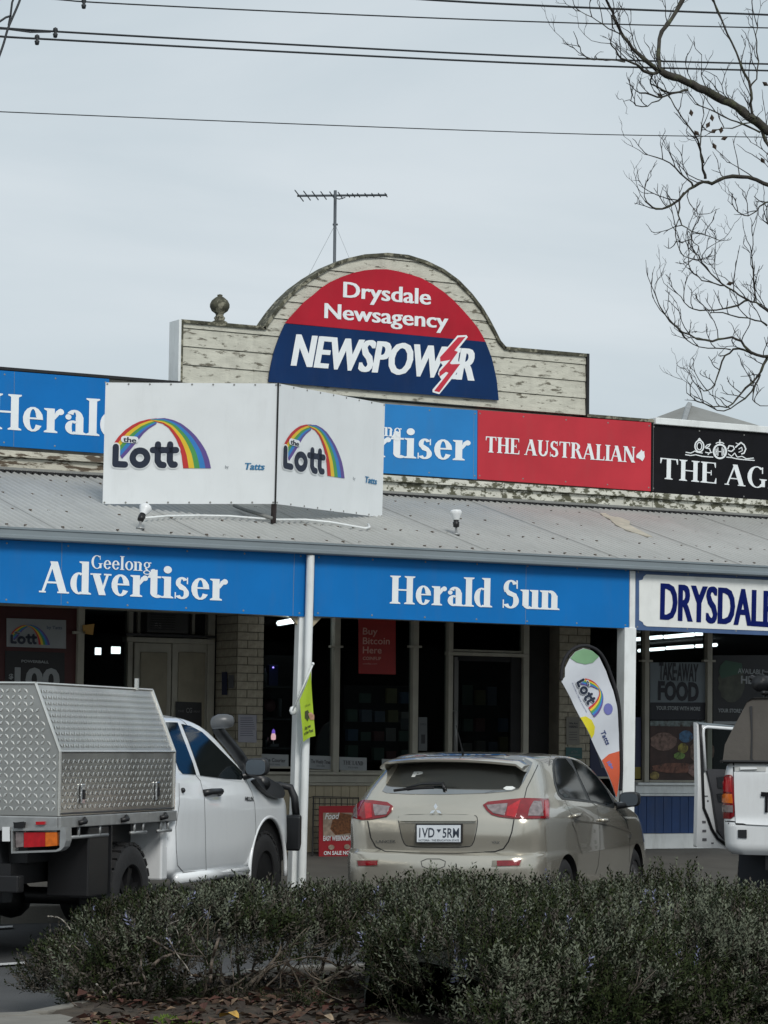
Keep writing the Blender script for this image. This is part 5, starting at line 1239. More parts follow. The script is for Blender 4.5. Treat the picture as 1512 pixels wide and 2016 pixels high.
# frame edges of the canopy
def bar(name, a, c, r, m, parent): b = MB(); b.tube([a, c], r, 6); return b.build(name, m, parent)
for s in (1, -1):
    for a, c in (((.70 * s, 1.968), (.70 * s, 1.968)), ((.897 * s, 1.49), (.897 * s, 1.49))):
        bar('edge_trim', L(u0_, a[0], a[1]), L(u1_, c[0], c[1]), .011, M['alu_tread'], can)
    for u in (u0_, u1_):
        b = MB(); b.tube([L(u, .897 * s, 1.04), L(u, .897 * s, 1.49), L(u, .70 * s, 1.967)], .012, 6); b.build('edge_trim', M['alu_tread'], can)
bar('edge_trim', L(u0_, -.70, 1.968), L(u0_, .70, 1.968), .012, M['alu_tread'], can)
b = MB(); b.tube([L(u0_ + .0, .905, 1.055), L(u1_, .905, 1.055)], .006, 4); b.build('door_gap', M['black'], can)
bar('roof_peg', L(.45, .71, 1.96), L(.45, .71, 2.05), .017, M['alu_tread'], can)
for u in (-1.05, .42):
    b = MB(); b.fbox(L, (u - .03, .899, 1.12), (u + .03, .915, 1.26)); h = b.build('latch', M['chrome'], can, bevel=.004)
    b = MB(); b.fbox(L, (u - .015, .916, 1.15), (u + .015, .924, 1.22)); b.build('latch_lever', M['black'], h)
for u in (-1.10, -.30, .50):
    b = MB(); b.tube([L(u - .05, .925, .985), L(u, .955, .995), L(u + .05, .925, 1.01)], .02, 6); b.build('rope_hook', M['black'], ute, smooth=True)
for a, c in ((-1.25, -.55), (-.10, .22), (.45, .74)):
    b = MB(); b.tube([L(a, .90, .885), L(c, .90, .885)], .014, 6)
    for x in (a + (c - a) * .22, a + (c - a) * .78): b.tube([L(x, .90, .885), L(x, .90, .96)], .012, 6)
    b.build('rope_rail', TR, ute, smooth=True)
# rear of the tray: lamp box, reflector, light, frame
b = MB(); b.fbox(L, (u0_ - .04, -.90, .93), (u0_ - .02, .90, 1.03)); b.build('rear_rail', TR, ute, bevel=.004)
def RV(x, y): return (x / 4.2, 1560 + y / 4.2)
rpl = pl(L(u0_ - .06, 0, 0), -L.eu)
lamp = MB(); lamp.flat([[RV(*q) for q in ((92, 300), (545, 290), (545, 400), (530, 450), (500, 480), (460, 492), (92, 505))], [RV(*q) for q in ((104, 318), (104, 488), (462, 476), (492, 458), (498, 312))]], rpl, .0, .10)
lb = lamp.build('lamp_bracket', TR, ute)
b = MB(); b.flat([[RV(*q) for q in ((120, 330), (185, 328), (185, 450), (120, 455))]], rpl, -.02, .05); b.build('reverse_lamp', M['lampclear'], lb)
b = MB(); b.flat([[RV(*q) for q in ((190, 332), (365, 330), (365, 448), (190, 455))]], rpl, -.015, .05); b.build('brake_lamp', M['lampred2'], lb)
b = MB(); b.flat([[RV(*q) for q in ((368, 332), (465, 330), (465, 440), (368, 448))]], rpl, -.015, .05); b.build('indicator_lamp', M['lampamber'], lb)
b = MB(); b.flat([[RV(*q) for q in ((295, 242), (368, 240), (368, 266), (296, 268))]], rpl, .0, .03); b.build('reflector', M['lampred2'], ute)
b = MB(); b.flat([[RV(*q) for q in ((122, 250), (205, 245), (200, 290), (128, 292))]], rpl, .02, .04); b.build('plate_light', M['black'], ute, bevel=.004)
b = MB(); b.flat([[RV(*q) for q in ((18, 285), (78, 285), (80, 405), (18, 405))]], rpl, -.0, .01); b.build('plate_holder', M['ute_white2'], ute)
b = MB(); b.fbox(L, (u0_ - .02, -.55, .55), (3.0, -.43, .70)); b.fbox(L, (u0_ - .02, .43, .55), (3.0, .55, .70)); b.build('chassis_rails', M['black'], ute)
b = MB(); b.fbox(L, (u0_ - .05, -.62, .50), (u0_ + .06, .62, .62)); b.build('tow_bar', M['black'], ute, bevel=.01)
b = MB(); b.fbox(L, (-.06, -.80, .34), (.06, .80, .46)); b.ball(L(0, -.1, .38), .16, 12); b.build('rear_axle', M['black'], ute, smooth=True)
for s in (.58, -.9):
    b = MB(); b.fbox(L, (-.9, s, .45), (-.52, s + .32, .95)); b.build('toolbox', M['black'], ute, bevel=.01)
    b = MB(); b.fbox(L, (-.50, s + .01, .42), (-.48, s + .33, .95)); b.build('mud_flap', M['plastic'], ute)
b = MB(); b.hexa([L(u0_ + .1, .38, .42), L(u0_ + .18, .42, .42), L(u0_ + .18, .47, .42), L(u0_ + .1, .44, .42), L(u0_ + .0, .38, .85), L(u0_ + .34, .42, .85), L(u0_ + .34, .47, .85), L(u0_ + .0, .44, .85)]); b.build('hanger_plate', M['plastic'], ute)
b = MB(); b.fbox(L, (-1.3, -.6, .70), (.7, .6, .95)); b.build('tray_underside', M['black'], ute)
b = MB(); b.fbox(L, (.75, -.62, .52), (2.4, .62, .9)); b.build('cab_underside', M['black'], ute)

# ------------------------------------------------------------------ white ute on the right with canvas canopy and open door
evv = (Rh * dax[1] - Fh * dax[0]).normalized(); c0_ = planpt(2.72, 22.5)
L = frame(dax, c0_ + evv * .90)
ut2 = thing('canopy_ute', 'white ute at the right edge with a brown canvas canopy and its door open', 'ute', L(2, 0, 0))
tb = [(.72, .05, 2.0, .84, .16, .1, .03, .02), (.78, .0, 2.0, .885, .16, .1, .04, .02), (.98, .0, 2.0, .895, .14, .1, .04, .02), (1.0, .03, 2.0, .895, .12, .1, .03, .02), (1.35, .03, 2.0, .885, .10, .1, .03, .02), (1.43, .04, 2.0, .87, .10, .1, .03, .02), (1.455, .06, 2.0, .85, .1, .1, .03, .02)]
bo = body('tub', hull(L, tb, levels(.72, 1.455, 24), taper=.0), M['ute_white2'], ut2, [(L(1.25, s * .85, .50), L.ev, .50, .2) for s in (1, -1)])
S2 = Skin(bo, ut2); S2.dist = 24
def cab2():
    t2 = [(w + .10, ur + 1.2, uf + 1.05, hb_, rr, rf, br, bf) for (w, ur, uf, hb_, rr, rf, br, bf) in cab_tab()]
    return hull(L, t2, [w + .10 for w in ws], taper=0)
cb = body('cab', cab2(), M['ute_white2'], ut2, [(L(4.3, s * .85, .5), L.ev, .50, .3) for s in (1, -1)])
for s in (1, -1):
    for u in (1.25, 4.3): wheel(L, u, s * .90, .42, .27, ut2, mat('dark_alloy', (.02,) * 3), .6, s)
    b = MB(); b.lathe([(0, 0), (.505, 0), (.505, .33), (0, .33)], L(1.25, s * .5, .5), L.ev * s, 24); b.build('wheel_liner', M['black'], ut2)
    b = MB(); b.lathe([(0, 0), (.505, 0), (.505, .33), (0, .33)], L(4.3, s * .5, .5), L.ev * s, 24); b.build('wheel_liner', M['black'], ut2)
def Q(x, y): return (1320 + x / 4.8, 1320 + y / 4.8)
def QP(P): return [Q(*p) for p in P]
S2.patch('tailgate', QP([(602, 958), (1600, 1010), (1600, 1500), (620, 1448), (608, 1200)]), .012, M['ute_white2'], thick=.02)
S2.patch('tailgate_handle_panel', QP([(608, 905), (900, 912), (900, 955), (612, 952)]), .008, mat('handle_panel', (.48, .49, .48), .5), thick=.01)
S2.patch('latch_handle', QP([(665, 918), (820, 922), (822, 938), (665, 942)]), .025, M['ute_white2'], thick=.02)
S2.line('panel_seam', QP([(596, 870), (600, 1000), (612, 1300), (622, 1450)]), .012, SEAM)
tl2 = S2.patch('tail_lamp', smoothpoly(QP([(468, 1050), (480, 1005), (520, 985), (596, 985), (605, 1100), (608, 1300), (606, 1402), (480, 1400), (468, 1300), (462, 1150)]), 1), .012, M['lampred'], thick=.025)
S2.patch('lens', QP([(480, 1160), (588, 1168), (592, 1255), (478, 1245)]), .018, M['lampamber'], tl2, step=5); S2.patch('lens', QP([(480, 1268), (594, 1275), (596, 1340), (482, 1335)]), .018, M['lampclear'], tl2, step=5); S2.patch('lens', QP([(482, 1010), (580, 1010), (588, 1150), (474, 1140)]), .016, M['lampred2'], tl2, step=5)
p0 = S2.at(*Q(1000, 1180))[0]; tpn = pl(p0 - L.eu * .02, -L.eu)
b = MB(); text(b, 'TOYOTA', Q(852, 1330), Q(1560, 1368), 36, tpn, .002, bold=.04); b.build('lettering', M['signblack'], ut2)
S2.patch('step_hole', QP([(640, 1505), (722, 1505), (722, 1585), (640, 1580)]), .010, M['plastic'], step=5)
S2.line('bumper_seam', QP([(475, 1420), (540, 1425), (610, 1430), (622, 1452), (1200, 1470)]), .012, SEAM)
b = MB(); b.fbox(L, (.1, -.45, .58), (.25, .45, .70)); b.build('tow_bar', M['black'], ut2, bevel=.01)
b = MB(); b.fbox(L, (.0, -.03, .60), (-.16, .03, .66)); b.build('tow_tongue', M['plastic'], ut2, bevel=.006)
for s in (-.87, .48):
    b = MB(); b.fbox(L, (.74, s, .22), (.76, s + .39, .75)); b.build('mud_flap', mat('mudflap', (.012, .016, .024), .6), ut2)
b = MB(); b.fbox(L, (.1, -.55, .6), (4.6, -.42, .76)); b.fbox(L, (.1, .42, .6), (4.6, .55, .76)); b.fbox(L, (.3, -.7, .70), (4.5, .7, .9)); b.build('chassis', M['black'], ut2)
# canvas canopy
CV = mat('canvas_brown', (.075, .068, .06), .9, var=.10, vs_=5, bump=.5, bs=14)
b = MB(); n = 12; rings = []
for (u, ins) in ((.03, 0), (.06, 0), (.16, .0), (.9, .0), (1.75, 0), (1.8, 0)):
    ring = []
    t0_ = .26 if u == .03 else 0
    for i, (v, w) in enumerate([(-.885, 1.46), (-.87, 1.60), (-.82, 1.72), (-.76, 1.84), (-.71, 1.945), (-.66, 1.975), (-.3, 1.985), (.3, 1.985), (.66, 1.975), (.71, 1.945), (.76, 1.84), (.82, 1.72), (.87, 1.60), (.885, 1.46)]):
        k_ = 0 if w < 1.5 else .012 * noise.noise(Vector((u * 3, v * 4, w * 5))); uu = u
        if u < .1: uu = u + (w - 1.46) * .30
        ring.append(L(uu, v + k_, w + k_))
    rings.append(ring)
for r_ in rings: b.v.extend(r_)
m_ = 14
for i in range(len(rings) - 1):
    for j in range(m_ - 1): b.f.append((i * m_ + j, i * m_ + j + 1, (i + 1) * m_ + j + 1, (i + 1) * m_ + j)); b.mi.append(0)
b.f.append(tuple(range(m_))); b.mi.append(0); b.f.append(tuple((len(rings) - 1) * m_ + j for j in range(m_))); b.mi.append(0)
cn = b.build('canvas_canopy', CV, ut2, smooth=True, auto=35)
zpl = pl(L(.03, 0, 1.46) + L.eu * .0, -L.eu + Vector((0, 0, .30)))
b = MB(); b.flat([QP([(752, 340), (775, 340), (778, 600), (775, 830), (795, 862), (765, 862), (760, 820), (768, 600)])], zpl, .012, .008); b.build('zip_flap', M['black'], cn)
b = MB(); b.tube([L(.06, -.9, 1.462), L(1.8, -.9, 1.462)], .014, 6); b.tube([L(.03, -.88, 1.462), L(.03, .88, 1.462)], .014, 6); b.build('rope_edge', M['black'], cn)
# roof rack with awning roll and aluminium poles
b = MB(); b.tube([L(.35, -.52, 2.09), L(.35, .85, 2.06)], .035, 10); b.build('rack_pole', M['alu_tread'], ut2, smooth=True)
b = MB()
for v in (-.6, .6): b.tube([L(.3, v, 2.02), L(2.8, v, 2.02)], .02, 6)
for u in (.5, 1.2, 1.9): b.tube([L(u, -.64, 2.02), L(u, .64, 2.02)], .018, 6); b.tube([L(u, -.62, 1.95), L(u, -.62, 2.02)], .015, 6); b.tube([L(u, .62, 1.95), L(u, .62, 2.02)], .015, 6)
b.build('roof_rack', M['black'], ut2, smooth=True)
b = MB(); b.tube([L(.5, -.66, 2.10), L(2.6, -.66, 2.12)], .07, 10); b.build('awning_roll', M['plastic'], ut2, smooth=True)
b = MB(); b.tube([L(.45, -.62, 2.19), L(.2, -.1, 2.12)], .012, 6); b.tube([L(.6, -.75, 2.15), L(.5, -.45, 2.03)], .025, 6); b.build('rack_strap', M['black'], ut2)
# open front door
hg = L(4.02, -.90, 0); ph = R_(43); ed = (-L.eu * math.cos(ph) - L.ev * math.sin(ph)); wn_ = Vector((ed.y, -ed.x, 0))
if wn_.dot(FW) > 0: wn_ = -wn_
DP = pl(hg, wn_)
DR = thing
b = MB(); oo = [(248, 490), (300, 505), (590, 540), (700, 560), (700, 1690), (560, 1688), (250, 1668), (246, 1655), (258, 1100)]
wi = [(318, 560), (345, 945), (700, 960), (700, 570), (440, 545), (340, 540)]
b.flat([QP(oo), QP(wi)], DP, 0, .05); dr = b.build('open_door', M['ute_white2'], ut2, bevel=.006)
b = MB(); b.flat([QP([(250, 488), (300, 492), (590, 520), (700, 535), (700, 545), (590, 533), (300, 510), (262, 505)])], DP, .01, .05); b.build('door_top_edge', M['gutter'], dr)
b = MB(); tb_ = [DP(*Q(x, y), .012) for x, y in ((596, 552), (330, 532), (300, 540), (296, 620), (318, 950), (330, 1200), (345, 1330), (400, 1450), (470, 1600), (560, 1660))]
b.tube([DP(*Q(x, y), .012) for x, y in ((690, 560), (596, 552), (335, 533), (305, 545), (300, 600), (322, 945))], .016, 6); b.build('window_frame', M['ute_white2'], dr, smooth=True)
b = MB(); b.tube([DP(*Q(x, y), .010) for x, y in ((275, 510), (285, 700), (300, 1100), (308, 1300), (350, 1400), (385, 1500), (440, 1590), (540, 1660))], .014, 6); b.build('door_seal', M['black'], dr, smooth=True)
b = MB(); b.flat([QP([(335, 940), (700, 950), (700, 1600), (500, 1600), (430, 1520), (400, 1330), (375, 1150)])], DP, .03, .03); tr_ = b.build('door_trim', mat('door_trim_grey', (.045, .045, .05), .7), dr, bevel=.01)
b = MB(); b.flat([QP([(415, 1010), (480, 1000), (480, 1120), (425, 1110)])], DP, .036, .01); b.flat([QP([(415, 1165), (480, 1160), (480, 1250), (430, 1240)])], DP, .036, .01); b.build('armrest', M['plastic'], tr_)
b = MB(); b.flat([QP([(318, 552), (345, 945), (700, 960), (700, 565), (440, 548)])], DP, -.02, .004); b.build('window_pane', glass('car_door_glass', (.5, .56, .55), .04), dr)
b = MB()
for x, y, w, h in ((322, 1182, 30, 12), (345, 1225, 14, 18), (298, 1420, 34, 24), (300, 1505, 36, 24), (300, 1585, 40, 26), (385, 1625, 22, 14)):
    b.flat([QP([(x, y), (x + w, y), (x + w, y + h), (x, y + h)])], DP, .003, .002)
b.build('drain_slots', mat('seam_grey', (.1,) * 3), dr, kind='stuff')
# ================================================================== THINGS ON AND BEHIND THE SHOP FRONT
def rectpx(x0, x1, y0, y1, dy=0): return [(x0, y0), (x1, y0 + dy), (x1, y1 + dy), (x0, y1)]
def poster(name, label, P, Y, m, thick=.004, cat='poster', group=None):
    q = ply(Y); base = q((P[0][0] + P[2][0]) / 2, P[2][1]); t = thing(name, label, cat, base, group)
    b = MB(); b.flat([P], q, 0, thick); b.build('sheet', m, t); return t, q
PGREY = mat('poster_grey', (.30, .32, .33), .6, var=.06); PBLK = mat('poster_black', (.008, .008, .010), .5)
t, q = poster('lottery_poster', 'pale poster with rainbow Lott logo on the dark red shop front', rectpx(13, 130, 1217, 1273, 4), YW + .04, PGREY)
rainbow_logo(lambda x, y, o: q(20 + (x - 221) * .40, 1268 + (y - 920) * .40 + (x - 221) * .012, o), t, full=False, white=PGREY)
b = MB(); text(b, 'by Tatts', (92, 1238), (122, 1239), 6, q, .003, bold=.02); b.build('lettering', mat('dim_blue', (.08, .1, .16), .6), t)
t, q = poster('jackpot_poster', 'black poster with $100 in big pale figures above the tray ute', rectpx(10, 127, 1281, 1400, 4), YW + .04, PBLK)
b = MB(); text(b, '100', (28, 1358), (117, 1361), 42, q, .003, bold=.04); text(b, '$', (17, 1336), (26, 1336), 9, q, .003, bold=.03); text(b, 'POWERBALL', (42, 1304), (96, 1306), 5, q, .003, bold=.02); b.build('lettering', PGREY, t)
b = MB(); q = ply(YW - .03); b.flat([[(163, 1231), (186, 1228), (183, 1250), (164, 1247)]], q, 0, .01); tag_ = single(b, 'paper_tag', mat('tag_orange', (.45, .26, .07), .7, var=.15), 'small orange paper tag stuck beside the white mullion at the left', 'tag')
t, q = poster('door_poster', 'black notice with small pale writing on the cream door', rectpx(346, 397, 1381, 1432, 2), YD + .008, PBLK)
b = MB(); text(b, 'CG', (366, 1403), (378, 1403), 9, q, .003, bold=.03); text(b, 'THE', (350, 1402), (362, 1402), 4, q, .003); text(b, 'PRINT', (381, 1403), (394, 1403), 4, q, .003); b.build('lettering', mat('dim_print', (.15,) * 3), t)
PW_ = mat('paper_lilac', (.33, .33, .38), .7, var=.05)
t, q = poster('notice', 'pale notice with fine print taped to the brick pier beside the display window', rectpx(469, 505, 1407, 1461, 1), YW - .03, PW_, cat='notice')
b = MB()
for i in range(9): b.flat([rectpx(473, 473 + 24 + (i * 7) % 6, 1413 + i * 4.3, 1414.2 + i * 4.3)], q, .002)
b.build('print_lines', mat('dim_print2', (.12, .12, .16), .7), t, kind='stuff')
XP = hitY(465, 1400, YW).x - .02; qx = pl((XP, 0, 0), (-1, 0, 0))
for P, m_, lab in ((rectpx(437, 447, 1323, 1368), mat('paper_navy', (.02, .025, .07), .6), 'narrow navy notice on the shaded side of the brick pier'), (rectpx(450, 460, 1329, 1355), mat('paper_grey', (.12, .12, .13), .7), 'small grey notice on the shaded side of the brick pier')):
    b = MB(); b.flat([P], qx, .003, .003); single(b, 'notice', m_, lab, 'notice')
# display window beside the pier
SH = thing('display_shelf', 'dark display shelves of gifts in the window right of the brick pier', 'shelves', hitY(548, 1510, YW + .35))
for y in (1350, 1414, 1472):
    X0, X1, Z0, Z1 = rect(512, 575, y, y + 3, YW + .2); b = MB(); b.box((X0, YW + .2, Z0), (X1, YW + .5, Z1)); b.build('shelf', mat('shelf_dark', (.03, .03, .033), .4), SH)
b = MB(); X0, X1, Z0, Z1 = rect(505, 585, 1290, 1510, YW + .55); b.box((X0, YW + .55, Z0), (X1, YW + .57, Z1)); b.build('back_panel', M['dark'], SH)
def item(name, fn, m, lab, cat, **k): b = MB(); fn(b); return single(b, name, m, lab, cat, **k)
def stand(x, yb, Y): return hitY(x, yb, Y)
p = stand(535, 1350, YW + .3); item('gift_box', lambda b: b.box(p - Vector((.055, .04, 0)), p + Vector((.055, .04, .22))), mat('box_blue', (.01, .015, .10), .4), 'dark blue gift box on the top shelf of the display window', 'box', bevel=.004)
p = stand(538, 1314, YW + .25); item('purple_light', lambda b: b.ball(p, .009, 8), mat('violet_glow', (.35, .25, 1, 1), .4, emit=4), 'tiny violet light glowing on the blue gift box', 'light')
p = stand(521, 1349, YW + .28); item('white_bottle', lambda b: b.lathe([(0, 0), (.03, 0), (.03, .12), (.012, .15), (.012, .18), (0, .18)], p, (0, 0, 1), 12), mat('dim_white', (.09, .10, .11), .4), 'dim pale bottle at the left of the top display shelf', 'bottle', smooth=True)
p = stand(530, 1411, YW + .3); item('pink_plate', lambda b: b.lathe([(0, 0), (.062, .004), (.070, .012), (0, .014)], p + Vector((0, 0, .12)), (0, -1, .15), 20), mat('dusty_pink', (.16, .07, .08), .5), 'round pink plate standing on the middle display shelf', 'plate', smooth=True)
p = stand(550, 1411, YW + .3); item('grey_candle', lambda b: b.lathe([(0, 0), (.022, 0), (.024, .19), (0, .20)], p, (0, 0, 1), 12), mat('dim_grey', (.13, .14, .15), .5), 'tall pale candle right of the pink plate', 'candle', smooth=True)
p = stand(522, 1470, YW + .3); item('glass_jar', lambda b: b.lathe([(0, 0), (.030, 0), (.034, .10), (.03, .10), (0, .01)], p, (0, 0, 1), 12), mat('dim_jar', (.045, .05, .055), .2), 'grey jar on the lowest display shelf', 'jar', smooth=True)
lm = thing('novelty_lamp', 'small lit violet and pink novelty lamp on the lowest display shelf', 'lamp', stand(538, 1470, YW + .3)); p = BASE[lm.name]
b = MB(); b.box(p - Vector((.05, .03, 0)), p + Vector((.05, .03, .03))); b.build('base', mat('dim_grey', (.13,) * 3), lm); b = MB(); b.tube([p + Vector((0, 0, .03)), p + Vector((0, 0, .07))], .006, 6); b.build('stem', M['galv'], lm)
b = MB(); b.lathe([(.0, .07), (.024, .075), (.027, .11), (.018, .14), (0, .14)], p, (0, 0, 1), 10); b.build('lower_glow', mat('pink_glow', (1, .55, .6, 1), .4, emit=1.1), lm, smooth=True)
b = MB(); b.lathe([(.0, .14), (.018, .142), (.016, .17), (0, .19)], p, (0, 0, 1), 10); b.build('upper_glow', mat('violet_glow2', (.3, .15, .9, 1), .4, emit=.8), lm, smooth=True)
# newspaper name strips along the sill
for x0, x1, y, s_, w_ in ((513, 568, 1484, 'The Courier', 'reading The Courier under the display shelves'), (606, 656, 1487, 'The Weekly Times', 'just right of the middle post'), (668, 722, 1490, 'THE LAND', 'at the left of the wide pane'), (752, 806, 1494, 'Stock & Land', 'at the right of the wide pane')):
    t, q = poster('newspaper_strip', 'white newspaper name strip ' + w_, rectpx(x0, x1, y, y + 26, 2), YW + .05, PGREY, group='newspaper name strips in the window', cat='notice')
    b = MB(); serif(b, s_ if '&' not in s_ else 'Stock Land', (x0 + 7, y + 15), (x1 - 7, y + 17), 8, q, .002) if all(c in 'HNILTEAUSRGDldeocgrnuitvsay ' for c in s_) else text(b, s_, (x0 + 6, y + 15), (x1 - 6, y + 17), 7, q, .002, bold=.02)
    text(b, 'SOLD HERE', (x0 + 17, y + 22), (x1 - 17, y + 23), 3, q, .002); b.build('lettering', mat('dim_print3', (.05, .05, .06), .7), t)
t, q = poster('bitcoin_poster', 'dark red poster reading Buy Bitcoin Here hanging in the shop window', rectpx(706, 779, 1215, 1326, 2), YW + .04, mat('poster_red', (.30, .012, .010), .5, var=.1))
b = MB(); L3 = mat('poster_pale_red', (.55, .30, .26), .6)
for s_, x0, x1, y in (('Buy', 714, 743, 1249), ('Bitcoin', 714, 767, 1268), ('Here', 714, 751, 1286)): text(b, s_, (x0, y), (x1, y + .5), 13, q, .003, bold=.012)
b.build('lettering', L3, t); b = MB(); text(b, 'COINFLIP', (714, 1299), (750, 1299.5), 6, q, .003, bold=.02); text(b, 'coinflip.com', (714, 1308), (742, 1308), 3, q, .003); b.build('lettering', L3, t)
t, q = poster('white_poster', 'tall white poster in the narrow pane left of the newsagency door', rectpx(824, 841, 1412, 1478), YW + .05, mat('poster_dim', (.10, .11, .115), .6))
b = MB(); b.flat([rectpx(829, 837, 1446, 1464)], q, .002); text(b, 'OPEN', (827, 1428), (839, 1428), 4, q, .002); b.build('lettering', PBLK, t)
t, q = poster('small_card', 'small grey card low in the wide shop window', rectpx(789, 812, 1414, 1436, 1), YW + .3, mat('poster_dim2', (.10, .105, .11), .6), cat='card')
# shapes standing inside the newsagency
def stock(x0, x1, y0, y1, Y, m, lab, cat, name, rows=3):
    t = thing(name, lab, cat, hitY((x0 + x1) / 2, y1, Y)); X0, X1, Z0, Z1 = rect(x0, x1, y0, y1, Y)
    b = MB(); b.box((X0, Y, Z0), (X1, Y + .3, Z1)); b.build('frame', M['dark'], t)
    for r in range(rows):
        z0 = Z0 + (Z1 - Z0) * r / rows; n = max(2, int((X1 - X0) / .16))
        for i in range(n):
            if random.random() < .85:
                h = (Z1 - Z0) / rows * random.uniform(.45, .85); x = X0 + (X1 - X0) * (i + .12) / n; w = (X1 - X0) / n * .76
                c = random.choice(m); b = MB(); b.box((x, Y - .03 - random.random() * .05, z0 + .02), (x + w, Y - .004, z0 + .02 + h)); b.build('magazine', c, t)
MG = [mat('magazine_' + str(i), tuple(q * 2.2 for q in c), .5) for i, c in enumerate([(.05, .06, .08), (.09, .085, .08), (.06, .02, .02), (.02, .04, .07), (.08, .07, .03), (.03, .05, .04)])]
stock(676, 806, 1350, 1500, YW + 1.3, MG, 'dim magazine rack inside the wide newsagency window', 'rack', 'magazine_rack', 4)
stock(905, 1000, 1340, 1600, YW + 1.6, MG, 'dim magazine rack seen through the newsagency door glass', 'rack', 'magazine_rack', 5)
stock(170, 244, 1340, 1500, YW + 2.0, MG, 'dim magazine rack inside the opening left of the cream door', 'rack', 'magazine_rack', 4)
b = MB(); q = ply(YW + .3); b.flat([[(621, 1492), (628, 1450), (640, 1428), (652, 1420), (658, 1420), (658, 1492)]], q, 0, .05); single(b, 'display_hood', mat('dim_grey2', (.045, .048, .05), .6), 'grey rounded hood standing inside the window right of the middle post', 'display')
# takeaway shop window prints
GP = mat('poster_bluegrey', (.15, .18, .20), .6); DN = mat('poster_ink', (.006, .007, .014), .6)
t, q = poster('takeaway_poster', 'big grey window poster reading TAKE-AWAY FOOD over YOUR STORE WITH MORE', rectpx(1280, 1392, 1304, 1417), YW + .045, GP)
b = MB(); b.flat([rectpx(1280, 1392, 1383, 1417)], q, .003); b.build('black_band', DN, t)
b = MB(); text(b, 'TAKE·AWAY', (1297, 1337), (1374, 1341), 32, q, .004, bold=.03); text(b, 'FOOD', (1295, 1376), (1375, 1379), 33, q, .004, bold=.05); b.build('lettering', DN, t)
b = MB(); text(b, 'YOUR STORE WITH MORE', (1291, 1397), (1378, 1399), 7, q, .006, bold=.03); b.build('small_lettering', mat('poster_print_grey', (.28, .30, .31), .6), t)
def blob(cx, cy, rx, ry, n=16, ph=0): return [(cx + rx * math.cos(2 * math.pi * i / n + ph) * (1 + .08 * math.sin(3 * i)), cy + ry * math.sin(2 * math.pi * i / n + ph)) for i in range(n)]
t, q = poster('food_poster', 'large window print of pastries with blue, yellow and green sweets', rectpx(1280, 1392, 1419, 1537), YW + .045, mat('print_brown', (.045, .022, .018), .6, var=.4, vs_=9))
for i, (P, c) in enumerate((([(1280, 1419), (1392, 1419), (1392, 1431), (1280, 1429)], (.10, .125, .125)), (blob(1306, 1460, 26, 18), (.13, .08, .065)), (blob(1382, 1480, 24, 26), (.12, .075, .06)), (blob(1350, 1450, 14, 12), (.035, .09, .17)), (blob(1344, 1473, 10, 10), (.17, .15, .03)), (blob(1337, 1488, 11, 7), (.10, .17, .04)), (blob(1330, 1512, 48, 10), (.11, .045, .03)), (blob(1374, 1515, 20, 17), (.15, .09, .08)), (blob(1288, 1527, 9, 8), (.17, .13, .04)))):
    b = MB(); b.flat([P], q, .002 + i * .0007); b.build('print_patch', mat('print_%d' % i, tuple(q * 1.5 for q in c), .6, var=.45, vs_=22, col2=(.04, .022, .015), t0=.5, t1=.66, scale2=14), t)
t, q = poster('available_poster', 'dark window poster reading AVAILABLE HERE! with a green circle, right edge', rectpx(1404, 1540, 1290, 1537), YW + .045, mat('poster_deep', (.010, .011, .013), .6))
b = MB(); b.flat([blob(1440, 1345, 26, 38, 24)], q, .002); b.build('print_patch', mat('print_olive', (.045, .05, .035), .6, var=.5, vs_=9), t)
b = MB(); b.flat([[(1418, 1310), (1428, 1300), (1460, 1306), (1462, 1325), (1440, 1330), (1420, 1336), (1415, 1322)]], q, .004); b.build('print_patch', mat('print_green', (.02, .07, .04), .6), t)
b = MB(); text(b, 'AVAILABLE', (1452, 1325), (1504, 1328), 9, q, .006, bold=.02); text(b, 'HERE!', (1458, 1345), (1508, 1348), 14, q, .006, bold=.03); text(b, 'YOUR STORE WITH MORE', (1413, 1402), (1500, 1404), 7, q, .006, bold=.03); b.flat([rectpx(1404, 1540, 1420, 1426, 1)], q, .006); b.build('lettering', mat('poster_print_grey', (.13,) * 3), t)
t, q = poster('blue_poster', 'dark blue poster behind the flag in the takeaway window', [(1162, 1440), (1244, 1442), (1244, 1530), (1162, 1528)], YW + .045, mat('poster_navy', (.005, .010, .055), .5))
b = MB(); b.flat([[(1173, 1475), (1180, 1470), (1192, 1510), (1184, 1512)]], q, .002); b.build('print_patch', mat('dim_grey', (.13,) * 3), t)
t, q = poster('blue_poster', 'narrow blue poster with a yellow foot just right of the square white post', rectpx(1248, 1262, 1412, 1531), YW + .045, mat('poster_navy', (.005,) * 3))
b = MB(); b.flat([rectpx(1248, 1261, 1510, 1533)], q, .002); b.build('yellow_foot', mat('poster_yellow', (.20, .16, .02), .6), t)
t, q = poster('hiring_notice', 'pale paper notice taped on the right brick pier', rectpx(1115, 1141, 1411, 1466, 1), YW - .03, mat('paper_cream', (.20, .19, .165), .7), cat='notice')
b = MB(); text(b, 'We Are', (1120, 1426), (1137, 1426), 4, q, .003, bold=.03); text(b, 'HIRING', (1120, 1433), (1137, 1433), 4.5, q, .003, bold=.03)
for i in range(4): b.flat([rectpx(1120, 1136, 1441 + i * 5, 1442 + i * 5)], q, .003)
b.build('lettering', mat('dim_print3', (.05,) * 3), t)
t, q = poster('teal_sign', 'small teal sign on the right brick pier above the hatchback roof', rectpx(1114, 1146, 1471, 1493, 1), YW - .03, mat('teal', (.012, .075, .075), .5), cat='sign')
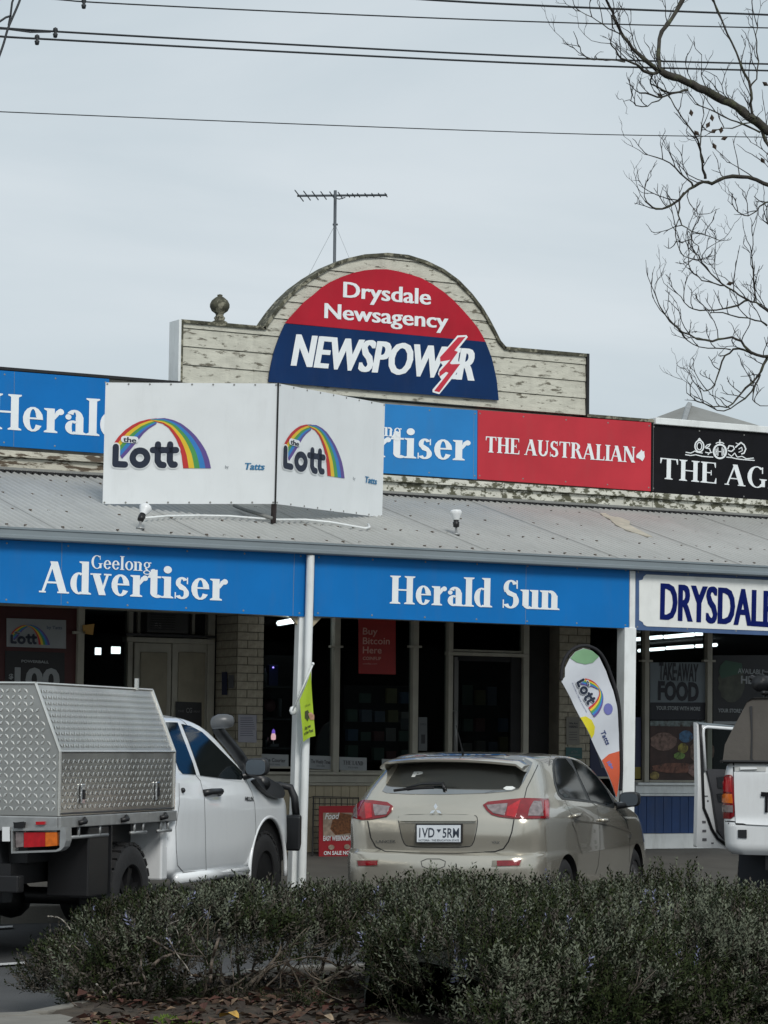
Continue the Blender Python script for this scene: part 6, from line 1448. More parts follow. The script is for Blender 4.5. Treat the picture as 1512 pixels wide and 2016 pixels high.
b = MB(); text(b, 'ATM', (1124, 1483), (1136, 1483), 5, q, .003); b.flat([rectpx(1118, 1142, 1486, 1487)], q, .003); b.build('lettering', mat('dim_grey', (.13,) * 3), t)
# wire newspaper rack with red poster
YR = YW - .35; q = ply(YR); rk = thing('wire_rack', 'black wire newspaper rack holding a red poster left of the hatchback', 'rack', q(655, 1690)); WR_ = mat('rack_wire', (.03, .03, .03), .6)
gz = .36
b = MB()
for i in range(9): x = 616 + i * 11; b.tube([q(x + 2, 1570 + i * .3), q(x, 1694)], .0045, 4)
for i in range(12): y = 1571 + i * 11.2; b.tube([q(615, y), q(706, y + 1)], .0045, 4)
b.build('wire_grid', WR_, rk, kind='stuff')
b = MB(); b.tube([q(617, 1568), q(614, 1696), q(702, 1698), q(706, 1570), q(617, 1568)], .006, 5); b.tube([q(617, 1568), q(617, 1568) + Vector((0, .28, -.05)), q(614, 1696) + Vector((0, .28, 0)), q(614, 1696)], .005, 5); b.build('rack_frame', WR_, rk)
b = MB(); b.flat([[(628, 1587), (700, 1586), (699, 1689), (628, 1688)]], pl((0, YR - .02, 0), (0, -1, 0)), 0, .006); pr = b.build('red_sheet', mat('poster_red2', (.34, .012, .02), .5, var=.1), rk)
q2 = ply(YR - .025)
b = MB(); b.flat([[(636, 1600), (694, 1600), (694, 1645), (636, 1647)]], q2, .001); b.build('picture', mat('print_cream', (.34, .26, .20), .6, var=.4, vs_=20), pr)
b = MB(); b.flat([[(655, 1612), (668, 1600), (692, 1604), (692, 1640), (660, 1644), (650, 1632)]], q2, .003); b.build('picture', mat('print_biscuit', (.16, .06, .02), .6, var=.6, vs_=40), pr)
b = MB(); text(b, 'Food', (639, 1613), (665, 1612), 12, q2, .006, bold=.01, lean=.2); text(b, 'EASY WEEKNIGHT', (636, 1655), (694, 1654), 9, q2, .004, bold=.03); text(b, 'ON SALE NOW', (637, 1683), (698, 1682), 7, q2, .004, bold=.03); b.build('lettering', LW, pr)
b = MB(); b.flat([blob(652, 1668, 6, 5)], q2, .004); b.flat([blob(683, 1667, 6, 5)], q2, .004); b.build('picture', mat('print_cream', (.34,) * 3), pr)

# feather flag
YFL = 22.95; fq0 = ply(YFL)
def fq(x, y, o=0):
    p = fq0(x, y, 0); return p + Vector((0, .010 * math.sin((x * .9 + y) * .045) - o, 0))
def Zf(x, y): return (1080 + x / 3.15, 1080 + y / 3.15)
fl = thing('feather_flag', 'white feather flag with rainbow logo and orange foot beside the square white post', 'flag', Vector((fq0(1216, 1600).x, YFL, .17)))
tri = lambda P: [Zf(*p) for p in P]
rtE = [(215, 618), (262, 632), (310, 670), (360, 760), (400, 880), (425, 1000), (440, 1150), (440, 1256), (436, 1400), (428, 1500), (420, 1545)]
lfE = [(375, 1430), (330, 1312), (262, 1180), (195, 1045), (140, 930), (75, 822), (98, 795), (100, 740), (130, 682), (165, 640)]
def cloth(P, name, m, o, par):
    P = densify([Zf(*p) for p in P], 6); b = MB(); pts = [Vector(p) for p in P]; n = len(P)
    xs = [p[0] for p in P]; ys = [p[1] for p in P]; y = min(ys) + 4
    while y < max(ys):
        x = min(xs) + 4
        while x < max(xs):
            if inside((x, y), P) and dist_edge((x, y), P) > 3: pts.append(Vector((x, y)))
            x += 7
        y += 7
    V, E, F, _, _, _ = geometry.delaunay_2d_cdt(pts, [(i, (i + 1) % n) for i in range(n)], [], 1, 1e-5)
    b.add([fq(v.x, v.y, o) for v in V], [tuple(f) for f in F]); return b.build(name, m, par, smooth=True)
fc = cloth(rtE + lfE, 'flag_cloth', mat('flag_white', (.55, .58, .63), .7, var=.04), 0, fl)
cloth([(165, 640), (215, 620), (265, 634), (308, 670), (270, 708), (222, 718), (170, 706), (133, 680)], 'green_print', mat('flag_green', (.17, .33, .18), .7), .006, fc)
cloth([(195, 1047), (228, 1040), (262, 1062), (282, 1105), (279, 1150), (264, 1178)], 'yellow_print', mat('flag_yellow', (.62, .55, .02), .7), .006, fc)
cloth([(365 + 28 * math.cos(i * math.pi / 8), 995 + 36 * math.sin(i * math.pi / 8)) for i in range(16)], 'violet_print', mat('flag_violet', (.14, .15, .40), .7), .006, fc)
cloth([(332, 1312), (375, 1275), (438, 1256), (435, 1400), (427, 1500), (420, 1543), (377, 1430)], 'orange_print', mat('flag_orange', (.55, .09, .035), .7), .006, fc)
F0 = Zf(160, 830); s_ = .40; ex_, ey_ = (.47, .88), (-.88, .47)
rainbow_logo(lambda x, y, o: fq(F0[0] + ((x - 220) * ex_[0] + (y - 920) * ey_[0]) * s_, F0[1] + ((x - 220) * ex_[1] + (y - 920) * ey_[1]) * s_, o + .005), fc, full=False, white=MATS['flag_white'])
rot = lambda p0, sc: (lambda x, y, o: fq(p0[0] + (x * .45 - y * .89) * sc, p0[1] + (x * .89 + y * .45) * sc, o + .006))
b = MB(); text(b, 'Tatts', (0, 0), (30, 0), 9, rot(Zf(318, 1135), 1), 0, bold=.02, lean=.1); b.build('lettering', mat('flag_ink', (.03, .05, .16), .7), fc)
b = MB(); text(b, 'Australia’s Official Lotteries', (0, 0), (66, 0), 2.2, rot(Zf(140, 832), 1), 0); b.build('lettering', mat('flag_ink', (.03,) * 3), fc)
b = MB(); text(b, '18+', (0, 0), (16, 0), 6, rot(Zf(360, 1325), 1), .002, bold=.06); b.build('print_mark', mat('flag_violet', (.1,) * 3), fc)
b = MB(); sl0 = [(75, 815), (80, 740), (105, 672), (150, 622), (205, 600), (258, 606), (315, 640), (370, 725), (412, 850), (438, 1000), (450, 1150), (450, 1300), (446, 1500)]
pts = [fq(*Zf(*p), 0) for p in smoothpoly(sl0, 2, False)]; b.tube(pts, .017, 6); b.build('black_sleeve', mat('flag_sleeve', (.010, .010, .013), .8), fl, smooth=True)
b = MB(); e = pts[-1]; b.tube([e, Vector((e.x - .02, YFL, .20))], .013, 6); b.build('pole', M['galv'], fl, smooth=True)
b = MB(); b.tube([Vector((e.x - .35, YFL, .185)), Vector((e.x + .30, YFL, .185))], .015, 5); b.tube([Vector((e.x, YFL - .3, .185)), Vector((e.x, YFL + .25, .185))], .015, 5); b.build('cross_base', M['black'], fl)

# small green flag on the post
YG = YV - .20; gq0 = ply(YG)
gf = thing('wall_flag', 'small lime green flag on a slanted pole fixed to the white post', 'flag', gq0(577, 1400))
b = MB(); b.tube([hitY(576, 1399, YV - .12), gq0(616, 1308)], .008, 6); b.ball(gq0(616, 1307), .016, 8); b.build('flag_pole', M['white'], gf, smooth=True)
b = MB(); b.ball(hitY(577, 1399, YV - .10), .04, 8, (1, .7, 1.1)); b.build('bracket', M['white'], gf, smooth=True)
gq = lambda x, y, o=0: gq0(x, y, 0) + Vector((0, .010 * math.sin((x - 590) * .22 + y * .02) - o, 0))
P = densify([(612, 1321), (616, 1378), (620, 1449), (612, 1451), (604, 1456), (596, 1461), (593, 1420), (590.5, 1378)], 5); b = MB(); pts = [Vector(p) for p in P]
for i in range(6):
    for j in range(26):
        x, y = 592 + i * 5, 1325 + j * 5.3
        if inside((x, y), P) and dist_edge((x, y), P) > 2: pts.append(Vector((x, y)))
V, E, F, _, _, _ = geometry.delaunay_2d_cdt(pts, [(i, (i + 1) % len(P)) for i in range(len(P))], [], 1, 1e-5)
b.add([gq(v.x, v.y) for v in V], [tuple(f) for f in F]); gc = b.build('flag_cloth', mat('flag_lime', (.32, .46, .02), .7, var=.06), gf, smooth=True)
LK = mat('flag_dark_print', (.05, .06, .02), .7)
b = MB(); text(b, 'Say yes', (599, 1437), (612, 1431), 6, gq, .006, bold=.03); text(b, 'at the Post', (598, 1447), (616, 1440), 6, gq, .006, bold=.03); text(b, 'Gift cards', (599, 1392), (611, 1388), 4, gq, .006); b.build('lettering', LK, gc)
b = MB(); b.flat([[(599, 1400), (606, 1398), (611, 1408), (606, 1420), (599, 1413)]], gq, .006); b.build('print_mark', LK, gc)
b = MB(); b.flat([[(606, 1405), (613, 1402), (618.3, 1408), (618, 1417), (611, 1417)]], gq, .007); b.build('print_hand', mat('print_skin', (.38, .22, .14), .7), gc)

# ================================================================== OVERHEAD WIRES
def wire(pts, Y, r, lab, clamp=None, extra=None, up_=0):
    if pts[-1][0] > 1500:
        (x0, y0), (x1, y1), (x2, y2), (x3, y3) = pts[0], pts[1], pts[-2], pts[-1]
        pts = [(x0 - 1600, y0 + (y0 - y1) / (x1 - x0) * 1600 * .8)] + pts + [(x3 + 1400, y3 + (y3 - y2) / (x3 - x2) * 1400 * .7)]
    P = [hitY(x, y, Y) for x, y in densify(smoothpoly(pts, 2, False), 60, False)]
    t = thing('power_line', lab, 'power line', P[0], 'overhead power lines')
    b = MB(); b.tube(P, r, 5); b.build('cable', M['wire'], t, smooth=True)
    if extra:
        b = MB(); b.tube([hitY(x, y, Y) for x, y in extra], r * .9, 5); b.build('cable_tie', M['wire'], t)
    if clamp:
        for (x, y) in clamp:
            p = hitY(x, y, Y); b = MB(); b.lathe([(0, -.05), (.015, -.045), (.021, -.015), (.010, -.008), (.021, .012), (.018, .03), (0, .04)], p, (0, 0, 1), 10); b.build('insulator', M['wire'], t, smooth=True)
wire([(-200, -26), (120, -1), (165, 4), (640, 27), (1100, 45), (1512, 55), (1800, 61)], 20.5, .0065, 'power line crossing near the top edge, second from the top', [(165, 6)])
wire([(500, -26), (840, 0), (1100, 13), (1512, 29), (1800, 40)], 20.0, .010, 'thickest and topmost power line, at the top right')
wire([(-200, 37), (0, 55), (108, 62), (500, 84), (1100, 115), (1512, 126), (1800, 133)], 20.5, .009, 'upper one of the two close power lines', [(109, 63)], [(-30, 55), (15, 57), (60, 63), (100, 62.5)])
wire([(-200, 56), (0, 72), (73, 76), (500, 99), (1100, 128.5), (1512, 139), (1800, 146)], 20.3, .009, 'lower one of the two close power lines', [(73, 77)], [(-30, 69), (10, 72), (70, 76)])
wire([(-200, 211), (0, 220), (600, 245), (1100, 263), (1290, 267), (1512, 270), (1800, 275)], 24.5, .0055, 'single thin wire far below the other power lines')
wire([(48, -30), (40, 0), (27, 30), (15, 57), (8, 85), (-4, 118), (-20, 160)], 20.0, .010, 'dark drop cable crossing the power lines at the top left corner', None, [(30, -10), (24, 5), (21, 30), (17, 50)])
b = MB(); b.tube([hitY(x, y, 20.0) for x, y in ((-30, 58), (0, 42), (12, 34), (22, 31))], .009, 5); single(b, 'cable_loop', M['wire'], 'short loop of cable curving in from the left edge at the top', 'cable', smooth=True)

# ================================================================== BARE TREE ON THE RIGHT
TD = 16.0
tree = thing('bare_tree', 'bare winter tree with pale grey limbs reaching in from the right', 'tree', planpt((1980 - 756) / FPX * TD, TD) + Vector((0, 0, .12)))
rng = random.Random(11)
tk = [BASE[tree.name], BASE[tree.name] + Vector((.05, .02, 1.2)), BASE[tree.name] + Vector((-.05, .05, 2.6)), BASE[tree.name] + Vector((.05, .1, 4.4)), BASE[tree.name] + Vector((.3, .2, 7.0))]
b = MB(); b.tube(tk, [.24, .19, .16, .11, .04], 16); b.build('trunk', M['bark'], tree, smooth=True)
limbs = [
 ([(1900, 560), (1700, 400), (1580, 310), (1500, 247), (1450, 210), (1400, 184), (1350, 160), (1300, 140)], 22, 9, 16.0, 15.2),
 ([(1300, 140), (1262, 115), (1240, 90), (1225, 68), (1212, 42), (1203, 20), (1192, -4), (1185, -25)], 4.5, 1.6, 15.2, 15.0),
 ([(1298, 140), (1297, 100), (1298, 68), (1318, 42), (1336, 15), (1352, -20)], 3.6, 4.4, 15.2, 15.6),
 ([(1296, 141), (1278, 147), (1262, 135), (1252, 126), (1235, 122), (1220, 112), (1208, 95), (1200, 85)], 3.4, 1.1, 15.2, 14.8),
 ([(1232, 123), (1210, 117), (1190, 118), (1165, 117), (1148, 108), (1138, 90)], 1.6, .7, 14.9, 14.6),
 ([(1225, 70), (1205, 58), (1180, 45), (1160, 30), (1135, 20)], 1.4, .6, 15.0, 14.8),
 ([(1355, 178), (1330, 182), (1312, 188), (1298, 192), (1275, 184), (1258, 183)], 2.6, 1.2, 15.6, 15.3),
 ([(1312, 188), (1290, 200), (1268, 210), (1248, 205), (1238, 195)], 1.4, .7, 15.5, 15.3),
 ([(1285, 146), (1277, 160), (1300, 175), (1316, 183)], 1.7, 1.3, 15.2, 15.4),
 ([(1900, 420), (1700, 400), (1560, 375), (1512, 366), (1480, 352), (1447, 345), (1420, 352), (1405, 363), (1388, 358), (1370, 362), (1352, 378), (1330, 398), (1308, 412), (1288, 410), (1270, 398)], 9, 1.4, 16.2, 15.6),
 ([(1388, 352), (1384, 330), (1380, 300), (1372, 268), (1350, 240), (1330, 215), (1318, 190)], 3.0, .9, 15.9, 15.7),
 ([(1365, 366), (1345, 345), (1325, 325), (1300, 312), (1270, 303)], 2.0, .7, 15.8, 15.6),
 ([(1384, 320), (1378, 285), (1382, 250), (1386, 215)], 1.6, .7, 15.9, 15.9),
 ([(1545, 330), (1512, 285), (1495, 250), (1478, 215), (1478, 170), (1462, 135), (1445, 95), (1428, 55), (1412, 15), (1402, -10)], 3.6, 1.4, 16.2, 16.2),
 ([(1478, 170), (1492, 150), (1492, 110), (1488, 75), (1492, 45)], 1.8, .8, 16.2, 16.3),
 ([(1495, 260), (1460, 245), (1430, 232), (1400, 218), (1370, 205)], 2.0, .9, 16.1, 15.9),
 ([(1500, 252), (1470, 240), (1450, 250), (1420, 255), (1395, 262)], 1.6, .8, 16.1, 15.9),
 ([(1348, 378), (1336, 400), (1337, 430), (1345, 446), (1368, 457), (1395, 466), (1415, 472)], 1.9, .7, 15.7, 15.5),
 ([(1336, 432), (1329, 455), (1334, 482), (1346, 505), (1358, 510)], 1.2, .6, 15.7, 15.6),
 ([(1356, 455), (1364, 475), (1378, 490)], .9, .6, 15.6, 15.5),
 ([(1700, 640), (1560, 640), (1512, 615), (1492, 596), (1475, 592), (1450, 577), (1425, 564), (1405, 545), (1385, 520), (1372, 500), (1355, 488)], 3.8, .8, 16.4, 16.0),
 ([(1425, 563), (1400, 558), (1378, 550), (1362, 535), (1352, 518)], 1.6, .7, 16.1, 16.0),
 ([(1475, 590), (1445, 603), (1400, 611), (1370, 611), (1350, 602), (1335, 580)], 2.0, .7, 16.2, 16.0),
 ([(1512, 640), (1495, 630), (1465, 627), (1430, 616), (1400, 614)], 1.8, 1.0, 16.3, 16.1),
 ([(1486, 592), (1484, 560), (1483, 520), (1480, 490), (1484, 455)], 1.9, .6, 16.3, 16.3),
 ([(1700, 720), (1580, 705), (1512, 703), (1482, 698), (1462, 676), (1448, 665), (1420, 665), (1395, 672), (1365, 664), (1335, 650), (1315, 625), (1297, 598)], 4.8, 1.0, 16.2, 15.7),
 ([(1482, 697), (1460, 686), (1440, 690), (1425, 704), (1415, 735), (1405, 765), (1390, 772), (1378, 762)], 2.4, .8, 16.0, 15.8),
 ([(1440, 687), (1400, 685), (1370, 680), (1350, 668), (1342, 660)], 1.3, .7, 16.0, 15.8),
 ([(1510, 703), (1502, 725), (1495, 738), (1475, 760), (1452, 780), (1440, 800), (1410, 802), (1380, 795), (1352, 775)], 2.8, .8, 16.0, 15.7),
 ([(1495, 738), (1485, 765), (1460, 790), (1430, 808), (1405, 808), (1380, 790)], 1.9, .7, 16.0, 15.8),
 ([(1490, 750), (1480, 785), (1490, 797), (1512, 800)], 1.4, .7, 16.0, 16.0),
 ([(1700, 500), (1560, 470), (1520, 455), (1508, 430), (1512, 400)], 2.6, 1.0, 16.2, 16.2),
 ([(1530, 395), (1500, 400), (1488, 420), (1470, 426), (1450, 415), (1442, 402)], 1.6, .7, 16.2, 16.1),
]
tw = MB()
def pxr(w, d): return w * d / FPX / 2 * 1.8
def grow(p, d_, L_, r, lvl, out):
    n = 4; pts = [p]; dr_ = d_.normalized()
    for i in range(n):
        dr_ = (dr_ + Vector((rng.uniform(-.42, .42), rng.uniform(-.42, .42), rng.uniform(-.22, .46)))).normalized(); pts.append(pts[-1] + dr_ * L_ / n)
        if lvl > 0 and i >= 1 and rng.random() < (.82 if lvl > 1 else .66):
            sd = (dr_ + Vector((rng.uniform(-1, 1), rng.uniform(-.8, .8), rng.uniform(-.4, .9))) * .8)
            grow(pts[-1], sd, L_ * rng.uniform(.34, .55), r * .74, lvl - 1, out)
    out.append((pts, r))
tot = 0
for k, (P, w0, w1, d0, d1_) in enumerate(limbs):
    PP = densify(smoothpoly(P, 1, False), 11, False); n = len(PP)
    PP = [(x + rng.uniform(-1.9, 1.9), y + rng.uniform(-1.9, 1.9)) for x, y in PP]
    W = [dep(x, y, d0 + (d1_ - d0) * i / (n - 1) + .02 * math.sin(i * 1.7)) for i, (x, y) in enumerate(PP)]
    R = [pxr(w0 + (w1 - w0) * (i / (n - 1)) ** .8, d0) / (1.35 if w0 > 10 else 1) for i in range(n)]
    b = MB(); R = [r_ * rng.uniform(.92, 1.2) * (1.0 if w0 > 10 else 1.15) for r_ in R]; b.tube(W, R, 10 if w0 > 4 else 6); b.build('limb' if w0 > 3 else 'branch', M['bark'], tree, smooth=True)
    step = 2
    for i in range(2, n, step):
        if PP[i][0] > 1620: continue
        if rng.random() < .93:
            t_ = (W[min(i + 1, n - 1)] - W[i - 1]).normalized(); e = W[i]
            side = rng.choice((-1, 1)); d_ = t_ * .5 + RT * rng.uniform(-.7, .25) + Vector((0, 0, 1)) * rng.uniform(-.15, 1.0) + FW * rng.uniform(-.5, .5)
            big = .26 if w0 > 3 else .17
            grow(e, d_, rng.uniform(.45, 1.05) * big, pxr(1.4, d0), 2 if rng.random() < .6 else 1, tw_list := [])
            for pts, r in tw_list: tw.tube(pts, [r * (1 - .5 * q / (len(pts) - 1)) for q in range(len(pts))], 3, False); tot += 1
    grow(W[-1], (W[-1] - W[-2]), .22, pxr(.9, d0), 2, tl_ := [])
    for pts, r in tl_: tw.tube(pts, [r * (1 - .5 * q / (len(pts) - 1)) for q in range(len(pts))], 3, False)
tw.build('twigs', mat('twig', (.022, .019, .018), .9, var=.2), tree, kind='stuff')
DL = mat('dead_leaf', (.045, .03, .02), .9, var=.3)
for (x, y) in ((1361, 222), (1402, 232), (1405, 258), (1426, 272), (1372, 262), (1502, 316), (1407, 288), (1394, 246), (1507, 165), (1420, 256), (1300, 188), (1437, 558)):
    p = dep(x, y, 15.7); b = MB(); a_ = rng.uniform(0, 3); ex_ = RT * math.cos(a_) + Vector((0, 0, 1)) * math.sin(a_); ey_ = RT * -math.sin(a_) + Vector((0, 0, 1)) * math.cos(a_); s = .022
    b.add([p - ex_ * s, p - ey_ * s * .6 + FW * .008, p + ex_ * s, p + ey_ * s * .6 + FW * .01, p + ex_ * s * .2], [(0, 1, 4), (1, 2, 4), (2, 3, 4), (3, 0, 4)]); b.build('dead_leaf', DL, tree)

# ================================================================== HEDGE AND BED
import numpy as np
nr = np.random.default_rng(5)
def variants(leafn, ln, wd, stem):
    out = []
    for k in range(6):
        V = []; 
        for i in range(leafn):
            t = (i + .6) / leafn; z = stem * t; a = i * 2.4 + nr.uniform(-.4, .4); tilt = .45 + .5 * t + nr.uniform(-.15, .15); l_ = ln * nr.uniform(.7, 1.15) * (1 - .35 * t)
            d = np.array([math.cos(a) * math.cos(tilt), math.sin(a) * math.cos(tilt), math.sin(tilt)]); s = np.array([-math.sin(a), math.cos(a), 0]) * wd
            o = np.array([0, 0, z]) + np.array([.01 * math.sin(z * 30 + k), .01 * math.cos(z * 25 + k), 0]) * t
            V += [o - s * .4, o + d * l_ * .55 - s, o + d * l_, o + d * l_ * .55 + s]
        s_ = .0016; V += [np.array([-s_, 0, 0]), np.array([s_, 0, 0]), np.array([s_ * .5, 0, stem]), np.array([-s_ * .5, 0, stem])]
        out.append(np.array(V))
    return out
def sprigs(name, mats, parent, pos, dirs, scale, mi, var, kind='stuff'):
    n = len(pos); nv = var[0].shape[0]; allv = np.empty((n, nv, 3), dtype=np.float32); base = np.array(BASE[parent.name]) if parent else 0
    z = dirs / np.linalg.norm(dirs, axis=1)[:, None]; r = nr.normal(size=(n, 3)); x = np.cross(r, z); x /= np.linalg.norm(x, axis=1)[:, None]; y = np.cross(z, x)
    ch = nr.integers(0, len(var), n)
    for k in range(len(var)):
        ii = np.where(ch == k)[0]; v = var[k][None] * scale[ii][:, None, None]
        allv[ii] = pos[ii][:, None] - base + v[..., 0:1] * x[ii][:, None] + v[..., 1:2] * y[ii][:, None] + v[..., 2:3] * z[ii][:, None]
    nf = n * nv // 4; me = bpy.data.meshes.new(name); me.vertices.add(n * nv); me.vertices.foreach_set('co', allv.ravel())
    me.loops.add(nf * 4); me.loops.foreach_set('vertex_index', np.arange(nf * 4, dtype=np.int32)); me.polygons.add(nf)
    me.polygons.foreach_set('loop_start', np.arange(0, nf * 4, 4, dtype=np.int32))
    for m in mats: me.materials.append(m)
    fm = np.repeat(mi, nv // 4); fm = fm.reshape(n, nv // 4); fm[:, -1] = len(mats) - 1
    me.polygons.foreach_set('material_index', fm.ravel().astype(np.int32)); me.update(calc_edges=True); me.validate()
    o = bpy.data.objects.new(name, me); COL.objects.link(o)
    if parent: o.parent = parent
    o['kind'] = kind; return o
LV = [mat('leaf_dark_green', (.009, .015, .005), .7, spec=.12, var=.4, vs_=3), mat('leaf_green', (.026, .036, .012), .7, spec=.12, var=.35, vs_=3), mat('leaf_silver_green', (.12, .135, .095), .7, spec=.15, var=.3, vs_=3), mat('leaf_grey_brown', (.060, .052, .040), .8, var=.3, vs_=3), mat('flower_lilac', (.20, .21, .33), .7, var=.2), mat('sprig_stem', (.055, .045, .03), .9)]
VAR = variants(13, .036, .0052, .11)
def hfun(x): return .44 + .17 * min(1, max(0, (x - XH0) / 2.2)) - .10 * min(1, max(0, (x - XH0 - 3.2) / 2.5))
XH0 = hitZ(95, 1965, .12).x
def shell(xa, xb, yf, yb, hh, n, lump=.16, endl=.5, rim=.24):
    x = nr.uniform(xa, xb, n); t = nr.uniform(0.0, .80, n) ** 1.0; q = t * math.pi; P = []; D = []
    for i in range(n):
        X = x[i]; e = min(1, max(.0, (X - xa) / endl)); e2 = min(1, max(0, (xb - X) / endl)); k = (1 - (1 - e) ** 2) ** .5 * (1 - (1 - e2) ** 2) ** .5; k = max(k, .15)
        f, b_ = yf(X), yb(X); c = (f + b_) / 2; w = (b_ - f) / 2 * (.6 + .4 * k); h = hh(X) * k
        cy = -math.cos(q[i]); sz = math.sin(q[i]); Y = c + math.copysign(abs(cy) ** .62, cy) * w; Z = .06 + abs(sz) ** .62 * h
        nz = noise.noise(Vector((X * 2.2, Y * 2.2, Z * 3))) * lump + noise.noise(Vector((X * 6, Y * 6, Z * 6))) * lump * .5
        N = Vector((((-1 if e < 1 and X - xa < endl else 0) * (1 - e) * 1.5), cy * .9, sz + .15)).normalized(); dpt = abs(nr.normal()) * rim * .45
        p = Vector((X, Y, Z)) + N * (nz - dpt); P.append((p.x, p.y, max(.12, p.z))); up_ = Vector((0, 0, 1)); dd_ = N * .7 + up_ * .55 + Vector(nr.normal(size=3)) * .38; D.append(tuple(dd_))
    return np.array(P), np.array(D)
def hedge(label, xa, xb, yf, yb, hh, n, bare=None, ends=.5, br=0):
    t = thing('rosemary_hedge', label, 'hedge', Vector(((xa + xb) / 2, (yf(xa) + yb(xa)) / 2, .12)))
    P, D = shell(xa, xb, yf, yb, hh, n, endl=ends)
    if bare is not None:
        keep = np.array([nr.random() < bare(p[0], p[2]) for p in P]); P, D = P[keep], D[keep]
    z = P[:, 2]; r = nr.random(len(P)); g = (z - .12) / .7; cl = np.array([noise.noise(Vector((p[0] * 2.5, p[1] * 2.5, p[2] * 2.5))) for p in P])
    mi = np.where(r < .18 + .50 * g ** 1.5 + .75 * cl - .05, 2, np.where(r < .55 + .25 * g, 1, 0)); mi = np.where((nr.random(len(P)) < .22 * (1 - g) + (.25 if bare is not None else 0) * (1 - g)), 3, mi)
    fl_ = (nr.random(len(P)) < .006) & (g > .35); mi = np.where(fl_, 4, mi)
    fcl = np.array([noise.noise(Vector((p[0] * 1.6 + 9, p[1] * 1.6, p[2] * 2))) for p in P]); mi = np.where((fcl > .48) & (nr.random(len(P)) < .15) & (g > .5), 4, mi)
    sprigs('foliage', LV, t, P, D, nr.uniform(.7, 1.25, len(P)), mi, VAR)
    # added dark core volume that blocks the view through the foliage
    b = MB(); nx_, na = 40, 12
    for i in range(nx_ + 1):
        X = xa + .12 + (xb - xa - .2) * i / nx_; e = min(1, (X - xa) / ends); k = max(.12, (1 - (1 - e) ** 2) ** .5)
        f, b_ = yf(X) + .22, yb(X) - .12; c = (f + b_) / 2; w = (b_ - f) / 2 * k; h = max(.05, hh(X) * k - .17)
        for j in range(na + 1):
            q_ = math.pi * j / na; cy = -math.cos(q_); b.v.append(Vector((X, c + math.copysign(abs(cy) ** .6, cy) * w, .08 + abs(math.sin(q_)) ** .6 * h + .04 * noise.noise(Vector((X * 4, j, 0))))))
    for i in range(nx_):
        for j in range(na): k = i * (na + 1) + j; b.f.append((k, k + 1, k + na + 2, k + na + 1)); b.mi.append(0)
    if bare is None: b.build('inner_blocker', mat('inner_blocker', (.010, .012, .007), 1, var=.6, vs_=12, bump=1), t, smooth=True)
    WD = mat('dry_wood2', (.12, .10, .078), .85, var=.35, vs_=20, bump=.4)
    for i in range(br):
        X = xa + .3 + (xb - xa - .5) * (i + rng.random()) / br; f = yf(X); p = Vector((X + rng.uniform(-.1, .1), f + rng.uniform(.15, .55), .1)); d_ = Vector((rng.uniform(-.9, .9), rng.uniform(-.6, .1), 1)).normalized(); pts = [p]
        for j in range(7):
            d_ = (d_ + Vector((rng.uniform(-.45, .45), rng.uniform(-.25, .25), rng.uniform(-.35, .2)))).normalized(); pts.append(pts[-1] + d_ * rng.uniform(.05, .10)); 
            if pts[-1].z < .13: pts[-1].z = .13
        r = rng.uniform(.004, .014); b = MB(); b.tube(pts, [r * (1 - .75 * q_ / 7) for q_ in range(8)], 5)
        for j in (2, 4, 5):
            dd_ = (pts[j + 1] - pts[j]).normalized() + Vector((rng.uniform(-1, 1), rng.uniform(-.6, .2), rng.uniform(-.3, .9))); b.tube([pts[j], pts[j] + dd_ * .07, pts[j] + dd_ * .12 + Vector((rng.uniform(-.03, .03), 0, rng.uniform(-.03, .03)))], [r * .4, r * .3, r * .12], 4)
        b.build('bare_branch', WD if i % 3 else M['wood'], t, smooth=True)
    if bare is not None:
        for P_, w_, m_ in (([(490, 455), (470, 425), (465, 385), (485, 355), (540, 342), (590, 335)], 17, 0), ([(895, 330), (895, 280), (905, 220), (935, 130), (930, 110)], 15, 0), ([(815, 305), (790, 260), (760, 225), (730, 175), (712, 130), (706, 95), (735, 78), (760, 68)], 5.5, 1), ([(625, 140), (660, 158), (700, 185), (740, 205), (800, 222), (860, 222)], 9, 0),
                           ([(612, 372), (622, 320), (600, 290), (600, 230), (585, 210)], 9, 0), ([(285, 380), (300, 415), (330, 445)], 13, 0), ([(410, 340), (440, 375), (460, 395)], 8, 1), ([(795, 95), (810, 130), (850, 60), (880, 40)], 6, 0), ([(812, 130), (830, 180), (870, 220), (885, 260)], 6, 0), ([(990, 380), (995, 300), (980, 240), (985, 180)], 4, 0),
                           ([(1130, 320), (1120, 280), (1150, 250), (1230, 240), (1320, 220), (1400, 230)], 5, 0), ([(745, 95), (760, 130), (762, 170)], 4, 1), ([(205, 52), (250, 55), (280, 80), (300, 110)], 6, 1), ([(285, 200), (300, 175), (310, 165)], 6, 1), ([(650, 260), (690, 225), (740, 210)], 14, 0), ([(1340, 350), (1400, 390), (1480, 420)], 6, 0)):
            W = [dep(x * .463, 1780 + y * .463, 15.25 + .1 * math.sin(i * 1.3 + w_)) for i, (x, y) in enumerate(smoothpoly(P_, 2, False))]; n_ = len(W)
            W = [Vector((p.x, p.y, max(p.z, .10))) for p in W]
            b = MB(); b.tube(W, [w_ * .463 * 15.3 / FPX / 2 * (1.15 - .5 * i / n_) for i in range(n_)], 7); b.build('bare_branch', (mat('gnarled_wood', (.12, .095, .075), .9, var=.35, vs_=30, bump=.8, bs=80), mat('pale_dead_wood', (.30, .27, .23), .85, var=.2, vs_=30))[m_], t, smooth=True)
    return t
XM = hitY(680, 1850, 14.4).x; XE = hitY(1512, 1850, 14.4).x + 3.0
bare = lambda X, Z: (1.0 if X < XH0 + .55 else (.10 if Z < .30 else (.42 if Z < .46 else 1.0)))
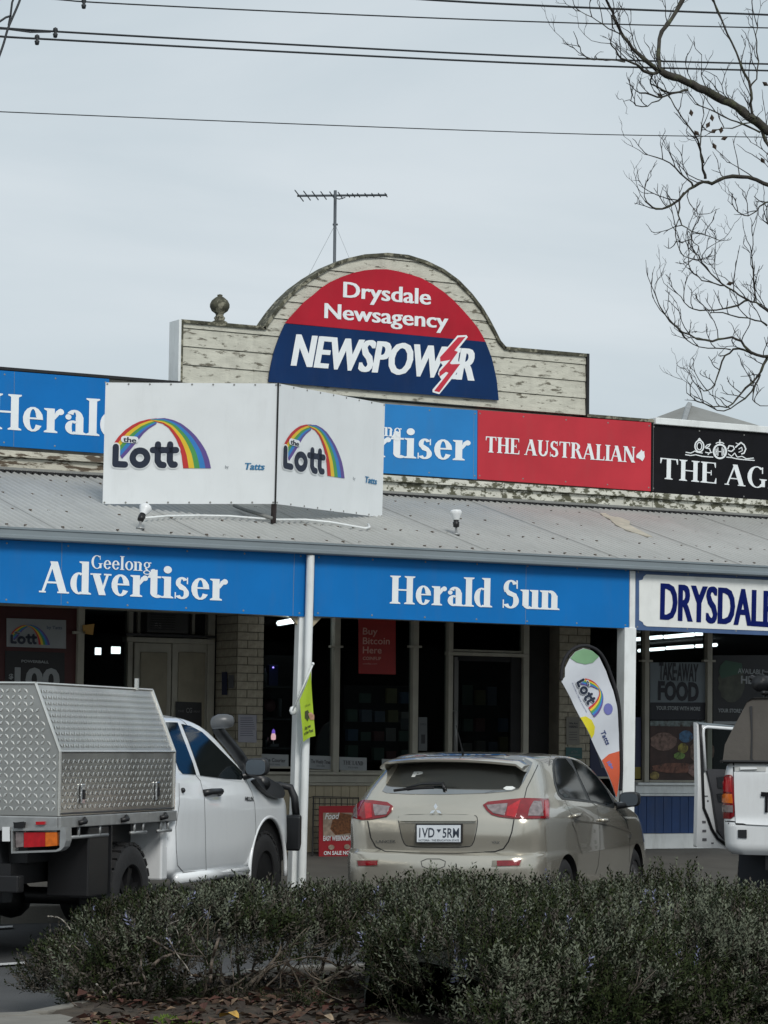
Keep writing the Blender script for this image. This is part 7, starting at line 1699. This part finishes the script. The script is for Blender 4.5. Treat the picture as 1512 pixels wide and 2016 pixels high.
hedge('low rosemary bush on the left with bare grey twigs showing near the ground', XH0, XM + 1.7, lambda X: 14.30 - .05 * math.sin(X * 3), lambda X: 15.55, hfun, 12500, bare, .45, 60)
XM2 = hitZ(700, 2004, .12).x
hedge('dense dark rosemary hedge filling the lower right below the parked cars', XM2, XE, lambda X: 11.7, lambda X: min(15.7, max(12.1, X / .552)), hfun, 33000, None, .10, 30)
# low green seedlings on the soil in front of the left bush
for (cx, cy, n_, w_, lab) in ((330, 1968, 55, .22, 'small tuft of green seedlings left of the yellow fallen leaf'), (490, 1945, 70, .28, 'low green seedlings between the yellow leaf and the bare twigs'), (610, 1975, 90, .30, 'clump of green seedlings at the foot of the dense hedge')):
    c = hitZ(cx, cy, .12); t = thing('seedling_plant', lab, 'plant', c); P = np.array([(c.x + nr.normal() * w_, c.y + nr.normal() * w_ * .5, .11) for _ in range(n_)]); D = np.array([(nr.normal() * .5, nr.normal() * .5, .8) for _ in range(n_)])
    sprigs('leaves', [LV[1], LV[0], LV[5]], t, P, D, nr.uniform(.5, 1.0, n_), nr.integers(0, 2, n_), VAR)
# leaf litter, moss and a few fallen leaves
lit = [(hitZ(x, y, .13).x, hitZ(x, y, .13).y) for x, y in zip(nr.uniform(150, 760, 1050), 2030 - 110 * nr.random(1050) ** 1.2)]; LC = [mat('litter_brown', (.065, .036, .022), .9, var=.4, vs_=30), mat('litter_tan', (.14, .095, .06), .9, var=.4, vs_=30), mat('litter_dark', (.035, .024, .018), .9, var=.4), mat('litter_red', (.07, .026, .018), .9, var=.3)]
b = MB()
for x, y in lit:
    c = Vector((x, y, .125 + med_h(x, y) + rng.uniform(.0, .03))); a_ = rng.uniform(0, 6.3); s = rng.uniform(.018, .055); ex_ = Vector((math.cos(a_), math.sin(a_), rng.uniform(-.4, .4))); ey_ = Vector((-math.sin(a_), math.cos(a_), rng.uniform(-.5, .5)))
    b.cur = rng.choice((0, 0, 1, 2, 2, 3)); b.add([c - ex_ * s, c - ey_ * s * .45 + Vector((0, 0, s * .35)), c + ex_ * s, c + ey_ * s * .45 + Vector((0, 0, s * .3))], [(0, 1, 2), (0, 2, 3)])
o = b.build('leaf_litter', LC, None, kind='stuff'); o['label'] = 'scatter of brown fallen leaves and twigs under the left bush'
o['category'] = 'leaf litter'
b = MB(); b.cur = 0
for (cx, cy, rx, ry) in ((385, 2008, 55, 16), (250, 2012, 40, 8)):
    c = hitZ(cx, cy, .15)
    for i in range(900):
        a_, r = rng.uniform(0, 6.28), math.sqrt(rng.random()); p = Vector((c.x + math.cos(a_) * r * rx / 350, c.y + math.sin(a_) * r * .40, 0)); p.z = .122 + med_h(p.x, p.y); h = rng.uniform(.006, .018); dx, dy = rng.uniform(-.008, .008), rng.uniform(-.008, .008)
        b.add([p + Vector((-.007, 0, 0)), p + Vector((.007, 0, 0)), p + Vector((dx, dy, h))], [(0, 1, 2)])
o = b.build('moss', M['mossg'], None, kind='stuff'); o['label'] = 'bright green moss tufts on the bare soil at the bottom edge'; o['category'] = 'moss'
for x, y, s, c, lab in ((452, 1984, .055, (.42, .25, .05), 'large yellow fallen leaf on the soil under the left bush'), (640, 1990, .05, (.28, .21, .14), 'curled tan fallen leaf near the bottom edge between the two bushes')):
    p = hitZ(x, y, .19); b = MB(); n = 9; rim = [Vector((p.x + math.cos(i * 6.283 / n) * s * (1 + .3 * (i % 2)), p.y + math.sin(i * 6.283 / n) * s * .8, .155 + .018 * math.sin(i * 1.4))) for i in range(n)]
    b.add(rim + [Vector((p.x, p.y, .155))], [(i, (i + 1) % n, n) for i in range(n)]); single(b, 'fallen_leaf', mat('leaf_%d' % x, c, .8, var=.3, vs_=40), lab, 'leaf')
